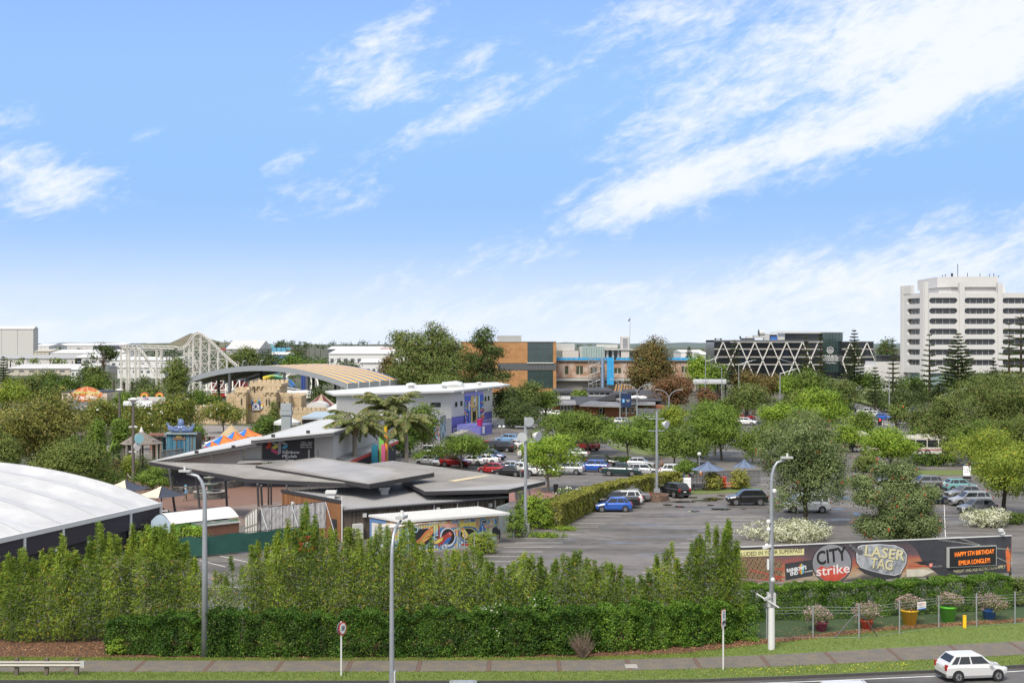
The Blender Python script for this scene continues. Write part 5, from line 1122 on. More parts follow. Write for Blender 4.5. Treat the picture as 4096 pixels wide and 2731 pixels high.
for t_,x,y,sz_,ft_ in(('Rainbow',512,483,.52,2.14),('Playlab',488,556,.52,1.82)):text(t_,'lettering',M_txtw,panel,fP.mat(*fP.sz(*kz(x,y)),.13),sz_,fit=ft_,bold=.01)
for t_,x,y,sz_,ft_ in(('10am - 7pm',792,308,.25,1.38),('FREE ENTRY',785,354,.29,1.47),('Gaming costs vary',785,392,.2,1.45)):text(t_,'lettering',M_txtw,panel,fP.mat(*fP.sz(*kz(x,y)),.13),sz_,fit=ft_,bold=.004)
mb=MB();fP.rect(mb,s1+.05,fP.L,2.2,6.75,-.2,0);mb.build('wall_panel',M_ribw,pb)
sl=MB();z=2.3
while z<6.6:fP.rect(sl,s1+.1,fP.L,z,z+.1,.001,.035);z+=.2
sl.build('cladding_ribs',M_ribw,pb)['kind']='stuff'
for(pts,nm)in(([A(596,1845,166.5),A(1047,1764,166.5),A(1047,1742,180),A(1003,1748,180)],'lower_roof'),([A(1003,1758,165),A(1336,1726,165),A(1600,1646,222),A(1330,1662,195)],'upper_roof')):
 MB().slab(pts,.14).build(nm,M_sroof,pb);MB().slab([p-Vector((0,-.1,.15))for p in pts[:2]]+[p-Vector((0,1,.15))for p in pts[2:]],.35).build('fascia',M_steel,pb)
fQ=Face((XU(1334,169),169),(-18.3,220.0));mb=MB();fQ.rect(mb,0,fQ.L,2.5,6.7,-.3,0);mb.build('side_wall',M_ribw,pb)
sl=MB();z=2.6
while z<6.5:fQ.rect(sl,0.05,fQ.L,z,z+.1,.001,.035);z+=.2
sl.build('cladding_ribs',M_ribw,pb)['kind']='stuff'
mb=MB();fQ.rect(mb,.2,fQ.L,6.72,7.0,.0,.35);mb.build('red_fascia',M_red,pb)
le=[(-22.9,171,3.6),(-20.6,170,3.1),(-17.4,206.5,3.1),(-19.6,207,3.6)]
MB().slab([Vector(p)for p in le],.12).build('lean_to_roof',M_roofd,pb);fq=Face(le[1],le[2]);mb=MB();fq.rect(mb,0,fq.L,2.65,3.0,0,.08);mb.build('red_fascia',M_red,pb)
mb=MB();fq.rect(mb,.3,fq.L,0,2.6,-.6,-.4);mb.build('base_wall',M_dark,pb)
for x,y in((490,410),(875,355),(1290,240),(1655,200)):c=A(*m2(x,y),165.6);MB().box(c.x-.22,c.x+.22,c.y-.3,c.y,c.z-.18,c.z+.18).build('floodlight',M_char,pb)
mb=MB();lo=[A(*m2(x,y),YP-1.2)for x,y in((910,520),(1480,495),(1480,490),(970,485))];MB().slab([A(*m2(910,520),166),A(*m2(1500,496),166),A(*m2(1500,484),169),A(*m2(975,484),169)],.12).build('lower_awning',M_roofd,pb)
for x,y,w_ in((1240,150,.5),):pass
rv=thing('exhaust_stack','grey square exhaust stack on the arcade roof','vent',A(1146,1700,188));b=A(1146,1705,188);MB().box(b.x-.65,b.x+.65,b.y-.6,b.y+.6,b.z-.6,b.z+1.6).box(b.x-.8,b.x+.8,b.y-.75,b.y+.75,b.z+1.6,b.z+2.2).build('duct',mat('duct_grey',(.3,.33,.34),.6),rv);MB().box(b.x-.7,b.x+.7,b.y-.65,b.y+.65,b.z+2.25,b.z+3.2).build('cowl',MATS['duct_grey'],rv)
# low blue-grey roofs behind the arcade
lb=thing('plant_building','low dark building with pale blue roof behind the arcade roof','building',A(1260,1690,205));MB().slab([A(1205,1668,203),A(1330,1668,203),A(1345,1645,215),A(1260,1645,215)],.3).build('roof',mat('blue_grey_roof',(.33,.4,.45),.6),lb);fo=Face((XU(1207,203.5),203.5),(XU(1340,203.5),203.5));mb=MB();fo.rect(mb,0,fo.L,0,6.4,-.4,-.2);mb.build('wall',M_char,lb)
# coloured rounded pillars
kp=K(1250,1540,2.489)
for(x0,x1,y0,y1,col,lab,dy)in((590,650,588,782,(.03,.22,.33),'teal blue rounded pillar, lowest and widest of the five',0),(665,714,487,770,(.2,.5,.1),'green rounded pillar of the coloured pillar sculpture',.6),(714,745,376,740,(.85,.6,.03),'tallest yellow rounded pillar of the sculpture',1.4),(722,748,457,742,(.85,.3,.05),'orange rounded pillar before the yellow one',.8),(686,724,587,768,(.75,.16,.32),'pink rounded pillar, shortest of the five',-.3)):
 Yp=184+dy;a,b=kp(x0,y0),kp(x1,y1);X0,X1=XU(a[0],Yp),XU(b[0],Yp);zt=ZV(a[1],Yp);r=(X1-X0)/2;cx=(X0+X1)/2
 prof=[(X0,0),(X1,0)]+[(cx+r*math.cos(t),zt-r+r*math.sin(t))for t in np.linspace(0,math.pi,13)]
 o=thing('coloured_pillar',lab,'sculpture',(cx,Yp,0),0,'rounded colour pillars');mb=MB();n_=len(prof)
 mb.add([(x,Yp-.3,z)for x,z in prof]+[(x,Yp+.3,z)for x,z in prof],[tuple(range(n_)),tuple(range(2*n_-1,n_-1,-1))]+[(i,n_+i,n_+(i+1)%n_,(i+1)%n_)for i in range(n_)]);mb.build('pillar',mat('pil_'+lab[:4],col,.45,var=.05),o)
 MB().box(X0-.1,X1+.1,Yp-.5,Yp+.5,-.02,.25).build('plinth',M_white,o)
 # --- white hall with mural
hall=thing('white_hall','large white ribbed hall with purple base and colourful mural end','building',(-11.8,263,0))
h0,h1,h2=Vector((-32,247)),Vector((-11.8,263)),Vector((-4.15,287.3));f1,f2_=Face(h0,h1),Face(h1,h2);ZT=8.35
mb=MB();f1.rect(mb,0,f1.L,0,ZT,-.3,0);mb.build('side_wall',M_hall,hall);mb=MB();f2_.rect(mb,0,f2_.L,3.45,ZT,-.3,0);mb.build('front_wall',M_hall,hall)
M_purp=mat('purple_wall',(.13,.13,.42),.7,0,.08,.8);mb=MB();f2_.rect(mb,.1,f2_.L,0,3.4,-.4,-.1);mb.build('base_wall',M_purp,hall)
mb=MB();f1.rect(mb,f1.L-6,f1.L,0,3.3,.0,.06);mb.build('base_wall',M_greyp,hall)
for f,L in((f1,f1.L),(f2_,f2_.L)):
 rb_=MB();s=.3
 while s<L:f.rect(rb_,s,s+.08,3.5 if f is f2_ else .1,ZT-.1,.001,.03);s+=.55
 rb_.build('cladding_ribs',M_hall,hall)['kind']='stuff'
rp=[A(1340,1578,246),A(1809,1565,261.5),Vector((-11.2,261.3,8.75)),Vector((0.1,299.5,8.9)),A(2000,1532,322),A(1600,1546,288),A(1352,1573,262)]
rp=[Vector((-32.5,246.2,8.6)),Vector((-11.2,261.6,8.7)),Vector((-.3,298.6,8.7)),Vector((-3.5,312,8.9)),Vector((-26,285,8.9)),Vector((-36,260,8.7))]
MB().slab(rp,.35).build('roof',M_offw,hall)
for k in(.12,.36,.6,.85):a=Vector((-11.3,262.2,8.2)).lerp(Vector((-1.4,296.5,8.2)),k);MB().beam(a+Vector((-1.6,.4,0)),a+Vector((.55,-.15,0)),.2,.3).build('eave_bracket',M_hall,hall)
for u0,v0,u1,v1 in(t3(1205,1025)+t3(1260,1078),t3(1264,1025)+t3(1318,1078)):mb=MB();f1.prect(mb,u0,v0,u1,v1,.03,.06);mb.build('window',M_glassd,hall)
kq=K(1780,1540,3.732)
for x0,y0,x1,y1 in((145,248,182,325),(223,235,258,308),(585,168,615,240),(632,160,662,230)):
 fr_=MB();f2_.prect(fr_,*kq(x0-5,y0-5),*kq(x1+5,y1+5),.03,.06);fr_=fr_.build('window_frame',M_white,hall);mb=MB();f2_.prect(mb,*kq(x0,y0),*kq(x1,y1),.061,.075);mb.build('pane',M_glassd,fr_)
mu=MB();f2_.prect(mu,*kq(290,150),*kq(570,590),.03,.07);mu=mu.build('mural_panel',mat('mural_blue',(.05,.12,.5),.6,0,.2,1.0),hall)
mb=MB();f2_.prect(mb,*kq(290,100),*kq(565,152),.03,.075);mb.build('mural_band',mat('mural_lilac',(.25,.25,.6),.6),mu)
mb=MB();f2_.prect(mb,*kq(382,158),*kq(480,600),.07,.09);mb.build('painted_tower',mat('mural_tan',(.55,.4,.15),.7,0,.15,1),mu)
mb=MB();f2_.prect(mb,*kq(405,392),*kq(455,590),.09,.12);mb.build('doorway',M_glassd,mu)
mb=MB();f2_.ppoly(mb,[kq(*p)for p in((396,345),(430,335),(472,316),(470,362),(432,378),(398,392))][::-1],.09,.12);bn=mb.build('banner',M_txtk,mu);mb=MB();f2_.ppoly(mb,[kq(*p)for p in((404,352),(432,344),(464,328),(462,356),(432,368),(406,382))][::-1],.121,.135);mb.build('banner_face',M_txtw,bn);text('WELCOME','lettering',M_txtk,bn,f2_.mat(*f2_.sz(*kq(434,356)),.137),.55,.9)
for x0,y0,x1,y1,c in((425,180,455,300,(.6,.62,.65)),(432,160,448,200,(.1,.25,.5)),(430,255,446,290,(.05,.05,.08))):mb=MB();f2_.prect(mb,*kq(x0,y0),*kq(x1,y1),.092,.1+.01*(c[0]<.2));mb.build('painted_castle',mat('mk_%d'%(c[0]*100+y0),c,.6),mu)
pal=[(.65,.12,.04),(.75,.55,.06),(.75,.3,.05),(.1,.35,.6),(.6,.6,.55),(.4,.05,.05),(.2,.45,.12)]
for k in range(110):
 if k<55:x,y=random.uniform(285,375),random.uniform(230,590)
 else:x,y=random.uniform(490,575),random.uniform(210,520)
 w_,h_=random.uniform(5,9),random.uniform(9,20);mb=MB();lf_=.074+.001*k
 f2_.ppoly(mb,[kq(x,y-h_),kq(x-w_,y),kq(x,y+h_),kq(x+w_,y)],.071,lf_);mb.build('painted_patch',mat('mp_%d'%(k%7),pal[k%7],.6,var=.1),mu)
for(x0,y0,x1,y1,c)in((484,150,505,480,(.35,.6,.7)),(335,250,356,380,(.55,.55,.6)),(340,380,358,560,(.12,.2,.5))):mb=MB();f2_.prect(mb,*kq(x0,y0),*kq(x1,y1),.2,.21);mb.build('painted_figure',mat('mf_%d'%x0,c,.6),mu)
# porch with ramps and rails
po=thing('entrance_ramp','purple entrance ramp and landing with grey railings','ramp',G(1900,1740));M_rail=M_galv
f3_=Face((XU(1925,262),262),(XU(1968,268),268));mb=MB();f3_.rect(mb,0,f3_.L,0,2.0,-5,0);mb.build('landing',M_purp,po);mb=MB();f3_.rect(mb,.6,1.9,.3,1.7,.0,.04);mb.build('notice',M_txtw,po)
f4_=Face((XU(1815,253),253),(XU(1918,258),258));mb=MB();f4_.poly(mb,[(0,0),(f4_.L,0),(f4_.L,.5),(f4_.L*.6,1.4),(0,.4)],-2.2,0);mb.build('ramp',mat('ramp_concrete',(.3,.28,.26),.85),po)
def railing(parent,pts,h=1.1,sp=.45,m=None,r=.03):
 mb=MB()
 for a,b in zip(pts[:-1],pts[1:]):
  a,b=Vector(a),Vector(b);up=Vector((0,0,h));mb.cyl(a+up,b+up,r,n=6);mb.cyl(a+up*.12,b+up*.12,r*.8,n=6);n_=max(1,int((b-a).length/sp))
  for i in range(n_+1):c=a.lerp(b,i/n_);mb.cyl(c,c+up,r*(1 if i%4==0 else .55),n=5)
 return mb.build('railing',m or M_rail,parent)
def kv(x,y,Y):return A(*kq(x,y),Y)
railing(po,[kv(130,740,253),kv(345,745,254.5),kv(518,755,256)],1.15);railing(po,[kv(265,735,255.5),kv(450,622,259)],1.15);railing(po,[kv(452,612,259),kv(552,620,261),kv(700,585,266)],1.15);railing(po,[kv(135,738,256),kv(275,690,259)],1.1);railing(po,[kv(735,690,268),kv(882,595,276)],1.15);railing(po,[kv(705,590,267),kv(880,590,276)],1.15)
b=kv(520,610,260);MB().lathe([(.45,0),(.65,1.3),(.7,1.35)],b,12).build('planter',mat('pot_magenta',(.4,.02,.12),.5),po)
gb=thing('poster_block','grey entrance block with tall posters beside the white hall','building',G(1760,1765));f5=Face((XU(1728,245),247),(XU(1760,244),244));f6=Face((XU(1760,244),244),(XU(1784,252),252))
MB().prism([f5.p,f5.q,f6.q,(f6.q.x-2,f6.q.y+3),(f5.p.x,f5.p.y+6)],0,4.6).build('walls',M_greyp,gb)
mb=MB();f6.rect(mb,.5,f6.L-.4,.4,3.4,.01,.05);mb.build('poster',mat('poster_ice',(.35,.5,.62),.5,0,.6,1.2,col2=(.05,.07,.1),cscale=.9),gb);mb=MB();f5.rect(mb,.4,f5.L-.3,.4,3.2,.01,.05);mb.build('poster',mat('poster_sea',(.1,.35,.5),.5,0,.6,1.2,col2=(.5,.15,.2),cscale=.8),gb)
vent=lambda lab,u,v,Y,r:(lambda o:(MB().lathe([(r*.55,0),(r*.55,r*.7),(r,r*.75),(r*.9,r*1.05),(r*.2,r*1.2)],(XU(u,Y),Y,ZV(v,Y)),12).build('cowl',M_offw,o)))(thing('roof_vent',lab,'vent',A(u,v,Y)))
vent('mushroom vent on the white hall roof behind the palms',1645,1556,275,1.1);vent('small mushroom vent near the far corner of the white hall roof',1917,1540,290,.6)
du=thing('roof_duct','big horizontal duct with elbow on the white hall roof','duct',A(1810,1548,275));MB().tube([A(*t3(1335,822),275),A(*t3(1400,825),275),A(*t3(1500,818),275),A(*t3(1545,828),275),A(*t3(1560,855),275)],[.55,.7,.75,.75,.7],12).build('duct',mat('duct_metal',(.5,.52,.52),.45,.4),du);MB().box(A(1790,1555,275).x,A(1855,1555,275).x,274,276,8.6,9.0).build('curb',M_offw,du)
# --- striped barrel roof
st=thing('striped_pavilion','big open barrel roof with rainbow coloured stripes','pavilion',(-42.2,345,0));fr0=Vector((-42.2,345));pL=Vector((-.965,.262));dA=Vector((.262,.965));SP,LN=48.0,39.0
def sp(s,t,dz=0):q=fr0+dA*s+pL*t;return Vector((q.x,q.y,7.55+4.4*(1-((t-SP/2)/(SP/2))**2)+dz))
sc_=[mat('stripe_yellow',(.66,.5,.08),.55,0,.06),mat('stripe_orange',(.68,.33,.15),.55,0,.06),mat('stripe_lemon',(.62,.54,.2),.55,0,.06),mat('stripe_blue',(.1,.2,.36),.55,0,.06)]
NS=21
for k in range(NS):
 a,b=LN*k/NS,LN*(k+1)/NS-.03;ts_=np.linspace(0,SP,21);vs=[sp(s,t)for s in(a,b)for t in ts_]+[sp(s,t,-.12)for s in(a,b)for t in ts_]
 fs=[(i,i+1,21+i+1,21+i)for i in range(20)]+[(42+i,63+i,63+i+1,42+i+1)for i in range(20)]
 MB().add(vs,fs).build('roof_sheet',sc_[(0,1,3)[k%3]],st)
for s in(-.35,13,26,LN+.1):
 vs=[];
 for t in np.linspace(0,SP,21):vs+=[sp(s,t,.1 if s<0 else-.15),sp(s,t,-1.3),sp(s+.3,t,-1.3),sp(s+.3,t,.1 if s<0 else-.15)]
 MB().add(vs,[(i*4+j,i*4+(j+1)%4,(i+1)*4+(j+1)%4,(i+1)*4+j)for i in range(20)for j in range(4)]).build('arch_beam',mat('arch_grey',(.26,.28,.3),.55),st)
for t in(2.5,11,17.5,33,46):
 for s in(.2,19):c=sp(s,t);MB().cyl((c.x,c.y,0),(c.x,c.y,c.z-.6),.42,n=12).build('post',M_steel,st)
fR_=Face(fr0,fr0+dA*LN)
for k in range(5):mb=MB();fR_.rect(mb,LN*k/5+.2,LN*(k+1)/5-.1,4.8,7.5,-.1,.02);mb.build('side_panel',mat('side_grey',(.46,.47,.47),.6,0,.06),st);mb=MB();fR_.rect(mb,LN*k/5-.15,LN*k/5+.15,4.6,7.7,-.05,.25);mb.build('mullion',M_white,st)
# --- sand castle
ca=thing('castle_facade','sand-coloured mock castle with towers and battlements','castle',(XU(1050,300),300,0));M_sand=mat('castle_render',(.47,.36,.22),.85,0,.14,.5,.4,3);M_blk=mat('castle_block',(.5,.39,.25),.85,0,.12,.8,.3,4,isl=.1)
def castle(x0,x1,yt,yb,Y,dep,crown=True,over=10,ch=40,mer=36,blk=True):
 u0,vt=t2(x0,yt);u1,vb=t2(x1,yb);zt,zb=ZV(vt,Y),max(0,ZV(vb,Y))*0;X0,X1=XU(u0,Y),XU(u1,Y);k=Y/F/2.8514;o_,c_=over*k,ch*k
 MB().box(X0,X1,Y,Y+dep,0,zt-c_).build('wall',M_sand,ca)
 if crown:
  MB().box(X0-o_,X1+o_,Y-o_,Y+dep+o_,zt-c_+.002,zt-c_*.45).build('parapet',M_blk,ca);w=mer*k;n=max(2,int((X1-X0+2*o_)/(w*1.35)));stp=(X1-X0+2*o_)/n
  me=MB().box(-stp*.36,stp*.36,0,.5,0,c_*.5).mesh('merlon');me.materials.append(M_blk);org=ORG[ca.name]
  for i in range(n):
   for yy in(Y-o_,Y+dep+o_-.5):
    o=link(me,'merlon',None,ca);o.location=Vector((X0-o_+stp*(i+.5),yy,zt-c_*.45+.002))-org
  mc=MB().box(-.18,.18,0,o_+.02,0,.5).mesh('corbel');mc.materials.append(M_sand)
  for i in range(n):o=link(mc,'corbel',None,ca);o.location=Vector((X0-o_+stp*(i+.5),Y-o_,zt-c_-.5))-org
 if blk:
  bw,bh=1.15,.62;mk_=MB().box(.02,bw-.02,-.03,.02,.02,bh-.02).mesh('block');mk_.materials.append(M_blk);z=.1;r=0
  while z<zt-c_-.9:
   x=X0+.05+(r%2)*bw*.5
   while x+bw<X1-.05:
    if random.random()<.62:o=link(mk_,'block',None,ca);o.location=Vector((x,Y,z))-ORG[ca.name]
    x+=bw
   z+=bh;r+=1
castle(1010,1340,780,1000,312,10,over=18,ch=62,blk=False);castle(835,950,855,1200,300,4,over=12,ch=58);castle(1155,1295,855,1200,300,4,over=14,ch=58);castle(950,1155,925,1200,303,3,over=2,ch=48);castle(1296,1440,925,1200,302,5,over=4,ch=42);castle(730,834,925,1200,304,4,over=3,ch=40,blk=False)
castle(360,800,1062,1250,298,1.2,over=3,ch=66);castle(1345,1905,1085,1260,297,1.2,over=3,ch=64);castle(1441,1580,930,1150,306,8,over=3,ch=44,blk=False)
for x,y in((900,1015),(1048,890),(1185,1020),(1335,1050),(1392,1050),(1215,1018)):
 u_,v_=t2(x,y);Yw=299.9 if x<1300 else 301.9;Yw=311.8 if x==1048 else Yw;MB().box(XU(u_,Yw)-.12,XU(u_,Yw)+.12,Yw-.05,Yw,ZV(v_,Yw)-.7,ZV(v_,Yw)+.7).build('arrow_slit',M_char,ca)
sgn=thing('castle_sign','round colourful sign with two white letters K on the castle gate','sign',(XU(1024,302),302,ZV(1640,302)));c=A(1023,1623,302.6)
def disc(parent,name,c,pts,y,th,m):MB().add([(c.x+a,y,c.z+b)for a,b in pts]+[(c.x+a,y+th,c.z+b)for a,b in pts],[tuple(range(len(pts)))]+[tuple(range(2*len(pts)-1,len(pts)-1,-1))]+[(i,len(pts)+i,len(pts)+(i+1)%len(pts),(i+1)%len(pts))for i in range(len(pts))]).build(name,m,parent)
for k in range(26):
 t=2*math.pi*k/26;disc(sgn,'leaf_bit',Vector((c.x+1.35*math.cos(t),0,c.z+1.0*math.sin(t))),[(.3*math.cos(a),.3*math.sin(a))for a in np.linspace(0,6.28,7)[:-1]],302.85-.003*k,.05,mat('mp_%d'%(k%7),pal[k%7],.6,var=.1))
disc(sgn,'shield',c,[(-.95,-1.0),(.95,-1.0),(.95,.6),(.7,1.1),(.3,.75),(-.3,.75),(-.7,1.1),(-.95,.6)],302.6,.1,mat('sign_navy',(.03,.06,.2),.5))
fs_=Face((c.x-2,302.58),(c.x+2,302.58))
for t_,dx_,dz_,s_ in(('KIDZ',0,.42,.5),('K',-.42,-.25,1.25),('KINGDOM',0,-.85,.36)):text(t_,'lettering',M_txtw,sgn,fs_.mat(2+dx_,c.z+dz_,.01),s_,1.0,bold=.02)
text('K','lettering',M_txtw,sgn,fs_.mat(2.42,c.z-.25,.01)@Matrix.Diagonal((-1,1,1,1)),1.25,bold=.02)
for sx_ in(-.72,.72):disc(sgn,'turret',Vector((c.x+sx_,0,c.z+1.0)),[(-.2,0),(.2,0),(.2,.2),(0,.75),(-.2,.2)],302.55,.05,mat('turret_blue',(.15,.35,.6),.5))
# tents behind the castle
def cone_tent(lab,u,vt,vb,wpx,Y,cols,n=12):
 o=thing('party_tent',lab,'tent',(XU(u,Y),Y,0),0,None,local=True);r=wpx*Y/F/2;zt,zb=ZV(vt,Y),ZV(vb,Y)
 for i in range(n):
  a,b=2*math.pi*i/n,2*math.pi*(i+1)/n;MB().add([(0,0,zt),(r*math.cos(a),r*math.sin(a),zb),(r*math.cos(b),r*math.sin(b),zb),(r*math.cos(a),r*math.sin(a),zb-.5),(r*math.cos(b),r*math.sin(b),zb-.5)],[(0,1,2),(1,3,4,2)]).build('roof_panel',cols[i%len(cols)],o)
 for i in range(0,n,2):a=2*math.pi*i/n;MB().cyl((r*.95*math.cos(a),r*.95*math.sin(a),0),(r*.95*math.cos(a),r*.95*math.sin(a),zb),.08).build('post',M_steel,o)
cone_tent('maroon and tan tent roof beside the castle',*t2(1815,925),t2(0,1065)[1],128,308,[mat('tent_maroon',(.12,.03,.03),.8),mat('tent_tan',(.33,.26,.19),.8)],10)
cone_tent('white tent peak between the castle and the arcade',*t2(1990,1030),t2(0,1095)[1],80,272,[M_offw]);cone_tent('white tent roof below the castle right wall',*t2(1425,1175),t2(0,1245)[1],110,250,[M_offw])
wt_=thing('white_marquee','long white marquee roof behind the castle keep','tent',A(1190,1585,330));MB().add([A(*t2(x,y),Y_)for x,y,Y_ in((1355,975,325),(1750,975,325),(1745,905,332),(1640,882,332),(1500,890,332),(1360,878,332))],[(0,1,2,3,4,5)]).build('roof',M_offw,wt_)
fm_=Face((XU(1130,326),326),(XU(1265,326),326));mb=MB();fm_.rect(mb,0,fm_.L,0,5.9,-.2,0);mb.build('wall',M_offw,wt_)
ar=thing('white_arch','white half-round shed end beside the maroon tent','shed',A(1260,1625,302));cA=A(*t2(1755,1090),300);rA=115*300/F/2.8514;MB().add([(cA.x+rA*math.cos(t),300+dy_,cA.z+.62*rA*math.sin(t))for dy_ in(0,6)for t in np.linspace(0,math.pi,15)],[tuple(range(15)),tuple(range(29,14,-1))]+[(i,15+i,16+i,i+1)for i in range(14)]).build('shell',M_offw,ar);MB().box(cA.x-rA,cA.x+rA,300,306,0,cA.z).build('base',M_offw,ar)
# ---------------------------------------------------------------- far buildings
M_brick=mat('orange_brick',(.42,.22,.095),.85,0,.12,.35,col2=(.36,.185,.08),cscale=.5);M_brick2=mat('red_brick',(.24,.095,.055),.85,0,.15,.6,col2=(.19,.075,.045),cscale=1.2)
M_tglass=mat('teal_glass',(.035,.06,.06),.08,0,.5,.25,spec=.8);M_tile=mat('dark_tile_roof',(.055,.055,.06),.7,0,.2,.5);M_wt=mat('tower_white',(.56,.55,.535),.6,0,.05,.15)
M_alu=mat('aluminium',(.5,.5,.48),.5,.3,.1,1)
def courses(face,parent,s0,s1,z0,z1,m,h=.3,th=.02):
 mb=MB();z=z0
 while z<z1-h*.5:face.rect(mb,s0,s1,z+.04,z+h-.02,0.001,th);z+=h
 mb.build('brick_courses',m,parent)['kind']='stuff'
 # --- orange brick block with glass corner
YB=486.0;hb_=thing('brick_library','orange brick block with tall glass bay and grey band','building',(XU(2110,YB),YB,0));fb_=Face((XU(1830,YB),YB),(XU(2225,YB),YB));zz=lambda v:ZV(v,YB);ss_=fb_.s
fb_.rect(MB(),0,1,0,1)
mb=MB();fb_.rect(mb,0,fb_.L,0,zz(1367),-30,-.3);mb.build('core',M_brick,hb_)
for a,b,v0,v1 in((1830,2110,1367,1452),(2213,2225,1367,1452),(1830,2110,1481,1600),(2213,2225,1481,1600)):mb=MB();fb_.rect(mb,ss_(a),ss_(b),max(0,zz(v1)),zz(v0),-.3,0);mb.build('brick_wall',M_brick,hb_);courses(fb_,hb_,ss_(a),ss_(b),max(0,zz(v1)),zz(v0),M_brick,.6,.03)
for k in range(20):mb=MB();a=ss_(1990)+(ss_(2224)-ss_(1990))*k/20;fb_.rect(mb,a+.03,a+(ss_(2224)-ss_(1990))/20-.03,zz(1480),zz(1453),-.2,.12);mb.build('band_panel',M_steel,hb_)
for v0,v1,rows in((1369,1449,3),(1482,1552,3)):
 for i in range(5):
  for j in range(rows):
   mb=MB();a=ss_(2110)+(ss_(2212)-ss_(2110))*i/5;b=ss_(2110)+(ss_(2212)-ss_(2110))*(i+1)/5;z0,z1=zz(v1),zz(v0);fb_.rect(mb,a+.04,b-.04,z0+(z1-z0)*j/rows+.04,z0+(z1-z0)*(j+1)/rows-.04,-.25,-.15);mb.build('pane',M_tglass,hb_)
mb=MB();fb_.rect(mb,ss_(2108),ss_(2214),zz(1453),zz(1449.5),-.1,.5);mb.build('sill',M_white,hb_);mb=MB();fb_.rect(mb,0,fb_.L,zz(1367),zz(1365),-30.1,.2);mb.build('coping',M_alu,hb_)
mb=MB();fb_.rect(mb,ss_(1817),ss_(1845),zz(1392),zz(1364),-.28,.6);mb.build('end_panel',M_alu,hb_)
for k in range(9):mb=MB();v=1341+k*2.7;fb_.rect(mb,ss_(1987),ss_(2087),zz(v+1.8),zz(v),-6,-5.7);mb.build('louvre',M_alu,hb_)
mb=MB();fb_.rect(mb,ss_(1988),ss_(2086),zz(1366),zz(1342),-12,-6.1);mb.build('plant_room',M_alu,hb_)
# --- brick building under renovation
YC=500.0;cb=thing('renovated_building','old brick building under renovation with blue netting along its roof','building',(XU(2450,YC),YC,0));fc=Face((XU(2225,YC),YC),(XU(2784,YC),YC));zc_=lambda v:ZV(v,YC);sc2=fc.s
M_wbrick=mat('worn_brick',(.33,.2,.13),.9,0,.25,.5,col2=(.45,.36,.3),cscale=.35)
wins=[(2259,2275,1463,1498),(2304,2333,1463,1498),(2362,2390,1470,1494),(2400,2420,1470,1494),(2456,2485,1471,1494),(2540,2565,1471,1494),(2726,2748,1464,1490),(2752,2771,1464,1490)]
mb=MB();fc.rect(mb,0,fc.L,0,zc_(1447),-20,-.4);mb.build('core',M_conc,cb)
xs_=[2225]+[x for w in wins for x in w[:2]]+[2784]
for i in range(0,len(xs_),2):mb=MB();fc.rect(mb,sc2(xs_[i]),sc2(xs_[i+1]),zc_(1510),zc_(1449),-.35,0);mb.build('brick_pier',M_wbrick,cb)
for(a,b,v0,v1)in wins:
 mb=MB();fc.rect(mb,sc2(a),sc2(b),zc_(v0),zc_(1449),-.35,-.02);fc.rect(mb,sc2(a),sc2(b),zc_(1510),zc_(v1),-.35,-.02);mb.build('brick_panel',M_wbrick,cb)
 fr_=MB();fc.rect(fr_,sc2(a),sc2(b),zc_(v1),zc_(v0),-.36,-.25);fr_=fr_.build('window_frame',M_alu,cb);k=1 if b-a<20 else 2
 for i in range(k):mb=MB();q0,q1=sc2(a)+(sc2(b)-sc2(a))*i/k,sc2(a)+(sc2(b)-sc2(a))*(i+1)/k;fc.rect(mb,q0+.12,q1-.12,zc_(v1)+.15,zc_(v0)-.15,-.25,-.2);mb.build('pane',mat('olive_glass',(.06,.065,.035),.1,0,.3,.5),fr_)
mb=MB();fc.rect(mb,0,fc.L+1,zc_(1446),zc_(1441),-20.5,.6);mb.build('roof_slab',mat('slab_dark',(.13,.12,.11),.8),cb);mb=MB();fc.rect(mb,0,sc2(2560),zc_(1522),zc_(1512),-.3,2.0);mb.build('canopy',M_alu,cb)
mb=MB();fc.rect(mb,0,sc2(2330),0,zc_(1536),-.3,.05);mb.build('base_wall',M_conc,cb)
M_net=mat('blue_netting',(.03,.3,.6),.7,0,.3,1.0)
for i in range(28):
 a,b=fc.L*i/28,fc.L*(i+1)/28
 if not 2440<2048+F*(fc.p.x+a)/YC<2455:mb=MB();fc.rect(mb,a+.05,b-.05,zc_(1440),zc_(1430),.2,.25);mb.build('netting',M_net,cb)
up=thing('rooftop_storey','set-back glass and concrete storey above the brick building site','building',(XU(2400,512),512,zc_(1440)));fu=Face((XU(2225,512),512),(XU(2600,512),512));zu=lambda v:ZV(v,512);su=fu.s
mb=MB();fu.rect(mb,su(2250),su(2314),zu(1440),zu(1403),-8,0);mb.build('wall',mat('beige_render',(.5,.47,.43),.8),up);mb=MB();fu.rect(mb,su(2225),su(2300),zu(1402),zu(1374),-8,-3);mb.build('plant_louvre',M_alu,up)
for k in range(9):mb=MB();a,b=su(2326)+(su(2416)-su(2326))*k/9,su(2326)+(su(2416)-su(2326))*(k+1)/9;fu.rect(mb,a+.05,b-.05,zu(1440),zu(1386),-.3,.1);mb.build('glass_panel',mat('pale_glass',(.3,.38,.36),.2,0,.15,.4),up)
mb=MB();fu.rect(mb,su(2320),su(2420),zu(1440),zu(1385),-8,-.31);mb.build('core',M_alu,up);mb=MB();fu.rect(mb,su(2418),su(2620),zu(1400),zu(1394),-8,1);mb.build('roof_slab',M_alu,up);mb=MB();fu.rect(mb,su(2420),su(2600),zu(1440),zu(1400),-6,-1);mb.build('glass_wall',M_tglass,up)
for a in(2426,2448,2470,2492,2512):mb=MB();fu.rect(mb,su(a),su(a)+.8,zu(1440),zu(1400),-.9,-.6);mb.build('column',M_alu,up)
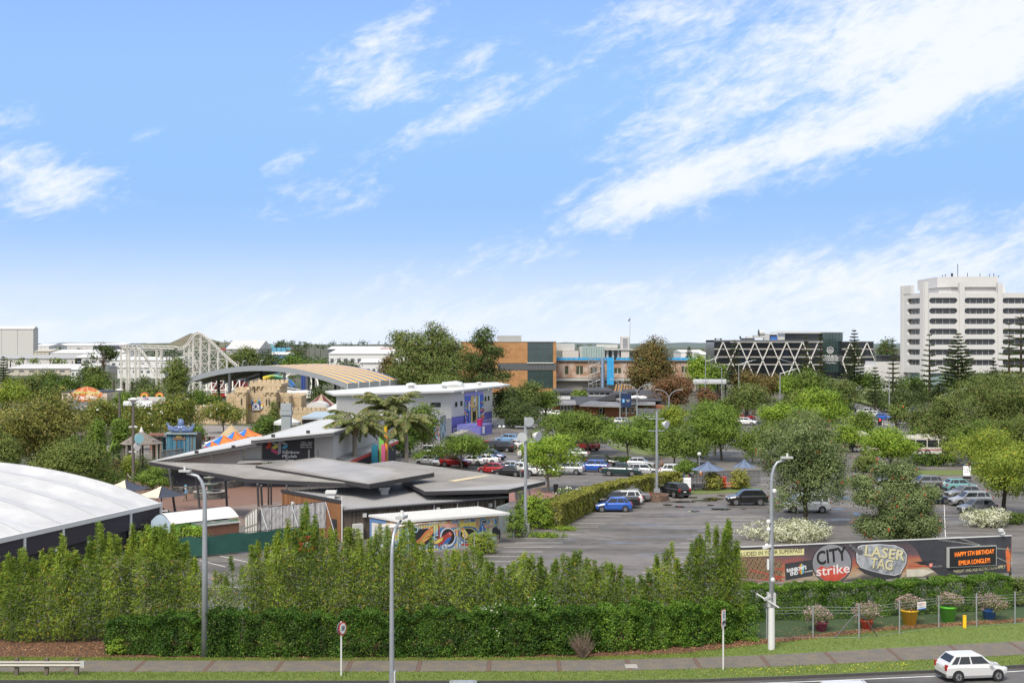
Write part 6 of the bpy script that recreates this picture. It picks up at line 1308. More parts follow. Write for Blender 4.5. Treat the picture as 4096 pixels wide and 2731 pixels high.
mb=MB();fu.rect(mb,su(2484),su(2516),zu(1440),zu(1347),-4,.5);mb.build('service_tower',mat('tower_concrete',(.52,.49,.46),.8),up);mb=MB();fu.rect(mb,su(2491),su(2510),zu(1393),zu(1353),.5,.56);mb.build('louvre',M_greyp,up)
mb=MB();fu.rect(mb,su(2390),su(2475),zu(1392),zu(1377),-8,-5);mb.build('plant_louvre',M_alu,up)
fp_=thing('flag_pole','tall white flagpole with a small dark flag over the building site','flagpole',A(2519,1394,512));MB().cyl(A(2518,1394,512),A(2521,1266,512),.16,.1).build('pole',M_alu,fp_);MB().add([A(u_,v_,512)for u_,v_ in((2520,1272),(2519,1282),(2514,1286),(2512,1282))],[(0,1,2,3)]).build('flag',M_txtk,fp_)
sf=thing('scaffold_tower','metal scaffold tower with blue rubbish chute','scaffold',(XU(2400,494),494,0));fs2=Face((XU(2355,494),494),(XU(2432,494),494));zs=lambda v:ZV(v,494)
for i in range(6):
 for off in(0,-1.6):p0=fs2.pt(fs2.L*i/5,0,off);MB().cyl(p0,p0+Vector((0,0,zs(1430))),.07,n=6).build('standard',M_galv,sf)
for k in range(8):
 z=zs(1552)+(zs(1432)-zs(1552))*k/7;mb=MB();fs2.rect(mb,0,fs2.L,z-.05,z+.05,0,.1);mb.build('ledger',M_galv,sf);mb=MB();fs2.rect(mb,0,fs2.L,z-.12,z-.07,-1.6,-.1);mb.build('deck_board',mat('scaffold_board',(.3,.22,.13),.8),sf)
 if k<7:z2=zs(1552)+(zs(1432)-zs(1552))*(k+1)/7;MB().cyl(fs2.pt(0 if k%2 else fs2.L*.6,z,.12),fs2.pt(fs2.L*.6 if k%2 else 0,z2,.12),.06,n=6).build('brace',M_galv,sf)
MB().cyl(A(2410,1550,492),A(2410,1434,492),.45).build('chute',mat('chute_blue',(.2,.3,.45),.6),sf)
for k in range(5):mb=MB();v=1429+k*22;f_=Face((XU(2428,493),493),(XU(2455,493),493));f_.rect(mb,0,f_.L,ZV(v+21.5,493),ZV(v,493),0,.06);mb.build('netting',M_net,sf)
tl=thing('timber_stack','stacked orange timber frames beside the scaffold','timber',G(2470,1590));
for k in range(7):c=A(2455+k*11,1562,455);MB().beam((c.x,c.y,.2),(c.x+1.0,c.y,4.0),.35,1.5).build('frame',mat('ply_orange',(.5,.28,.12),.8),tl)
# --- low brick clinic
YD=326.0;cl_=thing('brick_clinic','low red brick clinic with dark tiled roofs and clerestory windows','building',(XU(2440,YD),YD,0))
def clin(u0,u1,Y,vt=1622,m=M_brick2):f=Face((XU(u0,Y),Y),(XU(u1,Y),Y));mb=MB();f.rect(mb,0,f.L,0,ZV(vt,Y),-6,0);mb.build('wall',m,cl_);courses(f,cl_,0,f.L,0,ZV(vt,Y),m,.4,.025);return f
fa,fb2,fc2,fd=clin(2215,2322,330),clin(2322,2410,326),clin(2418,2486,325),clin(2555,2660,340)
fe=Face((XU(2486,325),325),(XU(2540,332),332));mb=MB();fe.rect(mb,0,fe.L,0,2.9,-4,0);mb.build('wall',M_brick2,cl_)
def cwin(f,x0,y0,x1,y1,k=2):
 fr_=MB();f.prect(fr_,*t4(x0,y0),*t4(x1,y1),.03,.08);fr_=fr_.build('window_frame',M_white,cl_)
 s0,s1=f.s(t4(x0,0)[0]),f.s(t4(x1,0)[0]);z1_,z0_=f.sz(*t4(x0,y0))[1],f.sz(*t4(x0,y1))[1]
 for i in range(k):mb=MB();f.rect(mb,s0+(s1-s0)*i/k+.08,s0+(s1-s0)*(i+1)/k-.08,z0_+.1,z1_-.1,.081,.1);mb.build('pane',M_glassd,fr_)
cwin(fa,832,1050,982,1122,4);cwin(fb2,1272,1085,1308,1180,1)
for x in(1533,1582,1635):cwin(fe,x,1075,x+30,1150,1)
cwin(fd,1795,1055,1830,1085,1)
def hip(pts_e,pts_r,m):
 mb=MB();mb.add(list(pts_e)+list(pts_r),[(0,1,3,2)]if len(pts_e)==2 else[]);o=mb.build('roof',m,cl_);return o
def rq(a,b,c,d,m,th=.25,rb=0):
 o=MB().slab([Vector(p)for p in(a,b,c,d)],th).build('roof_slope',m,cl_)
 if rb:ribs(a,b,c,d,rb,.12,.08).build('roof_ribs',m,cl_)['kind']='stuff'
M_gtile=mat('grey_corrugated',(.24,.24,.245),.6,0,.12,.6)
T4=lambda x,y,Y:A(*t4(x,y),Y)
rq(T4(765,1045,328),T4(1010,1042,328),T4(1000,1000,338),T4(765,1002,338),M_gtile,.25,22);rq(T4(1050,1055,323),T4(1530,1070,322),T4(1480,1022,334),T4(1170,1010,334),M_gtile,.25,40);rq(T4(1530,1070,322),T4(1700,1045,332),T4(1690,1005,342),T4(1480,1022,334),M_tile);rq(T4(1010,1042,328),T4(1060,1050,323),T4(1170,1010,334),T4(1000,1000,338),M_tile)
rq(T4(765,1002,338),T4(1690,1005,338),T4(1680,950,352),T4(765,955,352),M_tile);rq(T4(1690,1045,336),T4(1915,1048,338),T4(1915,1002,350),T4(1730,1003,350),M_gtile,.25,18);rq(T4(1700,1000,345),T4(1990,1000,345),T4(1900,880,372),T4(1740,880,372),M_tile)
def clere(x0,x1,yt,yb,Y,k):
 f=Face((T4(x0,yb,Y).x,Y),(T4(x1,yb,Y).x,Y));z0,z1=T4(x0,yb,Y).z,T4(x0,yt,Y).z;mb=MB();f.rect(mb,0,f.L,z0-1,z1,-5,0);mb.build('clerestory',M_white,cl_)
 for i in range(k):mb=MB();f.rect(mb,f.L*(i+.1)/k,f.L*(i+.9)/k,z0+.2,z1-.15,.01,.06);mb.build('clerestory_pane',M_glassd,cl_)
 MB().slab([f.pt(-.5,z1+.5,.6),f.pt(f.L+.5,z1+.5,.6),f.pt(f.L+.5,z1+.9,-6),f.pt(-.5,z1+.9,-6)],.5).build('roof_slope',M_tile,cl_)
clere(772,945,915,955,342,7);clere(1155,1400,910,942,352,4);clere(1465,1580,945,982,340,3);clere(1585,1700,920,952,356,2)
for(x0,x1,yb,yt,Y)in((1250,1460,990,922,338),(1690,1990,1000,925,350),(1155,1380,895,855,372)):MB().prism([(T4(x0,yb,Y).x,Y),(T4(x1,yb,Y).x,Y),(T4(x1,yb,Y).x,Y+5),(T4(x0,yb,Y).x,Y+5)],T4(x0,yb,Y).z-.8,[T4(x0,yb,Y).z,T4(x1,yt,Y).z,T4(x1,yt,Y).z,T4(x0,yb,Y).z]).build('roof_monitor',M_tile,cl_)
for x,y in((1632,972),(1692,966),(1765,972)):c=T4(x,y,340);MB().ell(c,(1.3,1.2,.55),12,6).build('skylight',M_white,cl_)
tag(MB().box(-.6,.6,-.5,.5,0,.05).build('doormat',M_char,None,loc=None),'dark mat at the clinic side door','mat').location=(XU(2405,325),324,.06)
sn=thing('clinic_sign','navy square sign on posts before the clinic roof','sign',(T4(1582,1000,318).x,318,0));c=T4(1582,1000,318);MB().box(c.x-1.2,c.x+1.2,317.95,318.05,c.z-1.6,c.z+1.6).build('board',mat('sign_deepnavy',(.012,.03,.09),.5),sn);MB().cyl((c.x,318.1,0),(c.x,318.1,c.z),.08).build('post',M_galv,sn);fsn=Face((c.x-1.2,317.94),(c.x+1.2,317.94));mb=MB();fsn.rect(mb,.3,.8,c.z-.5,c.z+.3,.0,.02);mb.build('emblem',mat('sky_blue_mark',(.2,.45,.8),.5),sn);text('Health\nHub','lettering',M_txtw,sn,fsn.mat(1.6,c.z-.1,.01),.36)
pf=thing('paling_fence','grey timber paling fence beside the clinic','fence',G(2600,1672));ff=Face((XU(2545,326),326),(XU(2652,323),323));boards(ff,0,ff.L,.05,2.2,.24,mat('grey_paling',(.12,.125,.14),.8,0,.2,2,isl=.2),pf,name='paling')
for i,(x,c)in enumerate(((1178,M_red),(1203,M_red),(1230,M_red))):
 o=thing('wheelie_bin','red-lidded bin %s by the clinic door'%('on the near end of three','in the middle of three','nearest the door of three')[i],'bin',(T4(x,1180,322).x,322,0),0,'bins by the clinic door',local=True);MB().hexa([(-.22,-.25,.1),(.22,-.25,.1),(.22,.25,.1),(-.22,.25,.1)],[(-.3,-.35,1.0),(.3,-.35,1.0),(.3,.35,1.0),(-.3,.35,1.0)]).build('body',M_char,o);MB().box(-.32,.32,-.37,.37,1.0,1.1).build('lid',c,o)
 for sx_ in(-.26,.26):MB().cyl((sx_-.03,.3,.1),(sx_+.03,.3,.1),.1).build('wheel',M_txtk,o)
 # --- diagonal grid building
YM=690.0;mi=thing('diagrid_building','black glass institute building with white diagonal grid','building',(XU(3060,YM),YM,0));fM=Face((XU(2857,YM),YM),(XU(3290,YM),YM));fM2=Face((XU(3290,YM+8),YM+8),(XU(3370,YM+8),YM+8));fM3=Face((XU(3368,YM),YM),(XU(3495,YM),YM));zM=lambda v:ZV(v,YM)
M_mit=mat('black_glazing',(.018,.021,.026),.15,0,.4,.15,spec=.7);M_grid=mat('white_grid',(.6,.58,.54),.6,0,.05);M_band=mat('sill_band',(.42,.4,.36),.7)
for f,vt in((fM,1361),(fM3,1366)):mb=MB();f.rect(mb,0,f.L,0,zM(vt),-30,-.4);mb.build('core',M_mit,mi)
for f in(fM,fM3):
 for(v0,v1)in((1371,1392),(1399,1424),(1429,1453),(1459,1484)):
  n_=max(4,int(f.L/4))
  for i in range(n_):
   mb=MB();f.rect(mb,f.L*i/n_+.06,f.L*(i+1)/n_-.06,zM(v1),zM(v0),-.4,-.25);mb.build('window',M_mit if(i*7+int(v0))%5 else mat('blue_glazing',(.03,.06,.09),.1,0,.4,.3,spec=.7),mi)
 for v in(1394.5,1426,1456):mb=MB();f.rect(mb,0,f.L,zM(v+1.8),zM(v-1.2),-.3,.1);mb.build('sill_band',M_band,mi)
 for v in(1396.8,1428.5,1458.5):mb=MB();f.rect(mb,0,f.L,zM(v+.9),zM(v-.4),-.2,.5);mb.build('white_rail',M_grid,mi)
 for v in np.arange(1372,1486,3.2):
  mb=MB();f.rect(mb,0,f.L,zM(v+.35),zM(v),-.3,.2);mb.build('louvre',M_char,mi)
aw_=[2891+63.5*k for k in range(-1,8)]
for k in range(len(aw_)):
 for(ua,va,ub,vb)in((aw_[k],1367,aw_[k]+31.7,1441),(aw_[k],1367,aw_[k]-31.7,1441),(aw_[k]+31.7,1441,aw_[k]+60,1506),(aw_[k]+31.7,1441,aw_[k]+3.5,1506)):
  if min(ua,ub)<2855 or max(ua,ub)>3292:continue
  mb=MB();fM.bar(mb,fM.s(ua),zM(va),fM.s(ub),zM(vb),.45,.35,1.2);mb.build('diagonal',M_grid,mi)
mb=MB();fM.rect(mb,0,fM.L,zM(1367),zM(1360),-30,.8);mb.build('roof_edge',M_steel,mi);mb=MB();fM.rect(mb,8,fM.L,zM(1369.5),zM(1367.5),.2,.9);mb.build('top_rail',M_grid,mi)
for pts in(((3368,1443),(3400,1370)),((3368,1443),(3385,1492)),((3400,1370),(3432,1443)),((3432,1443),(3466,1370)),((3466,1370),(3498,1443)),((3498,1443),(3485,1475)),((3432,1443),(3410,1490)),((3432,1443),(3455,1490))):
 (ua,va),(ub,vb)=pts;mb=MB();fM3.bar(mb,fM3.s(ua),zM(va),fM3.s(ub),zM(vb),.45,.35,1.2);mb.build('diagonal',M_grid,mi)
mb=MB();fM3.rect(mb,0,fM3.L,zM(1369),zM(1365),-30,.8);mb.build('roof_edge',M_steel,mi)
z2=lambda v:ZV(v,YM+8)
for i in range(6):
 for(v0,v1)in((1331,1360),(1361,1395),(1396,1430),(1431,1490)):mb=MB();fM2.rect(mb,fM2.L*i/6+.06,fM2.L*(i+1)/6-.06,z2(v1),z2(v0),-.3,0);mb.build('window',M_tglass,mi)
mb=MB();fM2.rect(mb,0,fM2.L,0,z2(1330),-20,-.31);mb.build('core',M_mit,mi);fM4=Face((XU(3140,YM+12),YM+12),(XU(3371,YM+12),YM+12));z4=lambda v:ZV(v,YM+12)
mb=MB();fM4.rect(mb,0,fM4.L,z4(1362),z4(1329),-20,0);mb.build('penthouse',M_mit,mi);MB().slab([fM4.pt(-8,z4(1329),1),fM4.pt(fM4.L+.5,z4(1330),1),fM4.pt(fM4.L,z4(1324),-22),fM4.pt(0,z4(1321),-22)],.5).build('penthouse_roof',M_alu,mi)
lg=K(3250,1050,2.4125);cl0=fM2.sz(*lg(170,845))
mb=MB();fM2.poly(mb,[(cl0[0]+1.75*math.cos(t),cl0[1]+1.75*math.sin(t))for t in np.linspace(0,6.28,25)[:-1]],.02,.06);em_=mb.build('emblem',M_txtw,mi);mb=MB();fM2.poly(mb,[(cl0[0]+1.5*math.cos(t),cl0[1]+1.5*math.sin(t))for t in np.linspace(0,6.28,25)[:-1]],.061,.07);mb.build('emblem_face',M_mit,em_)
for k in range(4):mb=MB();w_=(1.35,1.4,1.2,.8)[k];fM2.rect(mb,cl0[0]-w_,cl0[0]+w_,cl0[1]-.15-k*.32,cl0[1]-.02-k*.32,.071,.09);mb.build('emblem_wave',M_txtw,em_)
for q_ in((-1,.1,0,.75),(0,.75,1,.1),(-.6,.9,.2,.2)):mb=MB();fM2.bar(mb,cl0[0]+q_[0],cl0[1]+q_[1],cl0[0]+q_[2],cl0[1]+q_[3],.16,.071,.09);mb.build('emblem_wave',M_txtw,em_)
for t_,y,s_ in(('MANUKAU',905,1.75),('INSTITUTE OF',926,1.3),('TECHNOLOGY',943,1.3),('Te Whare Takiura',968,.8)):text(t_,'lettering',M_txtw,mi,fM2.mat(*fM2.sz(*lg(172,y)),.05),s_,1.0,ext=.02,bold=.02)
rt=thing('rooftop_plant','cluster of ducts, tanks and rails on the diagonal grid building','plant',A(3060,1360,YM+6));T5=lambda x,y,Y=YM+6:A(*t5(x,y),Y)
for x0,y0,x1,y1,m_ in((1040,292,1190,312,M_char),(1180,258,1300,290,M_alu),(1300,240,1360,310,M_alu),(1368,250,1445,275,M_char),(1370,275,1445,312,M_blue),(1450,275,1530,312,M_alu),(1100,275,1160,292,M_offw),(745,293,752,312,M_char),(808,293,815,312,M_char),(745,296,815,301,M_char),(1030,270,1036,300,M_char)):
 a,b=T5(x0,y1),T5(x1,y0);MB().box(a.x,b.x,YM+5,YM+9,a.z,b.z).build('unit',m_,rt)
MB().cyl(T5(1240,235),T5(1300,232),1.6,1.6,14).build('duct',M_alu,rt);MB().cyl(T5(1236,235),T5(1242,235),1.9,1.9,14).build('duct_collar',M_char,rt)
# --- white tower
YT=474.0;tw_=thing('white_tower','white concrete office tower with rows of round-ended dark windows','tower',(XU(3850,YT),YT,0));M_tw=mat('tower_window',(.035,.037,.042),.12,0,.4,.4,spec=.7)
fA=Face((XU(3608,YT+14),YT+14),(XU(3697,YT),YT));fBt=Face((XU(3697,YT),YT),(XU(4180,YT),YT));zT=lambda v:ZV(v,YT)
rows=[(1191+41.2*k,1213.5+41.2*k)for k in range(7)]
def pill(s0,s1,z0,z1,l=True,r=True,n=8):
 rr=(z1-z0)/2;zc=(z0+z1)/2;pts=[]
 pts+=[(s0+rr-rr*math.sin(t),zc-rr*math.cos(t))for t in np.linspace(0,math.pi,n)][::-1]if l else[(s0,z1),(s0,z0)]
 pts+=[(s1-rr+rr*math.sin(t),zc-rr*math.cos(t))for t in np.linspace(0,math.pi,n)]if r else[(s1,z0),(s1,z1)]
 return pts
def wallrow(f,s0,s1,w0,w1,zb,zt,wz0,wz1,l=True,r=True,dep=.8):
 """one storey panel of wall with a round-ended opening, its reveal and the recessed glass"""
 hole=pill(w0,w1,wz0,wz1,l,r);out=[(s0,zt),(s0,zb),(s1,zb),(s1,zt)]
 bm=bmesh.new();vo=[bm.verts.new(f.pt(a,b,0))for a,b in out];vh=[bm.verts.new(f.pt(a,b,0))for a,b in hole];vd=[bm.verts.new(f.pt(a,b,-dep))for a,b in hole]
 eo=[bm.edges.new((vo[i],vo[(i+1)%4]))for i in range(4)];eh=[bm.edges.new((vh[i],vh[(i+1)%len(vh)]))for i in range(len(vh))]
 bmesh.ops.triangle_fill(bm,use_beauty=True,use_dissolve=False,edges=eo+eh)
 for i in range(len(vh)):j=(i+1)%len(vh);bm.faces.new((vh[i],vh[j],vd[j],vd[i]))
 bmesh.ops.recalc_face_normals(bm,faces=bm.faces)
 me=bpy.data.meshes.new('wall_panel');bm.to_mesh(me);bm.free();me.transform(Matrix.Translation(-ORG[tw_.name]));o=link(me,'wall_panel',M_wt,tw_)
 gl=MB();f.poly(gl,pill(w0-.1,w1+.1,wz0-.1,wz1+.1,l,r),-dep-.1,-dep+.02);gl=gl.build('window',M_tw,tw_)
 n_=max(2,int((w1-w0)/2.1));
 for i in range(1,n_):mb=MB();s=w0+(w1-w0)*i/n_;f.rect(mb,s-.05,s+.05,wz0+.05,wz1-.05,-dep+.03,-dep+.12);mb.build('mullion',M_alu,gl)
def bay(f,ua,ub,wa,wb,l=True,r=True):
 for k,(v0,v1)in enumerate(rows):
  zt=zT(1171)if k==0 else(zT(rows[k-1][1])+zT(v0))/2;zb=(zT(v1)+zT(rows[k+1][0]))/2 if k<6 else zT(1478);wallrow(f,f.s(ua),f.s(ub),f.s(wa),f.s(wb),zb,zt,zT(v1),zT(v0),l,r)
bay(fA,3612,3684,3628,3683,True,False);bay(fBt,3712,3837,3717,3830);bay(fBt,3857,3990,3858,3982);bay(fBt,4009,4180,4010,4140)
MB().prism([(fA.p.x+1,fA.p.y+2),(fA.q.x+.6,fA.q.y+1.6),(fBt.q.x,fBt.q.y+1.6),(fBt.q.x,YT+40),(fA.p.x+8,YT+40)],0,zT(1173)).build('core',M_wt,tw_)
for f,a,b,vt,o in((fA,3603,3643,1137,.0),(fA,3684,3697.5,1127,.5),(fBt,3697,3712,1127,.5),(fBt,3837,3857,1130,.5),(fBt,3990,4009,1131,.5)):
 mb=MB();z1=zT(vt);f.rect(mb,f.s(a),f.s(b),0 if b!=3643 else zT(1176),z1,-1.4,o);mb.build('pier',M_wt,tw_)
mb=MB();fA.rect(mb,fA.s(3603),fA.s(3613),0,zT(1137),-1.5,.2);mb.build('pier',M_wt,tw_)
for f,a,b in((fA,3612,3684),(fBt,3712,4180)):mb=MB();f.rect(mb,f.s(a),f.s(b),zT(1478)-.02,0 if False else zT(1478)-1.2,-1.3,-.02);mb.build('lintel',M_wt,tw_)
for i in range(5):mb=MB();a,b=fA.s(3632)+(fA.s(3682)-fA.s(3632))*i/5,fA.s(3632)+(fA.s(3682)-fA.s(3632))*(i+1)/5;fA.rect(mb,a+.05,b-.05,0,zT(1480),-.9,-.8);mb.build('lobby_glass',mat('lobby_glazing',(.2,.27,.27),.15,0,.3,.3),tw_)
for i in range(8):mb=MB();a=fBt.s(3716)+2.0*i;fBt.rect(mb,a+.05,a+1.95,0,zT(1490),-.9,-.8);mb.build('lobby_glass',MATS['lobby_glazing'],tw_)
MB().prism([(XU(3765,YT+5),YT+8),(XU(3800,YT+5),YT+4),(XU(3980,YT+5),YT+4),(XU(4000,YT+5),YT+8),(XU(4000,YT+5),YT+30),(XU(3765,YT+5),YT+30)],ZV(1176,YT),ZV(1150,YT+5)).build('penthouse',M_wt,tw_)
MB().prism([(XU(3758,YT+5),YT+7.5),(XU(3796,YT+5),YT+3),(XU(3984,YT+5),YT+3),(XU(4002,YT+5),YT+7.5),(XU(4002,YT+5),YT+31),(XU(3758,YT+5),YT+31)],ZV(1149,YT+5),ZV(1107,YT+5)).build('penthouse_crown',M_wt,tw_)
mb=MB();
for a,b in((4037,4062),):fBt.rect(mb,fBt.s(a),fBt.s(b),zT(1172),zT(1141),-12,-10)
mb.build('pier',M_wt,tw_)
for k,(u_,v_)in enumerate(((3770,1100),(3781,1096),(3808,1093),(3831,1055),(3870,1091),(3920,1094),(3975,1092),(3958,1097),(3995,1101))):MB().cyl(A(u_,1109,YT+10),A(u_,v_,YT+10),.12 if k!=2 else .4,n=6).build('antenna',M_char,tw_)
wg=thing('low_wing','low white wing with dark glass upper floor beside the tower','building',(XU(3550,500),500,0));fw_=Face((XU(3455,500),500),(XU(3612,500),500));zw=lambda v:ZV(v,500)
mb=MB();fw_.rect(mb,fw_.s(3503),fw_.L,0,zw(1446),-15,0);mb.build('wall',M_wt,wg);mb=MB();fw_.rect(mb,0,fw_.s(3503),0,zw(1464),-15,.2);mb.build('wall',M_wt,wg)
for i in range(10):mb=MB();a=fw_.s(3506)+(fw_.L-fw_.s(3506))*i/10;fw_.rect(mb,a+.06,a+(fw_.L-fw_.s(3506))/10-.06,zw(1445),zw(1425),-.6,-.4);mb.build('window',M_tw,wg)
mb=MB();fw_.rect(mb,fw_.s(3503),fw_.L,zw(1424),zw(1421),-15,.2);mb.build('roof_edge',M_char,wg)
# --- warehouses on the plain
WH_=[mat('shed_pale',(.5,.49,.47),.7,0,.08,.02),mat('shed_grey',(.34,.34,.33),.7,0,.08,.02),mat('shed_white',(.62,.62,.6),.7,0,.06,.02),mat('shed_dark',(.1,.11,.13),.7),mat('shed_cream',(.46,.42,.35),.7),mat('shed_blue',(.06,.16,.3),.7)]
def shedb(lab,u0,u1,vt,Y,dep,wall,roof,rise=2.0,win=0,cat='warehouse'):
 o=thing('warehouse',lab,cat,(XU((u0+u1)/2,Y),Y,0),0,'warehouses on the plain');X0,X1=XU(u0,Y),XU(u1,Y);zt=ZV(vt,Y)
 MB().box(X0,X1,Y,Y+dep,-.5,zt).build('wall',WH_[wall],o);mb=MB();ym=Y+dep/2
 mb.add([(X0-.5,Y-.6,zt),(X1+.5,Y-.6,zt),(X1+.5,ym,zt+rise),(X0-.5,ym,zt+rise),(X0-.5,Y+dep,zt),(X1+.5,Y+dep,zt)],[(0,1,2,3),(3,2,5,4),(0,3,4),(1,5,2)]);mb.build('roof',WH_[roof],o)
 f=Face((X0,Y),(X1,Y))
 for i in range(win):mb=MB();f.rect(mb,f.L*(i+.25)/win,f.L*(i+.75)/win,zt*.45,zt*.7,.02,.12);mb.build('window',WH_[3],o)
 if win==0:
  for i in range(1,4):mb=MB();f.rect(mb,f.L*i/4-.15,f.L*i/4+.15,0,zt,.02,.2);mb.build('wall_joint',WH_[1],o)
shedb('huge windowless grey block at the left picture edge',-120,133,1316,1350,14,0,0,3)
shedb('long grey warehouse with skylight stripes behind the street trees',-100,325,1434,1000,60,0,1,2.5,0);shedb('long low cream-roofed shed behind the deep green tree',25,350,1474,760,60,4,0,2.2,8);shedb('white gabled shed right of the huge block',134,195,1384,1700,70,2,2,3);shedb('long white sheds under the skyline',215,480,1381,2300,150,0,2,4)
shedb('cream workshop with tank below the white gabled shed',135,195,1405,1250,50,4,4,2);shedb('wide pale shed behind the umbrella-shaped gum',200,480,1412,1250,70,2,2,3,10);shedb('pale factory roofs right of the gum',300,480,1430,1000,50,0,2,2.5,6);shedb('dark blue-grey shed on the skyline',372,500,1385,1900,60,3,3,2);shedb('white depot left of the coaster',285,360,1478,650,30,2,2,1.8,5);shedb('white sheds seen through the coaster frame',440,700,1440,900,50,2,2,2,9)
shedb('blue trimmed store behind the coaster frame',470,660,1470,700,40,2,0,1.5,7);shedb('grey gabled shed below the stacked containers',905,1035,1396,1100,60,1,0,7);shedb('white roofed depot with green wall beyond the striped roof',1075,1145,1418,800,30,5,2,1.5);shedb('long white factory left of the eucalyptus',1315,1640,1415,900,90,2,2,3,12);shedb('white warehouse with dark band on the skyline',1310,1520,1396,1500,80,3,2,3);shedb('low white shop behind the brown tree',1440,1640,1450,600,40,2,2,1.5,9);shedb('pale shed behind the factory',1520,1660,1400,1400,80,2,2,3)
shedb('white shed behind the rust-coloured trees',2724,2815,1408,1300,60,2,2,2,0);shedb('pale shed left of the diagonal grid building',2810,2870,1418,1200,60,0,2,2);shedb('white sheds behind the old brick building',2820,2862,1440,800,40,2,2,2);shedb('red roofed shed behind the coaster',840,960,1530,470,15,4,4,1.0,0)
cont_c=[(.1,.22,.5),(.5,.5,.48),(.3,.06,.05),(.2,.42,.45),(.5,.42,.3),(.12,.35,.5)]
spots=[(915+22*i,1382-9*(i%2),[0,1,4,0,4,4][i%6])for i in range(6)]+[(890+20*i,1392,[2,2,1,2,1][i%5])for i in range(5)]+[(1040+22*i,1380+6*(i%2),3)for i in range(3)]+[(1525+18*(i%3),1392+8*(i//3),2)for i in range(6)]+[(1095+18*(i%4),1390+8*(i//4),5)for i in range(7)]
for u_,v_,c in spots:
 Yk=1250 if u_<1500 else 1420;o=MB().box(0,20*Yk/F,0,3,0,8*Yk/F*1.05).build('stacked_container',mat('ctn_%d'%c,cont_c[c],.7));o.location=(XU(u_,Yk),Yk-10,ZV(v_+8,Yk));tag(o,'%s shipping container stacked in the far yard'%['blue','white','red','teal','cream','cyan'][c],'container','stacked containers in the far yard')
 # ---------------------------------------------------------------- rides and park details
M_cw=mat('coaster_white',(.58,.56,.51),.5,0,.05);YR=430.0
rc=thing('roller_coaster','white steel roller coaster with lattice supports and a tall drop','roller coaster',(XU(650,YR),YR,0))
def T1(x,y,Y=YR):return A(*t1(x,y),Y)
def T2(x,y,Y=YR):return A(*t2(x,y),Y)
def smooth(P,k=6):
 out=[]
 for i in range(len(P)-1):
  p0,p1,p2,p3=P[max(i-1,0)],P[i],P[i+1],P[min(i+2,len(P)-1)]
  for j in range(k):t=j/k;out.append(.5*((2*p1)+(p2-p0)*t+(2*p0-5*p1+4*p2-p3)*t*t+(3*p1-p0-3*p2+p3)*t**3))
 return out+[P[-1]]
def track(P,parent,m,gap=1.2,r=.16,tie=2,side=None):
 P=smooth([Vector(p)for p in P]);n=len(P);off=[]
 for i in range(n):d=(P[min(i+1,n-1)]-P[max(i-1,0)]).normalized();s=Vector((-d.y,d.x,0));s=s.normalized()if s.length>.1 else Vector((0,1,0));s=Vector(side)if side else s;off.append(s*gap/2)
 ms=m if isinstance(m,list)else[m]
 nseg=len(ms)
 for k in range(nseg):
  a,b=n*k//nseg,min(n,n*(k+1)//nseg+1)
  for sg in(-1,1):MB().tube([P[i]+off[i]*sg for i in range(a,b)],r,6).build('rail',ms[k],parent)
  MB().tube([P[i]+Vector((0,0,-.75))for i in range(a,b)],r*1.7,6).build('spine',ms[k],parent)
  tm=MB()
  for i in range(a,b,tie):tm.beam(P[i]+off[i],P[i]+Vector((0,0,-.75)),.14);tm.beam(P[i]-off[i],P[i]+Vector((0,0,-.75)),.14)
  tm.build('track_ties',ms[k],parent)['kind']='stuff'
 return P
track([T1(1400,378),T1(1500,375),T1(1700,378),T1(1990,388),T2(150,395),T2(230,392),T2(290,345),T2(340,270),T2(390,225),T2(440,232),T2(510,285),T2(600,370),T2(700,470),T2(790,550),T2(860,605)],rc,M_cw,2.4,.13)
track([T1(1400,378,436),T1(1430,405,438),T1(1540,400,440),T1(1620,445,440),T1(1680,530,440),T1(1720,600,440),T1(1760,665,438),T1(1800,720,436)],rc,M_cw,2.0,.18)
track([T2(250,470,440),T2(330,465,440),T2(370,540,440),T2(400,640,440),T2(350,720,440),T2(330,800,438)],rc,M_cw,1.8,.16)
track([T2(460,880,415),T2(600,885,415),T2(800,880,415),T2(900,870,415)],rc,M_cw,1.8,.18)
def col(p,r=.2):MB().cyl((p.x,p.y,0),p,r,r,8).build('column',M_cw,rc)
cols1=[1375,1440,1470,1540,1585,1780,1835];lev1=[425,600,740]
for x in cols1:col(T1(x,420,YR));col(T1(x+14,420,YR+6),.14)
for y in lev1:
 MB().beam(T1(1375,y),T1(1835,y),.2).build('beam',M_cw,rc);MB().beam(T1(1389,y,YR+6),T1(1849,y,YR+6),.25).build('beam',M_cw,rc)
for(a,b)in((1375,1440),(1470,1540),(1540,1585),(1780,1835),(1440,1470),(1585,1680)):
 ys=[425,512,600,670,740,800]
 for y0,y1 in zip(ys[:-1],ys[1:]):MB().beam(T1(a,y0),T1(b,y1),.12).build('brace',M_cw,rc);MB().beam(T1(b,y0),T1(a,y1),.12).build('brace',M_cw,rc)
tops2=[(240,400),(345,280),(430,250),(530,310),(630,410),(730,510),(300,350)]
for x,y in tops2:col(T2(x,y));col(T2(x+12,y,YR+7),.14)
for(a,ya),(b,yb)in zip(sorted(tops2)[:-1],sorted(tops2)[1:]):
 y0=max(ya,yb)+20
 while y0<860:MB().beam(T2(a,y0),T2(b,y0+120),.12).build('brace',M_cw,rc);MB().beam(T2(b,y0),T2(a,y0+120),.12).build('brace',M_cw,rc);MB().beam(T2(a,y0),T2(b,y0),.22).build('beam',M_cw,rc);y0+=125
for x in(500,560,640,720,800,880):MB().cyl(T2(x,950,414),T2(x,775,418),.2).build('column',M_cw,rc);MB().beam(T2(x,890,414),T2(x+70,775,418),.18).build('brace',M_cw,rc)
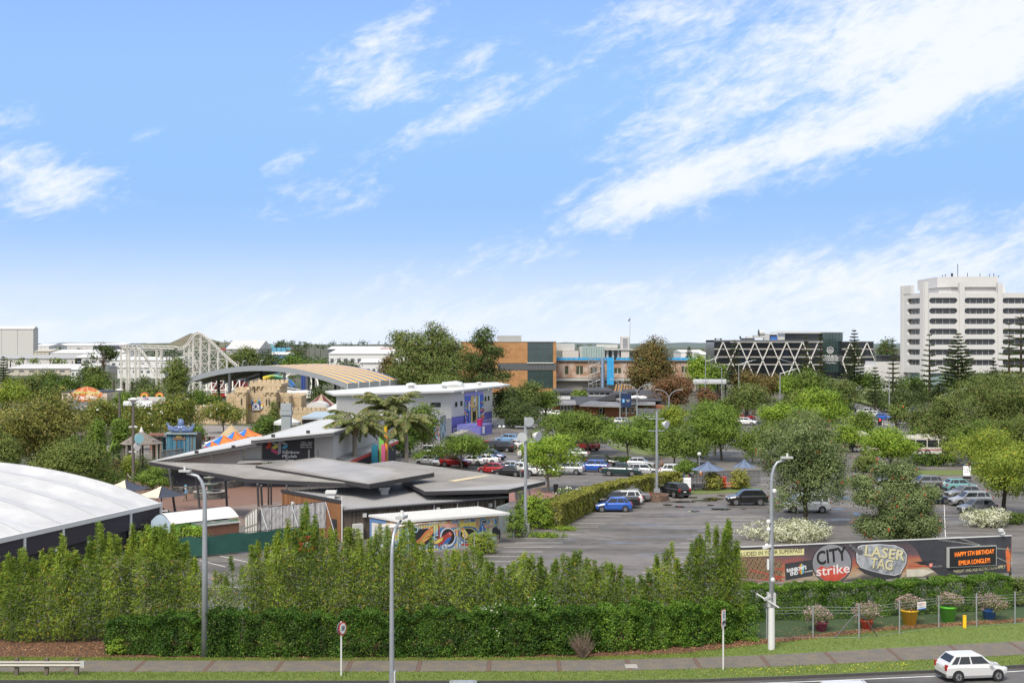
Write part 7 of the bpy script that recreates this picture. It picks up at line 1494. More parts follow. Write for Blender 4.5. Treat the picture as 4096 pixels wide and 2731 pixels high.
rb2=thing('ride_station','red ride station behind the striped pavilion','building',(XU(900,450),450,0));MB().box(XU(t2(540,0)[0],450),XU(t2(905,0)[0],450),450,460,0,ZV(t2(0,775)[1],450)).build('wall',M_red,rb2);MB().box(XU(t2(530,0)[0],448),XU(t2(915,0)[0],448),447,462,ZV(t2(0,775)[1],450),ZV(t2(0,765)[1],450)).build('roof',M_char,rb2)
ck=thing('corkscrew_coaster','rainbow coloured corkscrew coaster loop seen under the striped roof','roller coaster',(XU(1120,400),400,0));hue=[mat('ck%d'%i,c,.5)for i,c in enumerate(((.6,.25,.05),(.65,.5,.06),(.3,.42,.08),(.1,.35,.2),(.05,.25,.5),(.04,.15,.4),(.05,.08,.12)))]
track([T2(1095,800,402),T2(1150,750,402),T2(1240,722,404),T2(1330,730,404),T2(1410,765,404),T2(1470,820,402),T2(1505,880,400)],ck,hue,1.8,.3,1)
track([T2(1380,745,410),T2(1420,700,412),T2(1460,685,414),T2(1520,680,416)],ck,M_cw,1.8,.2);track([T2(1360,835,398),T2(1430,860,398),T2(1560,882,398)],ck,M_cw,1.8,.2);track([T2(1690,735,410),T2(1725,760,410),T2(1738,820,408),T2(1720,880,406)],ck,M_cw,1.8,.25)
for x in(1150,1300,1430,1740):MB().cyl(T2(x,900,404)*Vector((1,1,0))if False else(T2(x,900,404).x,404,0),T2(x,745,404),.25).build('column',M_cw,ck)
lt=thing('lift_tower','blue steel ladder-like ride tower under the striped roof','ride',(XU(1220,400),400,0));M_db=mat('ride_blue',(.05,.09,.3),.5)
for x in(1590,1612,1640,1662):MB().cyl((T2(x,885,400).x,400,0),T2(x,705,400),.3).build('leg',M_db,lt)
for y in range(715,890,22):MB().beam(T2(1590,y,400),T2(1662,y,400),.3).build('rung',M_db,lt)
# sideshow building and signs
sb_=thing('sideshow_building','cream sideshow building with grey roof in front','building',(XU(330,262),262,0));fS_=Face((XU(247,262),262),(XU(428,262),262));mb=MB();fS_.rect(mb,0,fS_.L,0,ZV(1567,262),-8,0);mb.build('wall',mat('cream_wall',(.6,.5,.42),.7),sb_);mb=MB();fS_.rect(mb,-.2,fS_.L+.2,ZV(1567,262),ZV(1564.5,262),-8.2,.2);mb.build('coping',M_char,sb_)
MB().slab([A(246,1655,244),A(352,1655,244),A(352,1600,261.5),A(240,1605,261.5)],.3).build('front_roof',mat('slate_roof',(.13,.13,.14),.8,0,.1,1),sb_)
ss2=thing('sideshow_sign','oval painted sideshow sign in red and orange','sign',(XU(347,260),260,ZV(1600,260)));c=A(*t1(988,935),260);prof=[(2.95*math.cos(t)*(1+.06*math.cos(6*t)),1.42*math.sin(t)*(1+.1*math.cos(4*t)))for t in np.linspace(0,2*math.pi,33)[:-1]]
disc(ss2,'board',c,prof,259.9,.15,mat('sign_orange',(.6,.14,.04),.5,0,.5,1.2,col2=(.7,.5,.3),cscale=.8));fz_=Face((c.x-3,259.88),(c.x+3,259.88));text('SIDESHOW ALLEY','lettering',mat('sign_lime',(.6,.65,.15),.5),ss2,fz_.mat(3.1,c.z+.35,.01),.62,.95,bold=.015);text('FUN ZONE','lettering',M_txtw,ss2,fz_.mat(3,c.z-.65,.01),.85,.95,bold=.015)
rs=thing('rainbow_sign','white and rainbow arched sign behind the magnolias','sign',(XU(605,258),258,0));c=A(*t1(1700,985),258)
for i,cc in enumerate(((.6,.1,.08),(.7,.35,.05),(.7,.6,.1))):
 for s_ in(-.9,2.0):MB().tube([(c.x+s_+(.75-i*.16)*math.cos(t),258,c.z+.45+(.75-i*.16)*math.sin(t))for t in np.linspace(0,math.pi,10)],.08,6).build('rainbow_arc',mat('arc%d'%i,cc,.5),rs)
MB().box(c.x-2.3,c.x+3.2,257.9,258.1,c.z-1.0,c.z+.4).build('board',M_offw,rs);fq_=Face((c.x-2.3,257.88),(c.x+3.2,257.88));text('The','lettering',mat('sign_violet',(.25,.1,.3),.5),rs,fq_.mat(1.7,c.z+.1,.01),.7,bold=.02);text('Rainbow','lettering',MATS['sign_violet'],rs,fq_.mat(2.4,c.z-.6,.01),.9,bold=.02)
for sx_ in(-1.5,2.5):MB().cyl((c.x+sx_,258.3,0),(c.x+sx_,258.3,c.z),.1).build('post',M_steel,rs)
cw=thing('tent_roof','white tent roof between the two magnolias','tent',A(550,1610,250));MB().slab([A(492,1618,248),A(612,1622,248),A(608,1602,256),A(495,1603,256)],.2).build('roof',M_offw,cw)
for u_ in(495,608):MB().cyl((XU(u_,249),249,0),A(u_,1618,249),.08).build('post',M_steel,cw)
# shingled gazebo
gz=thing('gazebo','wooden gazebo with grey shingle roof','gazebo',(XU(566,187),187,0),local=True);M_shin=mat('shingle_grey',(.2,.175,.15),.9,0,.35,5,.8,8,isl=.25);zt,ze=ZV(1722,187),ZV(1772,187);rG=82*187/F
for k in range(8):
 a,b=2*math.pi*k/8+.2,2*math.pi*(k+1)/8+.2
 for j in range(7):
  t0,t1_=j/7,(j+1)/7+.03;vs=[(rG*t*math.cos(x),rG*t*math.sin(x),zt+(ze-zt)*t+(.05 if t==t1_ else 0))for t,x in((t0,a),(t0,b),(t1_,b),(t1_,a))];MB().add(vs+[(p_[0],p_[1],p_[2]-.06)for p_ in vs],[(0,3,2,1),(4,5,6,7),(3,7,6,2)]).build('shingle_row',M_shin,gz)
 MB().cyl((rG*.82*math.cos(a),rG*.82*math.sin(a),0),(rG*.82*math.cos(a),rG*.82*math.sin(a),ze+.4),.13).build('post',M_weath,gz);p0=(rG*.82*math.cos(a),rG*.82*math.sin(a),ze);p1=(rG*.82*math.cos(b),rG*.82*math.sin(b),ze);MB().beam(p0,p1,.2,.3).build('beam',mat('beam_tan',(.25,.17,.1),.8),gz)
MB().lathe([(.3,0),(.12,.5),(.02,.7)],(0,0,zt-.15),8).build('finial',M_offw,gz);MB().lathe([(1.8,0),(1.8,.9),(1.9,1.0)],n=10).build('planter',M_weath,gz)
# wooden railings
wr=thing('deck_railing','grey picket railing around the gazebo deck','fence',G(460,1835));M_pick=mat('picket_grey',(.3,.29,.27),.85,0,.2,3)
for a,b in(((452,1832),(505,1836)),((505,1836),(645,1840)),((645,1840),(780,1822)),((640,1808),(800,1800))):
 f=Face(G(*a),G(*b));n_=int(f.L/.22);mb=MB()
 for i in range(n_):x=i*f.L/n_;f.rect(mb,x,x+.13,.1,1.35,0,.03)
 mb.build('pickets',M_pick,wr)['kind']='stuff';mb=MB();f.rect(mb,0,f.L,1.35,1.45,-.05,.1);mb.build('top_rail',M_pick,wr)
 for i in range(int(f.L/2)+1):p0=f.pt(min(f.L,i*2.0),0,-.08);MB().cyl(p0,p0+Vector((0,0,1.6)),.07).build('post',M_weath,wr)
 # octopus hut
YO=212.0;oh=thing('beach_hut','weathered blue plank hut with a hanging name board','hut',(XU(725,YO),YO,0));fO=Face((XU(666,YO),YO),(XU(783,YO),YO));zo=ZV(1733,YO);MB().box(fO.p.x,fO.q.x,YO+.05,YO+4,0,zo).build('core',M_char,oh)
pc=[mat('plank_%d'%i,c,.85,0,.4,4)for i,c in enumerate(((.06,.18,.26),(.03,.11,.2),(.15,.21,.23),(.13,.10,.08),(.08,.22,.3)))];n_=22
for i in range(n_):mb=MB();a=fO.L*i/n_;fO.rect(mb,a+.015,a+fO.L/n_-.015,0,zo-.02,-.05,.03+random.uniform(0,.02));mb.build('plank',random.choice(pc),oh)
MB().slab([A(662,1733,YO-.4),A(788,1733,YO-.4),A(783,1727,YO+4.4),A(668,1727,YO+4.4)],.15).build('roof',mat('tin_roof',(.27,.34,.34),.55,.2,.15,1),oh)
bd=MB();fO.prect(bd,*t2(120,1425),*t2(265,1450),.06,.12);bd.build('name_board',mat('board_brown',(.2,.11,.07),.8),oh);bd=MB();fO.ppoly(bd,[t2(*p)for p in((150,1425),(155,1405),(185,1395),(215,1400),(228,1425))][::-1],.06,.14);bd=bd.build('emblem',mat('emblem_ochre',(.5,.4,.12),.6),oh);text('BUMPER','lettering',M_txtk,bd,fO.mat(*fO.sz(*t2(190,1417)),.145),.42)
oc=thing('octopus_figure','blue-grey octopus sculpture sprawling on the hut roof','sculpture',(XU(724,YO+1.5),YO+1.5,zo+.1),local=True);M_oct=mat('octopus_blue',(.12,.17,.32),.55,0,.3,3)
bm_=MB();bm_.ell((0,0,1.6),(.62,.55,.9),14,10);bm_.ell((0,-.25,.75),(.7,.6,.5),14,8)
for k,(ex,ez,cu)in enumerate(((-2.3,.5,1),(-1.6,.25,-1),(-.8,.15,1),(-2.3,.9,-1),(.7,.15,-1),(1.5,.2,1),(2.2,.35,-1),(2.2,.6,1))):
 pts=[(0,-.1,.8),(ex*.3,-.5,1.0 if k in(3,7)else .5),(ex*.6,-.5,ez*.6+.2),(ex*.9,-.3,ez),(ex,-.1,ez+.3)]+[(ex+cu*.28*math.sin(t)-(.0),-.1,ez+.3+.28*(1-math.cos(t)))for t in(1,2,3,4)]
 pts=[Vector(p)for p in pts];bm_.tube(smooth(pts,4),list(np.linspace(.3,.05,len(smooth(pts,4)))),8)
bm_.build('body',M_oct,oc,smooth=True);oc.scale=(.85,.85,.85)
for sx_ in(-.28,.28):MB().ell((sx_,-.72,1.0),(.12,.1,.12),8,6).build('eye',M_txtw,oc)
h2_=thing('beach_hut','small reddish plank stall left of the octopus hut','hut',(XU(622,214),214,0));f_=Face((XU(600,214),214),(XU(652,214),214))
for i in range(9):mb=MB();f_.rect(mb,f_.L*i/9+.01,f_.L*(i+1)/9-.01,0,2.9,-2,.02*(i%2));mb.build('plank',mat('plank_red%d'%(i%3),((.25,.1,.07),(.3,.2,.15),(.1,.2,.22))[i%3],.85,0,.3,3),h2_)
MB().slab([A(596,1738,213),A(656,1738,213),A(654,1732,217),A(598,1732,217)],.15).build('roof',mat('rust_roof',(.22,.09,.06),.8),h2_)
# striped sun umbrellas and thatch
M_uw,M_uo,M_ub=mat('canvas_white',(.68,.68,.64),.8),mat('canvas_orange',(.72,.18,.04),.8),mat('canvas_blue',(.03,.16,.5),.8)
for lab,x,y,wpx,Y,h in(('largest orange blue and white umbrella nearest the arcade roof',690,1395,145,196,3.3),('orange blue and white umbrella in the middle of the row',825,1350,110,204,3.3),('orange blue and white umbrella farthest back in the row',965,1317,118,212,3.4),('small orange and blue umbrella below the row',560,1460,62,190,2.3)):
 u_,v_=t2(x,y);umbrella(lab,XU(u_,Y),Y,ZV(v_,Y),wpx*Y/F/2*1.05,[M_uo,M_uo,M_uw,M_ub,M_uo,M_uw,M_uw,M_ub],8,1.1 if wpx>70 else .6,R(-90),group='striped sun umbrellas')
th=thing('thatched_umbrella','straw thatched parasol behind the striped umbrellas','umbrella',(XU(t2(785,0)[0],222),222,0),local=True);zt=ZV(t2(0,1282)[1],222);MB().cyl((0,0,0),(0,0,zt-.2),.1).build('pole',M_weath,th);MB().lathe([(2.1,-2.0),(1.5,-1.3),(.7,-.55),(.1,0)],(0,0,zt),18).build('thatch',mat('thatch',(.4,.31,.18),.95,0,.4,8,1.0,15),th)
# fountain
p=G(825,1998);ft=thing('fountain','grey tiered stone fountain in a round stone basin on the plaza','fountain',(p.x,p.y+1.6,0),local=True);M_fst=mat('fountain_stone',(.2,.215,.18),.8,0,.2,3);M_stone=mat('dark_stone',(.13,.125,.115),.9,0,.3,4,.5,6,isl=.35)
for r_ in range(3):
 for k in range(30):a=2*math.pi*(k+.5*(r_%2))/30;o=MB().box(-.165,.165,-.14,.14,0,.22).build('stone',M_stone,ft);o.location=(1.62*math.cos(a),1.62*math.sin(a),.02+r_*.235);o.rotation_euler=(0,0,a+math.pi/2)
MB().lathe([(1.45,.7),(1.82,.72),(1.85,.82),(1.45,.83),(1.45,.7)],n=28,cap=False).build('coping',M_conc,ft);MB().lathe([(1.46,.55),(0,.55)],n=24,cap=False).build('water',M_wat,ft)
MB().lathe([(.5,0),(.45,.7),(.25,.95),(.2,1.35),(.35,1.4),(.95,1.62),(1.0,1.72),(.3,1.66),(.16,1.8),(.14,2.15),(.3,2.2),(.68,2.38),(.7,2.45),(.2,2.42),(.1,2.55),(.13,2.75),(.02,2.85)],n=20).build('tiers',M_fst,ft,smooth=True)
# plaza retaining wall
rw=thing('retaining_wall','curved dark stone retaining wall behind the fountain','wall',G(760,1975));P_=[G(*m2(x,y))for x,y in((250,855),(330,850),(450,845),(620,828),(720,800),(830,790),(960,770))];P_=smooth(P_,5);msh=MB().box(-.24,.24,-.2,.2,0,.27).mesh('stone');msh.materials.append(M_stone);acc=0.0;org=ORG[rw.name]
for i in range(len(P_)-1):
 a,b=P_[i],P_[i+1];d=b-a;n_=max(1,int(d.length/.5));an=math.atan2(d.y,d.x)
 for j in range(n_):
  for r_ in range(3):o=link(msh,'stone',None,rw);q_=a.lerp(b,(j+.5*(r_%2))/n_);o.location=Vector((q_.x,q_.y+random.uniform(-.03,.03),.01+r_*.285))-org;o.rotation_euler=(0,0,an)
  # round brick planter with the floodlight pole
p=G(2622,2006);bp=thing('brick_planter','round brown brick planter around the right floodlight pole','planter',(p.x,p.y+1.3,0),local=True);M_pbr=mat('planter_brick',(.17,.11,.08),.9,0,.3,4,isl=.3);msh=MB().box(-.17,.17,-.12,.12,0,.17).mesh('brick');msh.materials.append(M_pbr)
for r_ in range(4):
 for k in range(28):a=2*math.pi*(k+.5*(r_%2))/28;o=link(msh,'brick',None,bp);o.location=(1.55*math.cos(a),1.55*math.sin(a),.01+r_*.18);o.rotation_euler=(0,0,a+math.pi/2)
MB().lathe([(1.46,.45),(0,.55)],n=20,cap=False).build('soil',M_mulch,bp)
# ---------------------------------------------------------------- banner, pots, wire fence, poles and signs
ban=thing('advertising_banner','long printed advertising banner for a laser tag attraction above the hedge','banner',(14.8,89,0));fN=Face((14.8,89.0),(35.9,97.0));BZ=lambda x,y:fN.sz(*b6(x,y))
sL=fN.s(2940);pb0=[(sL,BZ(95,490)[1]),(fN.L,BZ(2250,372)[1]),(fN.L,BZ(2250,84)[1]),(sL,BZ(95,176)[1])]
mb=MB();fN.poly(mb,pb0,-.08,0)
def skymat():
 m=bpy.data.materials.new('banner_print');m.use_nodes=True;n=NG(m.node_tree);p=m.node_tree.nodes['Principled BSDF'];P_=n.n('ShaderNodeNewGeometry').outputs['Position'];z=n.n('ShaderNodeSeparateXYZ',{0:P_}).outputs[2]
 mp=n.n('ShaderNodeMapping',{'Vector':P_,'Scale':(.35,.35,1.1)}).outputs[0];nz=n.noise(mp,1.0,5,.6,.4)
 f=n.m('ADD',n.m('MULTIPLY',n.m('SUBTRACT',z,1.6),.36),n.m('MULTIPLY',n.m('SUBTRACT',nz,.5),.9));cr=n.n('ShaderNodeValToRGB',{0:f});e=cr.color_ramp.elements
 e[0].position=.0;e[0].color=(.1,.09,.085,1);e[1].position=1;e[1].color=(.055,.05,.06,1)
 for ps,c in((.18,(.45,.36,.26)),(.32,(.42,.2,.1)),(.5,(.36,.1,.07)),(.68,(.14,.09,.1))):k=e.new(ps);k.color=c4(c)
 n.put(p.inputs['Base Color'],cr.outputs[0]);p.inputs['Roughness'].default_value=.5;return m
board=mb.build('board',skymat(),ban)
def bn(pts,col,lift,nm='print',parent=None,th=.003,var=.15,sc_=2,col2=None):
 mb=MB();fN.poly(mb,[BZ(*p)for p in pts],lift,lift+th);return mb.build(nm,mat('bn_%s_%02d%02d%02d'%(nm[:5],*[int(c*99)for c in col]),col,.5,0,var,sc_,col2=col2,cscale=1.6),parent or board)
def ell_(cx,cy,rx,ry,n=28):return[(cx+rx*math.cos(t),cy-ry*math.sin(t))for t in np.linspace(0,2*math.pi,n+1)[:-1]]
def btext(s,x,y,size,m_,lift,w=100,rot=0,**k):return text(s,'lettering',m_,board,fN.mat(*BZ(x,y),lift)@Matrix.Rotation(R(rot),4,'Z'),size,fit=BZ(x+w/2,y)[0]-BZ(x-w/2,y)[0],**k)
M_gold=mat('gold_letter',(.62,.56,.34),.5,var=.1);M_led=mat('led_orange',(.8,.2,.02),.5,var=0,emit=((1,.22,.02),.5));M_neon=mat('neon_white',(.8,.7,.68),.5,var=0)
bn([(1420,122),(2248,90),(2248,368),(1700,400),(1560,300),(1500,180)][::-1],(.05,.05,.06),.002,'smoke',var=.4)
bn([(95,195),(622,183),(622,232),(95,248)][::-1],(.7,.65,.32),.004,'ticket');btext('INCLUDED IN YOUR SUPERPASS',336,216,.38,M_txtk,.009,545)
for k in range(7):
 x=98+k*50;top_=(262,250,255,245,258,262,280)[k];w_=bn([(x,top_),(x+48,top_-2),(x+48,440),(x,445)][::-1],(.2,.13,.08),.004+.0002*k,'ruin',var=.5,sc_=5)
 for i in range(4):
  for j in range(7):bn([(x+5+i*11,top_+14+j*22),(x+11+i*11,top_+14+j*22),(x+11+i*11,top_+26+j*22),(x+5+i*11,top_+26+j*22)][::-1],(.3,.22,.12)if(i+j+k)%3 else(.03,.025,.025),.0065,'ruin_window',var=0)
for q in(((195,350),(470,412)),((230,438),(470,402)),((330,395),(465,440)),((395,345),(460,340)),((1440,318),(1620,325))):(a,b),(c_,d_)=q;bn([(a,b-3),(c_,d_-3),(c_,d_+3),(a,b+3)][::-1],(.6,.06,.04),.009,'laser',var=0)
bn([(470,300),(695,268),(690,395),(475,430)][::-1],(.05,.05,.055),.01,'plate');btext("RAINBOW'S",562,344,.33,M_txtw,.014,155,5,bold=.01);btext('END',543,378,.33,M_txtw,.014,62,5,bold=.01);btext('FUN ON DEMAND',656,362,.13,M_txtw,.014,62,5)
for k,c in enumerate(((.55,.1,.05),(.65,.3,.05),(.65,.5,.1),(.2,.5,.6),(.1,.4,.6))):bn([(582+k*8,312-6*(2-abs(2-k))),(588+k*8,311-6*(2-abs(2-k))),(588+k*8,375+5*(2-abs(2-k))),(582+k*8,376+5*(2-abs(2-k)))][::-1],c,.0136,'stripe',var=0)
bn(ell_(840,298,160,156),(.04,.04,.045),.012,'badge');bn(ell_(840,298,152,148),(.26,.26,.28),.016,'badge_face',sc_=1.2,var=.35);bn([(720,345),(760,318),(800,335),(840,318),(880,338),(940,325),(975,350),(950,395),(900,430),(840,444),(780,432),(735,395)][::-1],(.55,.09,.06),.02,'glow_print',var=.4)
btext('CITY',834,245,1.28,M_txtk,.024,236,6,bold=.03);btext('strike',848,352,.9,M_neon,.025,262,2,bold=.008)
tagp=[(1040,160),(1070,148),(1200,140),(1340,150),(1405,180),(1436,230),(1430,300),(1385,385),(1340,402),(1240,388),(1120,355),(1060,335),(1030,290),(1025,220)]
bn([(1030,330),(1120,350),(1340,400),(1390,390),(1370,412),(1230,420),(1100,380)][::-1],(.05,.05,.055),.010,'weave',var=.5,sc_=9);bn(tagp[::-1],(.04,.04,.045),.014,'dog_tag');cx_,cy_=1230,268;bn([(cx_+(x-cx_)*.97,cy_+(y-cy_)*.95)for x,y in tagp][::-1],(.62,.62,.63),.018,'tag_rim');bn([(cx_+(x-cx_)*.945,cy_+(y-cy_)*.91)for x,y in tagp][::-1],(.4,.41,.43),.022,'tag_face',var=.5,sc_=2.5,col2=(.2,.21,.23))
for c_,lf_ in((M_txtk,.026),(M_gold,.03)):d_=4 if c_ is M_txtk else 0;btext('LASER',1252+d_,222+d_,.98,c_,lf_,320,-9,bold=.022);btext('TAG',1232+d_,308+d_,.98,c_,lf_,178,-9,bold=.022)
for x,y,r_ in((985,158,14),(1008,178,15),(1032,196,17),(1062,212,22)):bn(ell_(x,y,r_,r_,14),(.13,.13,.14),.033+r_*.0002,'bead')
bn([(1425,345),(1560,345),(1650,360),(1560,400),(1430,405)][::-1],(.6,.55,.45),.009,'light_print',var=.3);bn(ell_(1620,312,15,15,12),(.85,.3,.25),.012,'flare',var=0);bn([(1505,292),(1560,285),(1600,300),(1585,310),(1540,308)][::-1],(.03,.03,.03),.013,'helicopter');bn([(1490,288),(1660,276),(1660,279),(1490,291)][::-1],(.03,.03,.03),.014,'rotor_print');bn([(1630,308),(1712,303),(1712,338),(1630,344)][::-1],(.05,.045,.05),.013,'small_sign');btext('WELCOME',1671,323,.2,M_greyp,.018,72)
bn([(2205,200),(2225,165),(2245,230),(2240,360),(2220,362),(2212,290)][::-1],(.65,.16,.05),.008,'flame',var=.5)
for(x0,y0,x1,y1)in((1675,112,2010,158),(1850,102,2000,155),(2128,180,2245,190),(2128,248,2245,300),(95,420,460,450),(240,465,640,445)):
 for ph in(0,math.pi):
  pts=[];n_=26
  for i in range(n_+1):t=i/n_;s_,z_=BZ(x0+(x1-x0)*t,y0+(y1-y0)*t);pts.append(fN.pt(s_,z_+.045*math.sin(t*20+ph),.02))
  MB().tube(pts,.012,4).build('barbed_wire_print',M_alu,board)
scr=MB();fN.poly(scr,[BZ(*p)for p in((1740,172),(2126,155),(2126,312),(1740,332))][::-1],.02,.14);scr=scr.build('led_screen_frame',M_alu,ban);mb=MB();fN.poly(mb,[BZ(*p)for p in((1756,178),(2120,161),(2120,307),(1756,326))][::-1],.141,.16);mb.build('led_screen',M_txtk,scr)
for s_,y,w_ in(('HAPPY 5TH BIRTHDAY',216,308),('EMILIA LONGLEY!',284,245)):text(s_,'lettering',M_led,scr,fN.mat(*BZ(1950,y),.165)@Matrix.Rotation(R(1),4,'Z'),.46,fit=BZ(1950+w_/2,y)[0]-BZ(1950-w_/2,y)[0])
btext('*HEIGHT AND AGE RESTRICTIONS APPLY',2002,345,.33,M_gold,.012,408,1.2)
mb=MB();fN.bar(mb,sL,pb0[3][1]+.03,fN.L,pb0[2][1]+.03,.06,-.1,.04);mb.build('top_trim',M_white,ban)
for k in range(7):p_=fN.pt(1+k*3.6,0,-.2);MB().cyl(p_,p_+Vector((0,0,3.6)),.09).build('post',M_weath,ban)
c=fN.pt(*fN.sz(4000,2143),0);sc3=thing('security_camera','white security camera on the top corner of the banner','camera',c);MB().cyl(c,c+Vector((.05,0,.35)),.03).build('bracket',M_white,sc3);MB().box(c.x-.15,c.x+.15,c.y-.3,c.y,c.z+.35,c.z+.55).box(c.x+.02,c.x+.3,c.y-.2,c.y,c.z+.15,c.z+.33).build('body',M_white,sc3)
# flower pots on the turf
for lab,u_,v_,h_,r_,m_,fr_ in(('maroon pot with overflowing pink flowers',3290,2528,.55,.42,M_mar,1.02),('red pot with overflowing pink flowers',3473,2519,.55,.42,mat('pot_red',(.75,.08,.03),.45),.98),('yellow pot with pink flowers behind the small white notice',3645,2503,.98,.55,M_yel,.84),('bright green pot with pink flowers',3800,2490,1.0,.55,M_green,.84),('blue pot with overflowing pink flowers',3965,2480,.6,.45,mat('pot_blue',(.03,.16,.6),.45),1.02)):
 g_=G(u_,v_);o=thing('flower_pot',lab,'flower pot',(g_.x,g_.y+.4,.02),0,'coloured flower pots',local=True);MB().lathe([(r_*.72,0),(r_,h_*.88),(r_*1.06,h_*.88),(r_*1.08,h_),(r_*.95,h_),(r_*.9,h_-.08)],n=22).build('pot',m_,o,smooth=True)
 lob=[(rng.uniform(-.3,.3)*fr_,rng.uniform(-.3,.3)*fr_,h_+.45*fr_*rng.uniform(.6,1.2),fr_*.72,fr_*.72,fr_*.55)for _ in range(5)];C,D=crown_points(lob,3200,.1,low=.6);k_=C[:,2]>.15;C,D=C[k_],D[k_]
 link(qmesh('foliage',leafquads(C,D,.085,.05,.4)),'foliage',LF['olive'],o);pc=C[::3]*np.array([1.03,1.03,1])+np.array([0,0,.03]);link(qmesh('blossom',leafquads(pc,rng.normal(size=(len(pc),3)),.085,.085,1.5)),'blossom',LF['pinkf']if 'pinkf' in LF else LF.setdefault('pinkf',leaf('leaf_pink_daisy',(.22,.13,.15),(.36,.25,.27),None,.2)),o)
 # chain-link fence
cf=thing('chain_fence','chain-link fence with grey steel posts in front of the flower pots','fence',G(3252,2550));PS=[(3067,2556,2434),(3252,2550,2422),(3436,2553,2415),(3598,2533,2398),(3755,2510,2381),(3906,2506,2371),(4060,2495,2365)];pp=[G(u_,v_)for u_,v_,_ in PS]
for(u_,v_,vt_),p_ in zip(PS,pp):MB().cyl(p_,(p_.x,p_.y,ZV(vt_,p_.y)),.045,n=8).build('post',M_galv,cf)
pp.append(pp[-1]+(pp[-1]-pp[-2]));M_wire=mat('dark_wire',(.09,.1,.1),.5,.3)
for a,b in zip(pp[:-1],pp[1:]):
 f=Face(a,b);mb=MB();n_=int((f.L+1.5)/.11);w_=.003
 for i in range(-14,n_):
  for sg in(1,-1):
   x0,x1=i*.11,i*.11+1.5*1.0;z0,z1=(.05,1.55)if sg>0 else(1.55,.05);ta,tb=max(0,-x0/1.5),min(1,(f.L-x0)/1.5)
   if tb>ta:fa_,fb_2=x0+1.5*ta,x0+1.5*tb;za_,zb_=z0+(z1-z0)*ta,z0+(z1-z0)*tb;mb.add([f.pt(fa_,za_-w_,0),f.pt(fb_2,zb_-w_,0),f.pt(fb_2,zb_+w_,0),f.pt(fa_,za_+w_,0)],[(0,1,2,3)])
 mb.build('wire_mesh',M_wire,cf)['kind']='stuff'
 for z in(.06,1.55,1.72,1.9):MB().cyl(f.pt(0,z),f.pt(f.L,z),.008,n=4).build('strand',M_galv,cf)
q_=pp[2]
for sg in(-1,1):e_=Face(pp[2],pp[1]if sg<0 else pp[3]).d*1.45;MB().tube([(q_.x,q_.y,1.45),(q_.x+e_.x*.2,q_.y+e_.y*.2,1.4),(q_.x+e_.x,q_.y+e_.y,0)],.035,6).build('brace',M_steel,cf)
f=Face(pp[3],pp[4]);ws=thing('warning_notice','small white and blue warning notice wired to the fence','sign',f.pt(f.s(3685),1.0));mb=MB();f.rect(mb,f.s(3668),f.s(3702),1.32,1.80,.03,.05);wb=mb.build('board',M_txtw,ws);mb=MB();f.rect(mb,f.s(3668),f.s(3702),1.32,1.40,.051,.055);mb.build('blue_band',M_blue,wb);text('WARNING','lettering',M_red,wb,f.mat(f.s(3680),1.69,.052),.1);text('PROTECTED BY','lettering',M_txtk,wb,f.mat(f.s(3680),1.6,.052),.055);text('PLATFORM4GROUP','lettering',M_txtk,wb,f.mat(f.s(3685),1.48,.052),.065);MB().tube([f.pt(f.s(3695)+.06*math.cos(t),1.67+.06*math.sin(t),.055)for t in np.linspace(0,6.3,13)],.012,4).build('ring_mark',M_orange,wb)
g_=G(3858,2510);o=MB().box(-.1,.1,-.05,.05,0,.75).box(-.1,.1,-.06,.06,.76,.8).build('marker_post',M_yel);o.location=g_;tag(o,'yellow marker post on the grass before the green pot','marker post')
# --- street lights
def lamp(label,u_,v_,Y,vt,arm,du,group='street lights',white=False,r=.14,vb=None,gear=False):
 x,h_=XU(u_,Y),ZV(vt,Y);o=thing('street_light',label,'street light',(x,Y,0),0,group,local=True);r_=r;ax,ay=arm
 P_=[(0,0,0),(0,0,h_*.5),(0,0,h_-1.5)]+[(ax*(1-math.cos(t))*.55,ay*(1-math.cos(t))*.55,h_-1.5+1.3*math.sin(t))for t in(.4,.8,1.2)]+[(ax*.9,ay*.9,h_-.12)]
 MB().tube(P_,[r_,r_*.8,r_*.6,r_*.55,r_*.5,r_*.45,r_*.4],10).build('pole',M_galv,o,smooth=True);d=Vector((ax,ay,0)).normalized()*.38;MB().beam(Vector((ax,ay,h_))-d,Vector((ax,ay,h_))+d*.8,.3,.12).build('lamp_head',M_alu,o);MB().cyl((ax,ay,h_+.05),(ax,ay,h_+.25),.06).build('sensor',M_white,o)
 if white:MB().cyl((0,0,0),(0,0,2.45),r_*1.2,r_*1.1,12).build('painted_foot',M_white,o)
 if gear:
  MB().box(-.24,.24,-.12,.3,2.5,3.3).build('cabinet',M_alu,o)
  for z,sx_ in((9.3,.15),(7.5,-.2),(7.05,-.2),(6.1,-.3),(4.1,.05)):MB().ell((sx_,-.14,z),(.13,.1,.15),10,6).build('dome_camera',M_white,o)
  MB().beam((-.05,-.1,6.1),(-.55,-.25,5.98),.14).build('camera',M_white,o);MB().beam((-.05,-.1,2.95+.2),(-.5,-.2,2.95),.14).build('camera',M_alu,o);MB().beam((-.9,-.1,3.3),(.4,-.2,2.5),.07).build('antenna_bar',M_white,o);MB().box(-.28,-.16,-.16,0,4.7,5.3).build('radio_box',M_white,o)
 return o
lamp('white-footed street light with cameras in front of the banner',3086,2596,79.3,1830,(.95,.1),0,white=True,r=.17,gear=True)
lamp('street light curving left between the white tent and the timber building',819,2632,77.3,1884,(-1.2,.2),0,r=.2)
lb_=lamp('near street light rising from the bottom edge of the picture',1567,0,51.0,2085,(.28,1.3),0,r=.12);MB().box(.1,.13,-.25,.25,4.7,5.6).build('plate_edge',M_white,lb_)
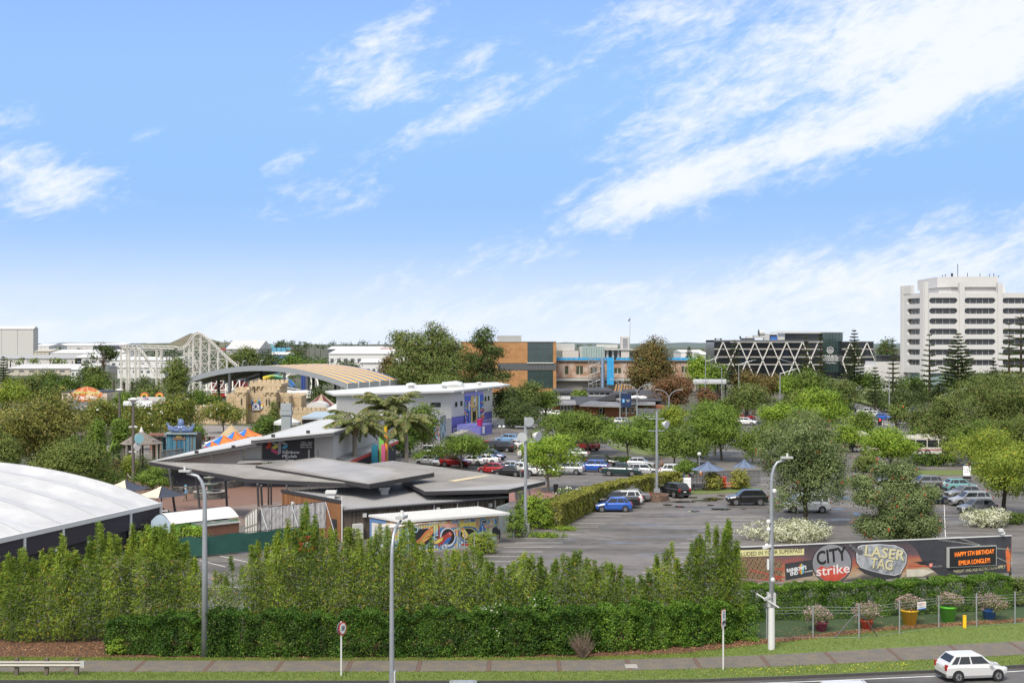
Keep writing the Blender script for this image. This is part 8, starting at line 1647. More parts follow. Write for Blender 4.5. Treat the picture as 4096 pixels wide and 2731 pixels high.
def lamp2(label,u_,vb_,vt,span,Y=None):
 Y=Y or G(u_,vb_).y;h_=ZV(vt,Y);w_=span*Y/F;o=thing('street_light',label,'street light',(XU(u_,Y),Y,0),0,'two-armed street lights',local=True);MB().cyl((0,0,0),(0,0,h_-1.6),.14,.1,8).build('pole',M_galv,o)
 for sg in(-1,1):MB().tube([(0,0,h_-1.6),(sg*w_*.12,0,h_-.7),(sg*w_*.3,0,h_-.15),(sg*w_*.5,0,h_)],.08,6).build('arm',M_galv,o);MB().beam((sg*w_*.42,0,h_),(sg*w_*.58,0,h_+.05),.35,.12).build('lamp_head',M_alu,o)
lamp2('two-armed street light left before the brick clinic',2480,1683,1517,70);lamp2('two-armed street light right before the brick clinic',2548,1690,1538,95);lamp2('two-armed street light behind the right floodlight pole',2676,1705,1558,95);lamp2('two-armed street light below the rust-coloured trees',2821,1620,1520,28)
def lamp1(label,u_,Y,vt,du):h_=ZV(vt,Y);w_=du*Y/F;o=thing('street_light',label,'street light',(XU(u_,Y),Y,0),0,'single-armed street lights',local=True);MB().cyl((0,0,0),(0,0,h_-abs(w_)*.3),.15,.1,8).build('pole',M_galv,o);MB().tube([(0,0,h_-abs(w_)*.3),(w_,0,h_)],.09,6).build('arm',M_galv,o);MB().beam((w_*.9,0,h_),(w_*1.15,0,h_+.05),.35,.12).build('lamp_head',M_alu,o)
for a in(('angled street light over the avenue',3764,260,1552,100),('street light before the white diagonals',2955,400,1440,60),('street light with long arm above the bright trees',3120,330,1475,65),('tall street mast beside the low white wing',3557,340,1485,-35),('street light left of the diagonal grid building',2822,420,1432,45),('street light in front of the right diagonals',3170,430,1437,-48),('street light before the norfolk pines',2887,420,1462,-30),('far street light behind the striped roof',970,560,1442,14),('second far street light behind the striped roof',1042,580,1440,12),('pole left of the far street lights',953,560,1445,-6)):lamp1(*a)
def floodpole(label,u_,vb_,vt,heads,Y=None):
 Y=Y or G(u_,vb_).y;h_=ZV(vt,Y);o=thing('floodlight_pole',label,'floodlight pole',(XU(u_,Y),Y,0),0,'car park floodlight poles',local=True);MB().cyl((0,0,0),(0,0,h_),.17,.13,10).build('pole',M_galv,o);MB().box(-.35,.35,-.3,.3,.0,.9).build('cabinet',M_greyp,o)
 for z in(h_-2.3,h_-.9):MB().beam((-1.0 if len(heads)<4 else-.7,0,z),(.9,0,z),.1).build('crossbar',M_galv,o)
 for(x,z,dx_)in heads:q=Vector((x,-.1,h_+z));d=Vector((dx_,-.8,-.25)).normalized();MB().tube([q-d*.35,q-d*.1,q+d*.3],[.15,.3,.5],14).build('lamp',M_offw,o);MB().tube([q+d*.28,q+d*.31],[.44,.44],14).build('lens',mat('lamp_glass',(.55,.57,.58),.2),o)
floodpole('left floodlight pole beside the bright bush',2102,2130,1668,[(.25,-.35,.3),(-.25,-1.8,-.2),(1.0,-1.75,1.0)]);floodpole('right floodlight pole standing in the brick planter',2627,1990,1690-46,[(.95,-1.5,.9)],158.3)
for lab,u_,Y,vt in(('tall park lamp with dish-shaped head behind the bush',478,215,1560),('tall grey park lamp carrying a round mirror in front of the gazebo',533,163,1598)):
 o=thing('park_lamp',lab,'lamp post',(XU(u_,Y),Y,0),0,'tall park lamps',local=True);h_=ZV(vt,Y);MB().cyl((0,0,0),(0,0,h_-.4),.22 if Y<200 else .2,.16,10).build('pole',mat('lamp_brown',(.12,.1,.09),.7),o);MB().lathe([(.15,-.5),(.35,-.2),(.65,0),(.62,.08),(.2,.25)],(0,0,h_),16).build('dish',M_offw,o)
 for z in((3.2,6.2)if Y<200 else(h_-4.3,)):
  for sx_ in(-.5,.5):MB().beam((0,0,h_-z),(sx_,-.1,h_-z-.1),.18).build('spotlight',M_offw,o)
 if Y<200:MB().cyl((.75,-.25,ZV(1753,Y)),(.8,-.3,ZV(1753,Y)),.6,.6,20).build('mirror',mat('mirror_cyan',(.3,.55,.6),.15),o);MB().cyl((.5,-.25,ZV(1785,Y)),(.6,-.35,ZV(1785,Y)),.45,.45,18).build('dish_antenna',M_offw,o)
for lab,u_,vb_,vt,k in(('twin globe lamp beside the hall ramp',2007,1760,1706,2),('single globe lamp behind the right floodlight pole',2632,1852,1785,1),('single globe lamp behind the blue-grey umbrella',2797,1892,1815,1)):
 g_=G(u_,vb_);o=thing('globe_lamp',lab,'lamp post',g_,0,'globe lamps',local=True);h_=ZV(vt,g_.y);MB().cyl((0,0,0),(0,0,h_),.06,.05).build('pole',M_galv,o)
 for i in range(k):MB().ell(((i-.5*(k-1))*.75,0,h_),(.27,.27,.27),12,8).build('globe',M_white,o)
 if k==2:MB().beam((-.4,0,h_-.1),(.4,0,h_-.1),.05).build('arm',M_galv,o)
 # --- road signs
g_=G(1365,2702);o=thing('speed_sign','round red-rimmed fifty speed sign on a white post','sign',g_,local=True);MB().cyl((0,0,0),(0,0,2.95),.045).build('post',M_white,o);ph=R(64);c_=Vector((math.cos(ph),-math.sin(ph),0));nn=Vector((-math.sin(ph),-math.cos(ph),0))*-1 if False else Vector((-math.sin(ph)*-1,-math.cos(ph),0))
ctr=Vector((.08,-.05,2.58));cr_=Vector((nn.y*-1,nn.x,0));Ms=Matrix(((cr_.x,0,nn.x,ctr.x),(cr_.y,0,nn.y,ctr.y),(0,1,0,ctr.z),(0,0,0,1)))
for r_,z_,m_ in((.37,.0,M_red),(.285,.012,M_txtw)):me=MB();pts=[Ms@Vector((r_*math.cos(t),r_*math.sin(t),z_+dz))for dz in(.01,-.01)for t in np.linspace(0,2*math.pi,29)[:-1]];me.add(pts,[tuple(range(28)),tuple(range(55,27,-1))]+[(i,28+i,28+(i+1)%28,(i+1)%28)for i in range(28)]).build('disc',m_,o)
text('50','lettering',M_txtk,o,Ms@Matrix.Translation((0,0,.026)),.34,.9,bold=.008);MB().cyl(ctr+nn*-.14,ctr+nn*-.12,.35,n=24).build('back_disc',M_greyp,o)
g_=G(2893,2678);o=thing('path_sign','white shared path sign showing a walker above a bicycle','sign',g_,local=True);MB().cyl((0,0,0),(0,0,3.3),.045).build('post',M_white,o);nn=Vector((.86,-.5,0)).normalized();cr_=Vector((-nn.y,nn.x,0));ctr=Vector((0,-.07,2.85));Ms=Matrix(((cr_.x,0,nn.x,ctr.x),(cr_.y,0,nn.y,ctr.y),(0,1,0,ctr.z),(0,0,0,1)))
for w_,h_,z_,m_ in((.3,.46,0,M_red),(.28,.44,.008,M_txtw)):pts=[Ms@Vector((a,b,z_+dz))for dz in(.008,-.008)for a,b in((-w_,-h_),(w_,-h_),(w_,h_),(-w_,h_))];MB().hexa(pts[4:],pts[:4]).build('plate',m_,o)
def sgl(pts,nm='walker'):MB().tube([Ms@Vector((a,b,.02))for a,b in pts],.02,5).build(nm,M_txtk,o)
sgl([(0,.3),(0,.18)]);sgl([(-.08,.02),(0,.18),(.08,.02)]);sgl([(-.08,.2),(0,.27),(.09,.2)]);MB().ell(Ms@Vector((0,.36,.02)),(.04,.04,.04),8,6).build('walker',M_txtk,o)
for x in(-.13,.13):sgl([(x+.09*math.cos(t),-.25+.09*math.sin(t))for t in np.linspace(0,6.3,11)],'bicycle')
sgl([(-.13,-.25),(-.03,-.12),(.09,-.12),(.13,-.25)],'bicycle');sgl([(-.03,-.12),(.02,-.25),(.09,-.12)],'bicycle')
# --- guard rail
gr=thing('guard_rail','steel guard rail on timber posts at the left road edge','guard rail',G(185,2700));prof=[(0,0),(.06,.05),(.06,.1),(.01,.155),(.06,.21),(.06,.26),(0,.31)];vs=[]
for x in(G(-90,2700).x,G(325,2700).x):vs+=[(x,73.0-a,.48+b)for a,b in prof]
MB().add(vs,[(i,i+1,7+i+1,7+i)for i in range(6)]).build('beam',mat('rail_steel',(.36,.34,.3),.5,.4,.2,2),gr);x=G(325,2700).x;MB().box(x,x+.2,72.93,73.06,.46,.81).build('end_cap',M_alu,gr)
for u_ in(-55,65,185,305):x=G(u_,2700).x;MB().box(x-.1,x+.1,73.05,73.25,0,.92).build('post',M_weath,gr)
# ---------------------------------------------------------------- vehicles and people
PAINT={}
def cpaint(n,c,r=.32):return PAINT.setdefault(n,mat('car_'+n,c,r,.15,.03,.5,spec=.5,coat=.6))
PC=dict(white=(.62,.62,.61),silver=(.36,.37,.38),grey=(.16,.165,.17),black=(.012,.012,.014),blue=(.025,.1,.42),navy=(.012,.025,.09),red=(.3,.012,.016),teal=(.16,.33,.33),green=(.012,.04,.04),lblue=(.16,.28,.45),cream=(.62,.6,.52))
M_cgl=mat('car_glass',(.015,.018,.02),.05,0,.2,1,spec=.8);M_tyre=mat('tyre',(.02,.02,.02),.85);M_rim=mat('rim',(.35,.35,.36),.35,.6);M_tail=mat('tail_light',(.35,.015,.015),.25);M_head=mat('head_light',(.6,.62,.63),.15);M_plate=mat('number_plate',(.65,.65,.65),.5)
# length, width, height, wheelbase, wheel radius, bonnet height, belt height, screen base, roof front, roof rear, rear base (fractions of half length)
CK=dict(hatch=(3.9,1.7,1.5,2.45,.31,.86,.95,.52,.18,-.66,-.93),sedan=(4.6,1.78,1.45,2.7,.32,.85,.94,.46,.12,-.42,-.74),suv=(4.5,1.85,1.68,2.65,.36,1.02,1.08,.5,.2,-.72,-.94),wagon=(4.6,1.78,1.55,2.7,.32,.88,.97,.5,.2,-.8,-.95),van=(4.9,1.85,1.95,3.0,.34,1.1,1.15,.72,.42,-.9,-.97),ute=(5.2,1.88,1.78,3.1,.38,1.08,1.12,.42,.2,-.22,-.3))
CARS={}
def car_proto(kind,col,far):
 L,W,Hh,wb,wr,zh,zb_,a,b,c,d=CK[kind];hl,hw=L/2,W/2;pm=cpaint(col,PC[col]);o=thing('parked_car','','car',local=True);lo=.24 if kind not in('suv','ute')else .32
 st=[(-1,.86,lo+.18,zb_*.9),(-.96,.95,lo,zb_),(-.6,1,lo-.04,zb_+.02),(0,1,lo-.04,zb_),(.5,1,lo-.04,zb_-.02),(.62,.99,lo,zh),(.88,.93,lo,zh-.1),(.97,.84,lo+.02,zh-.22),(1,.7,lo+.15,zh-.34)];vs=[]
 for x,w,z0,z1 in st:w*=hw;vs+=[(x*hl,sy*w*k,z)for sy,k,z in((-1,.9,z0),(-1,1,z0+.16),(-1,1,z1-.14),(-1,.9,z1),(1,.9,z1),(1,1,z1-.14),(1,1,z0+.16),(1,.9,z0))]
 n=len(st);mb=MB().add(vs,[(i*8+j,i*8+(j+1)%8,(i+1)*8+(j+1)%8,(i+1)*8+j)for i in range(n-1)for j in range(8)]+[tuple(range(7,-1,-1)),tuple(range((n-1)*8,n*8))])
 wt_,zr=hw*.74,Hh-.04;B=[(a*hl,hw*.9,zb_-.03),(d*hl,hw*.9,zb_-.02)];Tp=[(b*hl,wt_,zr),(c*hl,wt_,zr)]
 q=[(B[0][0],-B[0][1],B[0][2]),(B[0][0],B[0][1],B[0][2]),(B[1][0],B[1][1],B[1][2]),(B[1][0],-B[1][1],B[1][2])];r=[(Tp[0][0],-wt_,zr),(Tp[0][0],wt_,zr),(Tp[1][0],wt_,zr),(Tp[1][0],-wt_,zr)]
 mb.hexa(q,r);m_=(b+c)/2*hl;mb.hexa([(x*.94+m_*.06,y*.94,z)for x,y,z in r],[(x*.8+m_*.2,y*.75,z+.05)for x,y,z in r]);bv_=mb.build('body',pm,o).modifiers.new('Bevel','BEVEL');bv_.width=.1;bv_.segments=3;bv_.limit_method='ANGLE';bv_.angle_limit=R(20)
 def pane(p0,p1,p2,p3,u0,u1,v0,v1,nm='window'):
  P0,P1,P2,P3=map(Vector,(p0,p1,p2,p3));f=lambda u,v:(P0.lerp(P1,u)).lerp(P3.lerp(P2,u),v);nn=(P1-P0).cross(P3-P0).normalized();pts=[f(u0,v0),f(u1,v0),f(u1,v1),f(u0,v1)];MB().hexa([p-nn*.03 for p in pts],[p+nn*.012 for p in pts]).build(nm,M_cgl,o)
 pane(q[0],q[1],r[1],r[0],.06,.94,.08,.93,'windscreen');pane(q[2],q[3],r[3],r[2],.08,.92,.3 if kind!='ute' else .1,.9,'rear_window')
 for sg,(e0,e1,e2,e3)in((1,(q[1],q[2],r[2],r[1])),(-1,(q[3],q[0],r[0],r[3]))):
  sp=((.06,.46),(.5,.78),(.81,.95))if kind not in('ute','sedan')else((.08,.5),(.54,.92))
  for u0,u1 in sp:u0,u1=(u0,u1)if sg>0 else(1-u1,1-u0);pane(e0,e1,e2,e3,u0,u1,.14,.88)
 for sx in(-1,1):
  for sy in(-1,1):
   y=sy*(hw-.1);c_=(sx*wb/2+(.05 if sx>0 else 0),0,wr);MB().cyl((c_[0],sy*(hw-.3),wr+.02),(c_[0],sy*(hw+.006),wr+.02),wr*1.17,n=16).build('wheel_arch',M_txtk,o)
   w_=MB().cyl((c_[0],sy*(hw-.2),wr),(c_[0],sy*(hw+.03),wr),wr,n=18).build('wheel',M_tyre,o);MB().lathe([(wr*.62,0),(wr*.6,.015),(wr*.2,.005),(0,.01)],n=14,cap=False).build('rim',M_rim,w_);rm=w_.children[0];rm.location=(c_[0],sy*(hw+.03),wr);rm.rotation_euler=(-sy*math.pi/2,0,0)
   if not far:
    for k in range(5):t=2*math.pi*k/5;MB().beam((c_[0],sy*(hw+.038),wr),(c_[0]+wr*.6*math.cos(t),sy*(hw+.038),wr+wr*.6*math.sin(t)),.05,.01).build('spoke',M_txtk,w_)
 for sy in(-1,1):
  MB().box(hl*.9,hl*.985,sy*hw*.62-.17,sy*hw*.62+.17,zh-.3,zh-.14).build('headlight',M_head,o);MB().box(-hl*1.003,-hl*.94,sy*hw*.78-.11,sy*hw*.78+.11,zb_-.3,zb_+.02).build('tail_light',M_tail,o);MB().box(a*hl-.3,a*hl-.12,sy*(hw+.02),sy*(hw+.18),zb_-.02,zb_+.13).build('mirror',pm,o)
 MB().box(-hl*1.008,-hl*.99,-.18,.18,.68,.8).build('number_plate',M_plate,o);MB().box(hl*.985,hl*1.006,-.35,.35,lo+.16,lo+.32).build('grille',M_txtk,o);MB().box(-hl*1.012,-hl*.96,-hw*.8,hw*.8,lo,lo+.2).build('bumper',M_char,o)
 if kind=='ute':MB().box(-hl*.97,-hl*.32,-hw*.82,hw*.82,zb_+.0,zb_+.03).build('tray_cover',M_char,o)
 return o
def car(kind,col,label,u,v=None,rz=0,Y=None,group='parked cars'):
 Y=Y or G(u,v).y;loc=(XU(u,Y),Y,.02);key=(kind,col,Y>215)
 if key in CARS:return dup(CARS[key],None,loc,R(rz),label,group)
 o=car_proto(*key);o.location=loc;o.rotation_euler=(0,0,R(rz));o['label']=label;o['group']=group;CARS[key]=o;return o
sw=car('hatch','white','white hatchback driving along the near road',3884,Y=72.9,rz=8,group='cars on the near road');sw.location.z=-.1;sw.scale=(.9,.94,.94)
car('sedan','silver','silver car roof just showing at the bottom edge',1880,Y=66.2,rz=0,group='cars on the near road').location.z=-.1;car('suv','white','white car roof barely showing at the bottom edge near the hatchback',3435,Y=65.2,rz=2,group='cars on the near road').location.z=-.1
for k in(('hatch','blue','bright blue hatchback nearest in the row by the olive hedge',2453,None,180,144.2),('ute','black','black pickup with light blue tail beside the blue hatchback',2462,None,180,147.4),('wagon','white','white taxi wagon third in the row by the olive hedge',2487,None,180,150.4),('sedan','grey','dark sedan behind the white wagon',2520,None,180,153.2),('suv','black','black compact SUV seen from behind beside the brick planter',2695,None,118,158.0),('suv','black','black SUV half hidden by the large pohutukawa',2987,None,182,150.0),('van','white','white van hidden behind the large pohutukawa',3225,None,180,143.5),('hatch','teal','pale teal hatchback at the back of the right row',3838,None,8,164),('sedan','grey','grey sedan behind the silver wagon in the right row',3862,None,186,156.5),('wagon','silver','silver wagon in the right row under the yellow-green tree',3880,None,184,149.5),('hatch','grey','dark grey hatchback nearest in the right row',3908,None,186,142.5),('hatch','navy','dark hatchback behind the smaller pohutukawa',3725,None,8,151),('sedan','black','black car facing the camera behind the dark bush',3530,None,-100,172),('suv','grey','grey car roof behind the smaller pohutukawa',3700,None,180,166),('sedan','silver','silver sedan left end of the middle row',2035,1884,168),('sedan','black','black sedan with red tail lights at the canopy edge',2037,1903,155),('ute','white','white pickup beside the black sedan',2085,1900,158),('hatch','red','red hatchback behind the walkway canopy',1970,1893,155),('wagon','white','white people mover behind the white pickup',2110,1874,160),('suv','grey','grey car beside the thin light green tree',2160,1866,160),('sedan','white','white saloon under the thin light green tree',2177,1902,163),('suv','silver','silver SUV next to the bright blue SUV',2272,1896,165),('suv','blue','bright blue SUV in the middle row',2370,1886,166),('suv','black','black SUV parked nose to the drive behind the blue one',2410,1866,-18),('ute','green','dark green pickup with canopy behind the olive hedge',2485,1902,-14),('wagon','silver','silver wagon beside the dark green pickup',2578,1899,-14),('hatch','silver','silver liftback alone beside the drive bend',2563,1870,-12),('suv','white','white SUV behind the menu board',2705,1905,0),('hatch','navy','navy hatchback right of the umbrella-shaped tree',1972,1838,-20),('suv','black','black SUV in the back row nearest the light blue car',2010,1806,152),('suv','black','black SUV left of the other black SUV in the back row',1970,1803,152),('hatch','red','dark red car at the left end of the back row',1945,1797,152),('suv','lblue','light blue car behind the black SUVs',2032,1772,155),('hatch','white','white car beside the light blue car',2065,1792,155),('ute','white','white pickup under the thin light green tree',2135,1830,0),('sedan','silver','silver sedan under the largest jacaranda',2300,1830,162),('suv','red','red car beside the trunk of the largest jacaranda',2352,1800,125),('sedan','silver','silver car between the two left jacarandas',2300,1782,120),('hatch','teal','teal car under the left jacaranda',2275,1765,150),('hatch','white','white hatchback at the left end of the near centre row',1712,1858,158),('hatch','white','white hatchback facing the camera beside the red SUV',1762,1862,-115),('suv','red','red SUV under the umbrella-shaped tree',1822,1866,-20),('sedan','white','white saloon right of the red SUV',1885,1860,160),('sedan','white','white saloon right of the umbrella-shaped tree trunk',1940,1855,165),('van','grey','grey van behind the white hatchbacks',1750,1828,-10),('wagon','silver','silver wagon half behind the thin tree',2232,1845,160),('suv','white','white car left beside the brick clinic',2200,1662,-15),('hatch','white','white car parked before the clinic windows',2232,1666,-15),('wagon','silver','silver wagon on the clinic drive',2497,1698,-8),('sedan','grey','grey saloon on the clinic drive',2583,1706,175),('suv','white','white car behind the grey saloon on the drive',2612,1694,20),('sedan','grey','grey car left on the clinic drive',2428,1694,10),('sedan','black','dark sedan at the top of the avenue',3412,1646,-35),('ute','white','white pickup coming down the avenue',3470,1659,-38),('hatch','white','white hatchback behind the avenue pickup',3503,1668,-40),('hatch','blue','blue car fourth in the avenue queue',3535,1679,-40),('sedan','navy','dark blue sedan on the far side of the avenue',3660,1651,175),('suv','black','black car under the norfolk pines by the avenue',3655,1626,170),('suv','grey','dark people mover at the avenue crossing',3632,1710,-30),('van','white','white van at the avenue crossing',3662,1704,-30),('sedan','silver','silver car far along the avenue',3712,1655,178),('suv','white','white SUV behind the dense green tree',2985,1700,-20),('hatch','red','red car behind the dense green tree',2988,1680,10),('van','white','white minibus under the porch roof right of the rust-coloured trees',2856,1560,-60)):
 car(k[0],k[1],k[2],k[3],k[4],k[5],*(k[6:]if len(k)>6 else()))
def bus(lab,u0,u1,Y):
 X0,X1=XU(u0,Y),XU(u1,Y);L=X1-X0;o=thing('city_bus',lab,'bus',(X0,Y,0),0,'cream buses',local=True);pm=cpaint('cream',PC['cream'],.5);MB().box(0,L,0,2.5,.35,3.0).box(.3,L-.3,.2,2.3,3.0,3.25).build('body',pm,o);MB().box(0.01,L-.01,-.015,0,.95,1.1).build('maroon_band',M_mar,o);n=int(L/1.6)
 for i in range(n):MB().box(L*i/n+.08,L*(i+1)/n-.08,-.02,.0,1.45,2.6).build('window',M_cgl,o)
 for x in(L*.45,L*.9):MB().box(x,x+1.1,-.03,-.021,.45,2.7).build('door',M_cgl,o)
 for x in(L*.2,L*.62,L*.72):w_=MB().cyl((x,-.04,.5),(x,.3,.5),.5,n=16).build('wheel',M_tyre,o);MB().cyl((x,-.06,.5),(x,-.03,.5),.3,n=14).build('rim',M_alu,w_)
 for x in(L*.3,L*.7):MB().box(x-1,x+1,.6,1.9,3.25,3.45).build('roof_unit',pm,o)
bus('cream and maroon bus passing behind the lime-green tree',3480,3800,214);bus('second bus showing left of the lime-green tree',3330,3475,222)
# people
SKIN=mat('skin',(.45,.28,.2),.6,var=.05)
def person(label,loc,rz,pose,top,legs,hair,hat=None,pack=None,skin=(.42,.26,.19)):
 m=bpy.data.materials.new('clothes');m.use_nodes=True;n=NG(m.node_tree);z=n.n('ShaderNodeSeparateXYZ',{0:n.n('ShaderNodeTexCoord').outputs['Object']}).outputs[2];k=.0 if pose=='walk' else-.42
 c=n.mix(n.m('GREATER_THAN',z,1.42+k),n.mix(n.m('GREATER_THAN',z,.92+k),n.mix(n.m('GREATER_THAN',z,.09),(.04,.03,.03,1),c4(legs)),c4(top)),c4(skin));p=m.node_tree.nodes['Principled BSDF'];n.put(p.inputs['Base Color'],c);p.inputs['Roughness'].default_value=.8
 if pose=='walk':J=[(0,0,.95),(0,0,1.2),(.02,0,1.42),(.03,0,1.52),(.05,0,1.65),(0,.2,1.4),(-.12,.24,1.14),(.02,.26,.92),(0,-.2,1.4),(.12,-.24,1.14),(.22,-.24,.95),(0,.1,.9),(.18,.1,.5),(.2,.1,.07),(.34,.1,.04),(0,-.1,.9),(-.04,-.1,.5),(-.3,-.1,.12),(-.2,-.1,.04)]
 else:J=[(0,0,.55),(0,0,.8),(.05,0,1.0),(.08,0,1.1),(.12,0,1.23),(.05,.2,.98),(.12,.25,.72),(.32,.15,.62),(.05,-.2,.98),(.12,-.25,.72),(.32,-.15,.62),(.05,.1,.52),(.45,.12,.52),(.45,.12,.08),(.6,.12,.04),(.05,-.1,.52),(.45,-.12,.5),(.42,-.12,.08),(.57,-.12,.04)]
 E=[(0,1),(1,2),(2,3),(3,4),(2,5),(5,6),(6,7),(2,8),(8,9),(9,10),(0,11),(11,12),(12,13),(13,14),(0,15),(15,16),(16,17),(17,18)];RA=[.16,.15,.14,.06,.1,.075,.055,.045,.075,.055,.045,.1,.075,.05,.045,.1,.075,.05,.045]
 me=bpy.data.meshes.new('body');me.from_pydata(J,E,[]);o=thing('person',label,'person',loc,R(rz),'park visitors',local=True);b=link(me,'body',m,o);md=b.modifiers.new('Skin','SKIN');sv=me.skin_vertices[0].data if me.skin_vertices else None
 if sv is None:
  bpy.context.view_layer.objects.active=b;sv=me.skin_vertices[0].data
 for i,r in enumerate(RA):sv[i].radius=(r*(1.0 if i>2 else .8),r*(1.0 if i>2 else 1.15));sv[i].use_root=i==0
 b.modifiers.new('Sub','SUBSURF').render_levels=1;h_=Vector(J[4]);MB().ell(h_+Vector((-.02,0,.05)),(.115,.1,.1),10,6).build('hair',mat('hair_%d'%(hair[0]*99),hair,.8),o);MB().ell(h_+Vector((.1,0,-.01)),(.025,.02,.03),6,4).build('nose',SKIN,o)
 if hat:MB().lathe([(.17,0),(.12,.03),(.11,.12),(.03,.15)],h_+Vector((0,0,.07)),12).build('hat',mat('hat_%d%d'%(hat[0]*99,hat[2]*99),hat,.8),o)
 if pack:q=Vector(J[1]);MB().ell(q+Vector((-.2,0,.08)),(.13,.17,.24),10,8).build('backpack',mat('pack_%d'%(pack[0]*99),pack,.7),o)
g_=G(741,2004);person('person in light blue shirt with black backpack walking across the plaza',g_,35,'walk',(.2,.4,.6),(.16,.13,.1),(.3,.3,.3),(.15,.4,.5),(.015,.015,.02))
g_=G(626,2004);person('person in jeans half hidden under the navy umbrella',(g_.x,g_.y+1,0),200,'walk',(.15,.18,.25),(.05,.1,.25),(.05,.03,.02))
bench=[]
for i,(x0,x1)in enumerate(((378,490),(500,595))):
 Y=243;a,b=XU(t2(x0,0)[0],Y),XU(t2(x1,0)[0],Y);o=thing('park_bench',('maroon bench with a person in red at its end','maroon bench with a person in black and white cap')[i],'bench',(a,Y,0),0,'maroon benches',local=True);w=b-a;mb_=mat('bench_maroon',(.2,.06,.07),.7)
 for z,y in((.5,0),(.5,-.2),(.5,-.4),(.8,.2),(1.05,.24)):MB().box(0,w,y-.08,y+.08,z-.03-(.1 if z>.6 else 0),z+.03).build('slat',mb_,o)
 for x in(.1,w-.1):MB().box(x-.05,x+.05,-.45,.25,0,.46).build('leg',mb_,o)
person('seated person in red top on the maroon bench',(XU(t2(468,0)[0],242.7),242.7,.02),-80,'sit',(.4,.03,.04),(.03,.03,.04),(.03,.02,.02));person('seated person in black with white cap on the bench',(XU(t2(535,0)[0],242.7),242.7,.02),-100,'sit',(.03,.03,.035),(.03,.03,.03),(.03,.02,.02),(.7,.7,.7));person('person in pink sitting among the park plants',(XU(t2(498,0)[0],222),222,.02),-60,'sit',(.6,.12,.25),(.1,.1,.12),(.05,.03,.02));person('roof worker in yellow safety vest behind the blue netting',(XU(2495,503),503,ZV(1441,500)+.03),180,'walk',(.6,.65,.05),(.05,.06,.1),(.6,.6,.6),(.7,.7,.7))
# snack area, boards, cones, bins
for lab,u_,v_,vt,w_ in(('blue-grey round umbrella nearer the menu board',2832,1958,1845,136),('blue-grey round umbrella farther right by the black fence',2977,1945,1835,90)):g_=G(u_,v_);umbrella(lab,g_.x,g_.y,ZV(vt,g_.y),w_*g_.y/F/2*1.02,[mat('canvas_steel',(.12,.16,.24),.85)],8,.95,0,M_yel,'blue-grey umbrellas')
bf=thing('pool_fence','black upright bar fence around the picnic corner','fence',G(2800,1950));railing(bf,[G(2745,1952),G(2810,1945),G(2920,1938),G(3040,1935)],1.7,.16,M_txtk,.03)
for lab,u_,v_,m_ in(('dark picnic table beside the menu board',2797,1960,M_char),('picnic table with orange top beside the red bin',2915,1955,M_orange)):
 g_=G(u_,v_);o=thing('picnic_table',lab,'picnic table',g_,R(8),'picnic tables',local=True);MB().box(-1,1,-.38,.38,.72,.78).build('table_top',m_,o)
 for s in(-1,1):MB().box(-1,1,s*.75-.13,s*.75+.13,.42,.47).build('seat',m_,o);MB().beam((s*.7,-.7,0),(s*.7,.25,.72),.1).build('leg',M_char,o);MB().beam((s*.7,.7,0),(s*.7,-.25,.72),.1).build('leg',M_char,o)
g_=G(2892,1950);o=thing('red_bin','red litter bin between the clipped bushes','bin',g_,0,local=True);MB().box(-.35,.35,-.3,.3,0,1.2).build('body',M_red,o);MB().box(-.4,.4,-.35,.35,1.2,1.35).build('hood',M_red,o)
for lab,u_,v_ in(('menu board with coloured header beside the black SUV',2749,1978),('menu board with coloured header by the right gate',3868,1926)):
 g_=G(u_,v_);o=thing('menu_board',lab,'sign',g_,0,'menu boards',local=True);w_=.48 if v_>1950 else .55
 for s in(-1,1):MB().cyl((s*w_*.8,.03,0),(s*w_*.8,.03,.7),.04).build('post',M_char,o)
 bb=MB().box(-w_,w_,0,.06,.35,2.5).build('board',M_txtk,o);MB().box(-w_+.04,w_-.04,-.012,0,.75,2.05).build('menu_sheet',M_txtw,bb)
 for i,c in enumerate(((.1,.35,.6),(.65,.3,.04),(.2,.5,.15),(.6,.1,.2))):text('CADR'[i],'lettering',mat('mn%d'%i,c,.5),bb,Matrix(((1,0,0,-.32+i*.15),(0,0,-1,-.014),(0,1,0,2.26),(0,0,0,1))),.26,bold=.01)
 for i in range(3):
  for j in range(2):MB().tube([(-.28+i*.28+.08*math.cos(t),-.016,1.65-j*.38+.1*math.sin(t))for t in np.linspace(0,6.3,10)],.012,4).build('menu_item',M_greyp,bb)
for i,(u_,v_)in enumerate(((2648,1860),(3024,1822),(3044,1818),(2803,1900))):g_=G(u_,v_);o=thing('traffic_cone',('orange cone at the drive kerb','left orange cone of the pair behind the umbrellas','right orange cone of the pair behind the umbrellas','orange cone behind the nearer blue-grey umbrella')[i],'cone',g_,0,'traffic cones',local=True);MB().lathe([(.16,.04),(.04,.9),(.0,.92)],n=12).build('cone',M_orange,o);MB().box(-.2,.2,-.2,.2,0,.04).build('base',M_char,o);MB().lathe([(.12,.4),(.1,.55)],n=12,cap=False).build('band',M_white,o)
for lab,u_,v_,r_,m_ in(('grey planter with flowers under the walkway canopy tip',2082,1998,.7,M_steel),('black slatted litter bin in the car park',2223,1968,.3,M_char)):
 g_=G(u_,v_);o=thing('planter_tub' if r_>.5 else 'litter_bin',lab,'planter' if r_>.5 else 'bin',g_,local=True);MB().lathe([(r_*.85,0),(r_,.95),(r_*.9,.95),(r_*.85,.85)],n=18).build('tub',m_,o)
 if r_>.5:C,D=crown_points([(0,0,1.0,.7,.7,.4)],400,.1);link(qmesh('foliage',leafquads(C,D,.22,.1)),'foliage',LF['yellow'],o)
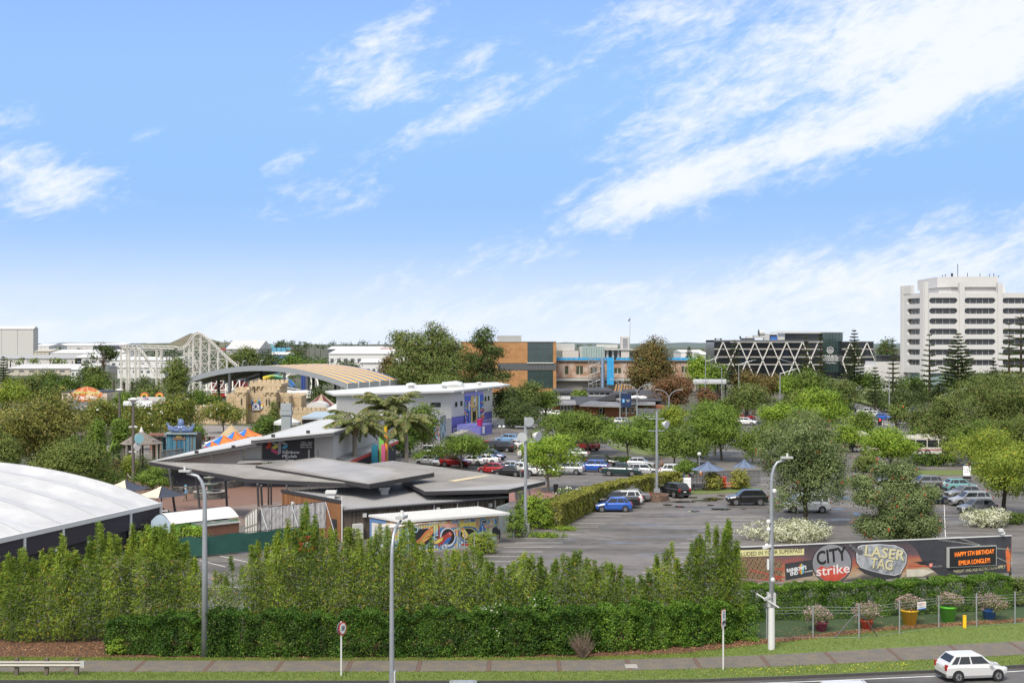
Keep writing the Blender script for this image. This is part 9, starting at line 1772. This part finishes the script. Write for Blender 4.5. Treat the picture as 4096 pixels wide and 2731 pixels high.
for lab,u_,Y,vt in(('red traffic light above the avenue cars',3610,262,1622),('red traffic light at the avenue median',3519,236,1674),('traffic light seen from behind on the median',3434,250,1668)):
 o=thing('traffic_light',lab,'traffic light',(XU(u_,Y),Y,0),0,'traffic lights',local=True);h_=ZV(vt,Y);MB().cyl((0,.1,0),(0,.1,h_-.2),.07).build('pole',M_galv,o);MB().box(-.3,.3,-.15,.15,h_-1.1,h_).build('housing',M_txtk,o);MB().box(-.36,.36,-.02,.02,h_-1.16,h_+.06).build('backing',M_char,o)
 if 'red' in lab:MB().ell((0,-.16,h_-.22),(.14,.05,.14),10,6).build('lamp',mat('red_lamp',(.6,.02,.02),.4,var=0,emit=((1,.03,.03),2.5)),o)
rf=thing('rope_fence','low timber post and rope fence across the park lawn','fence',G(440,1925));pr=[(300,1920),(368,1912),(441,1918),(505,1908),(510,1926),(535,1944)]
for(u_,v_)in pr:g_=G(u_,v_);MB().cyl(g_,(g_.x,g_.y,1.1),.12).build('post',M_weath,rf)
for a,b in zip(pr[:-1],pr[1:]):a,b=G(*a),G(*b);m_=a.lerp(b,.5);MB().tube([(a.x,a.y,1.0),(m_.x,m_.y,.75),(b.x,b.y,1.0)],.04,5).build('rope',M_offw,rf)
pr_=thing('porch_roof','flat pale porch roof on thin posts right of the rust-coloured trees','porch',G(2840,1585));MB().slab([A(2772,1526,420),A(2905,1526,420),A(2905,1516,428),A(2772,1516,428)],.7).build('roof',M_alu,pr_)
for u_ in(2870,2902):MB().cyl((XU(u_,422),422,0),A(u_,1527,422),.3).build('post',M_char,pr_)
for lab,u_,v_ in(('white and red notice stand near the fountain',833,1986),('white and red notice stand by the plaza wall',916,1943)):g_=G(u_,v_);o=thing('notice_stand',lab,'sign',g_,0,'plaza notice stands',local=True);MB().cyl((0,0,0),(0,0,.9),.03).build('post',M_green,o);MB().box(-.22,.22,-.03,0,.75,1.15).build('board',M_white,o);MB().box(-.2,.2,-.04,-.031,1.0,1.12).build('red_band',M_red,o)
o=thing('cafe_table','small outdoor table with dark chairs beside the tent corner','table',G(662,2070),local=True);MB().box(-.4,.4,-.4,.4,.7,.74).build('table_top',M_offw,o);MB().cyl((0,0,0),(0,0,.7),.05).build('leg',M_char,o)
for i,(x,y)in enumerate(((-.8,-.2),(.8,.1),(-.2,.8),(.3,-.8))):
 q=G(662,2070);c=thing('cafe_chair','black chair %s the small outdoor table'%('left of','right of','behind','in front of')[i],'chair',(q.x+x,q.y+y,0),0,'cafe chairs',local=True);MB().box(-.22,.22,-.22,.22,.43,.47).build('seat',M_txtk,c);sg=-1 if x<0 else 1;MB().box(sg*.2,sg*.24,-.22,.22,.47,.9).build('backrest',M_txtk,c)
 for a in(-.2,.2):
  for b in(-.2,.2):MB().cyl((a,b,0),(a,b,.43),.02,n=5).build('leg',M_txtk,c)
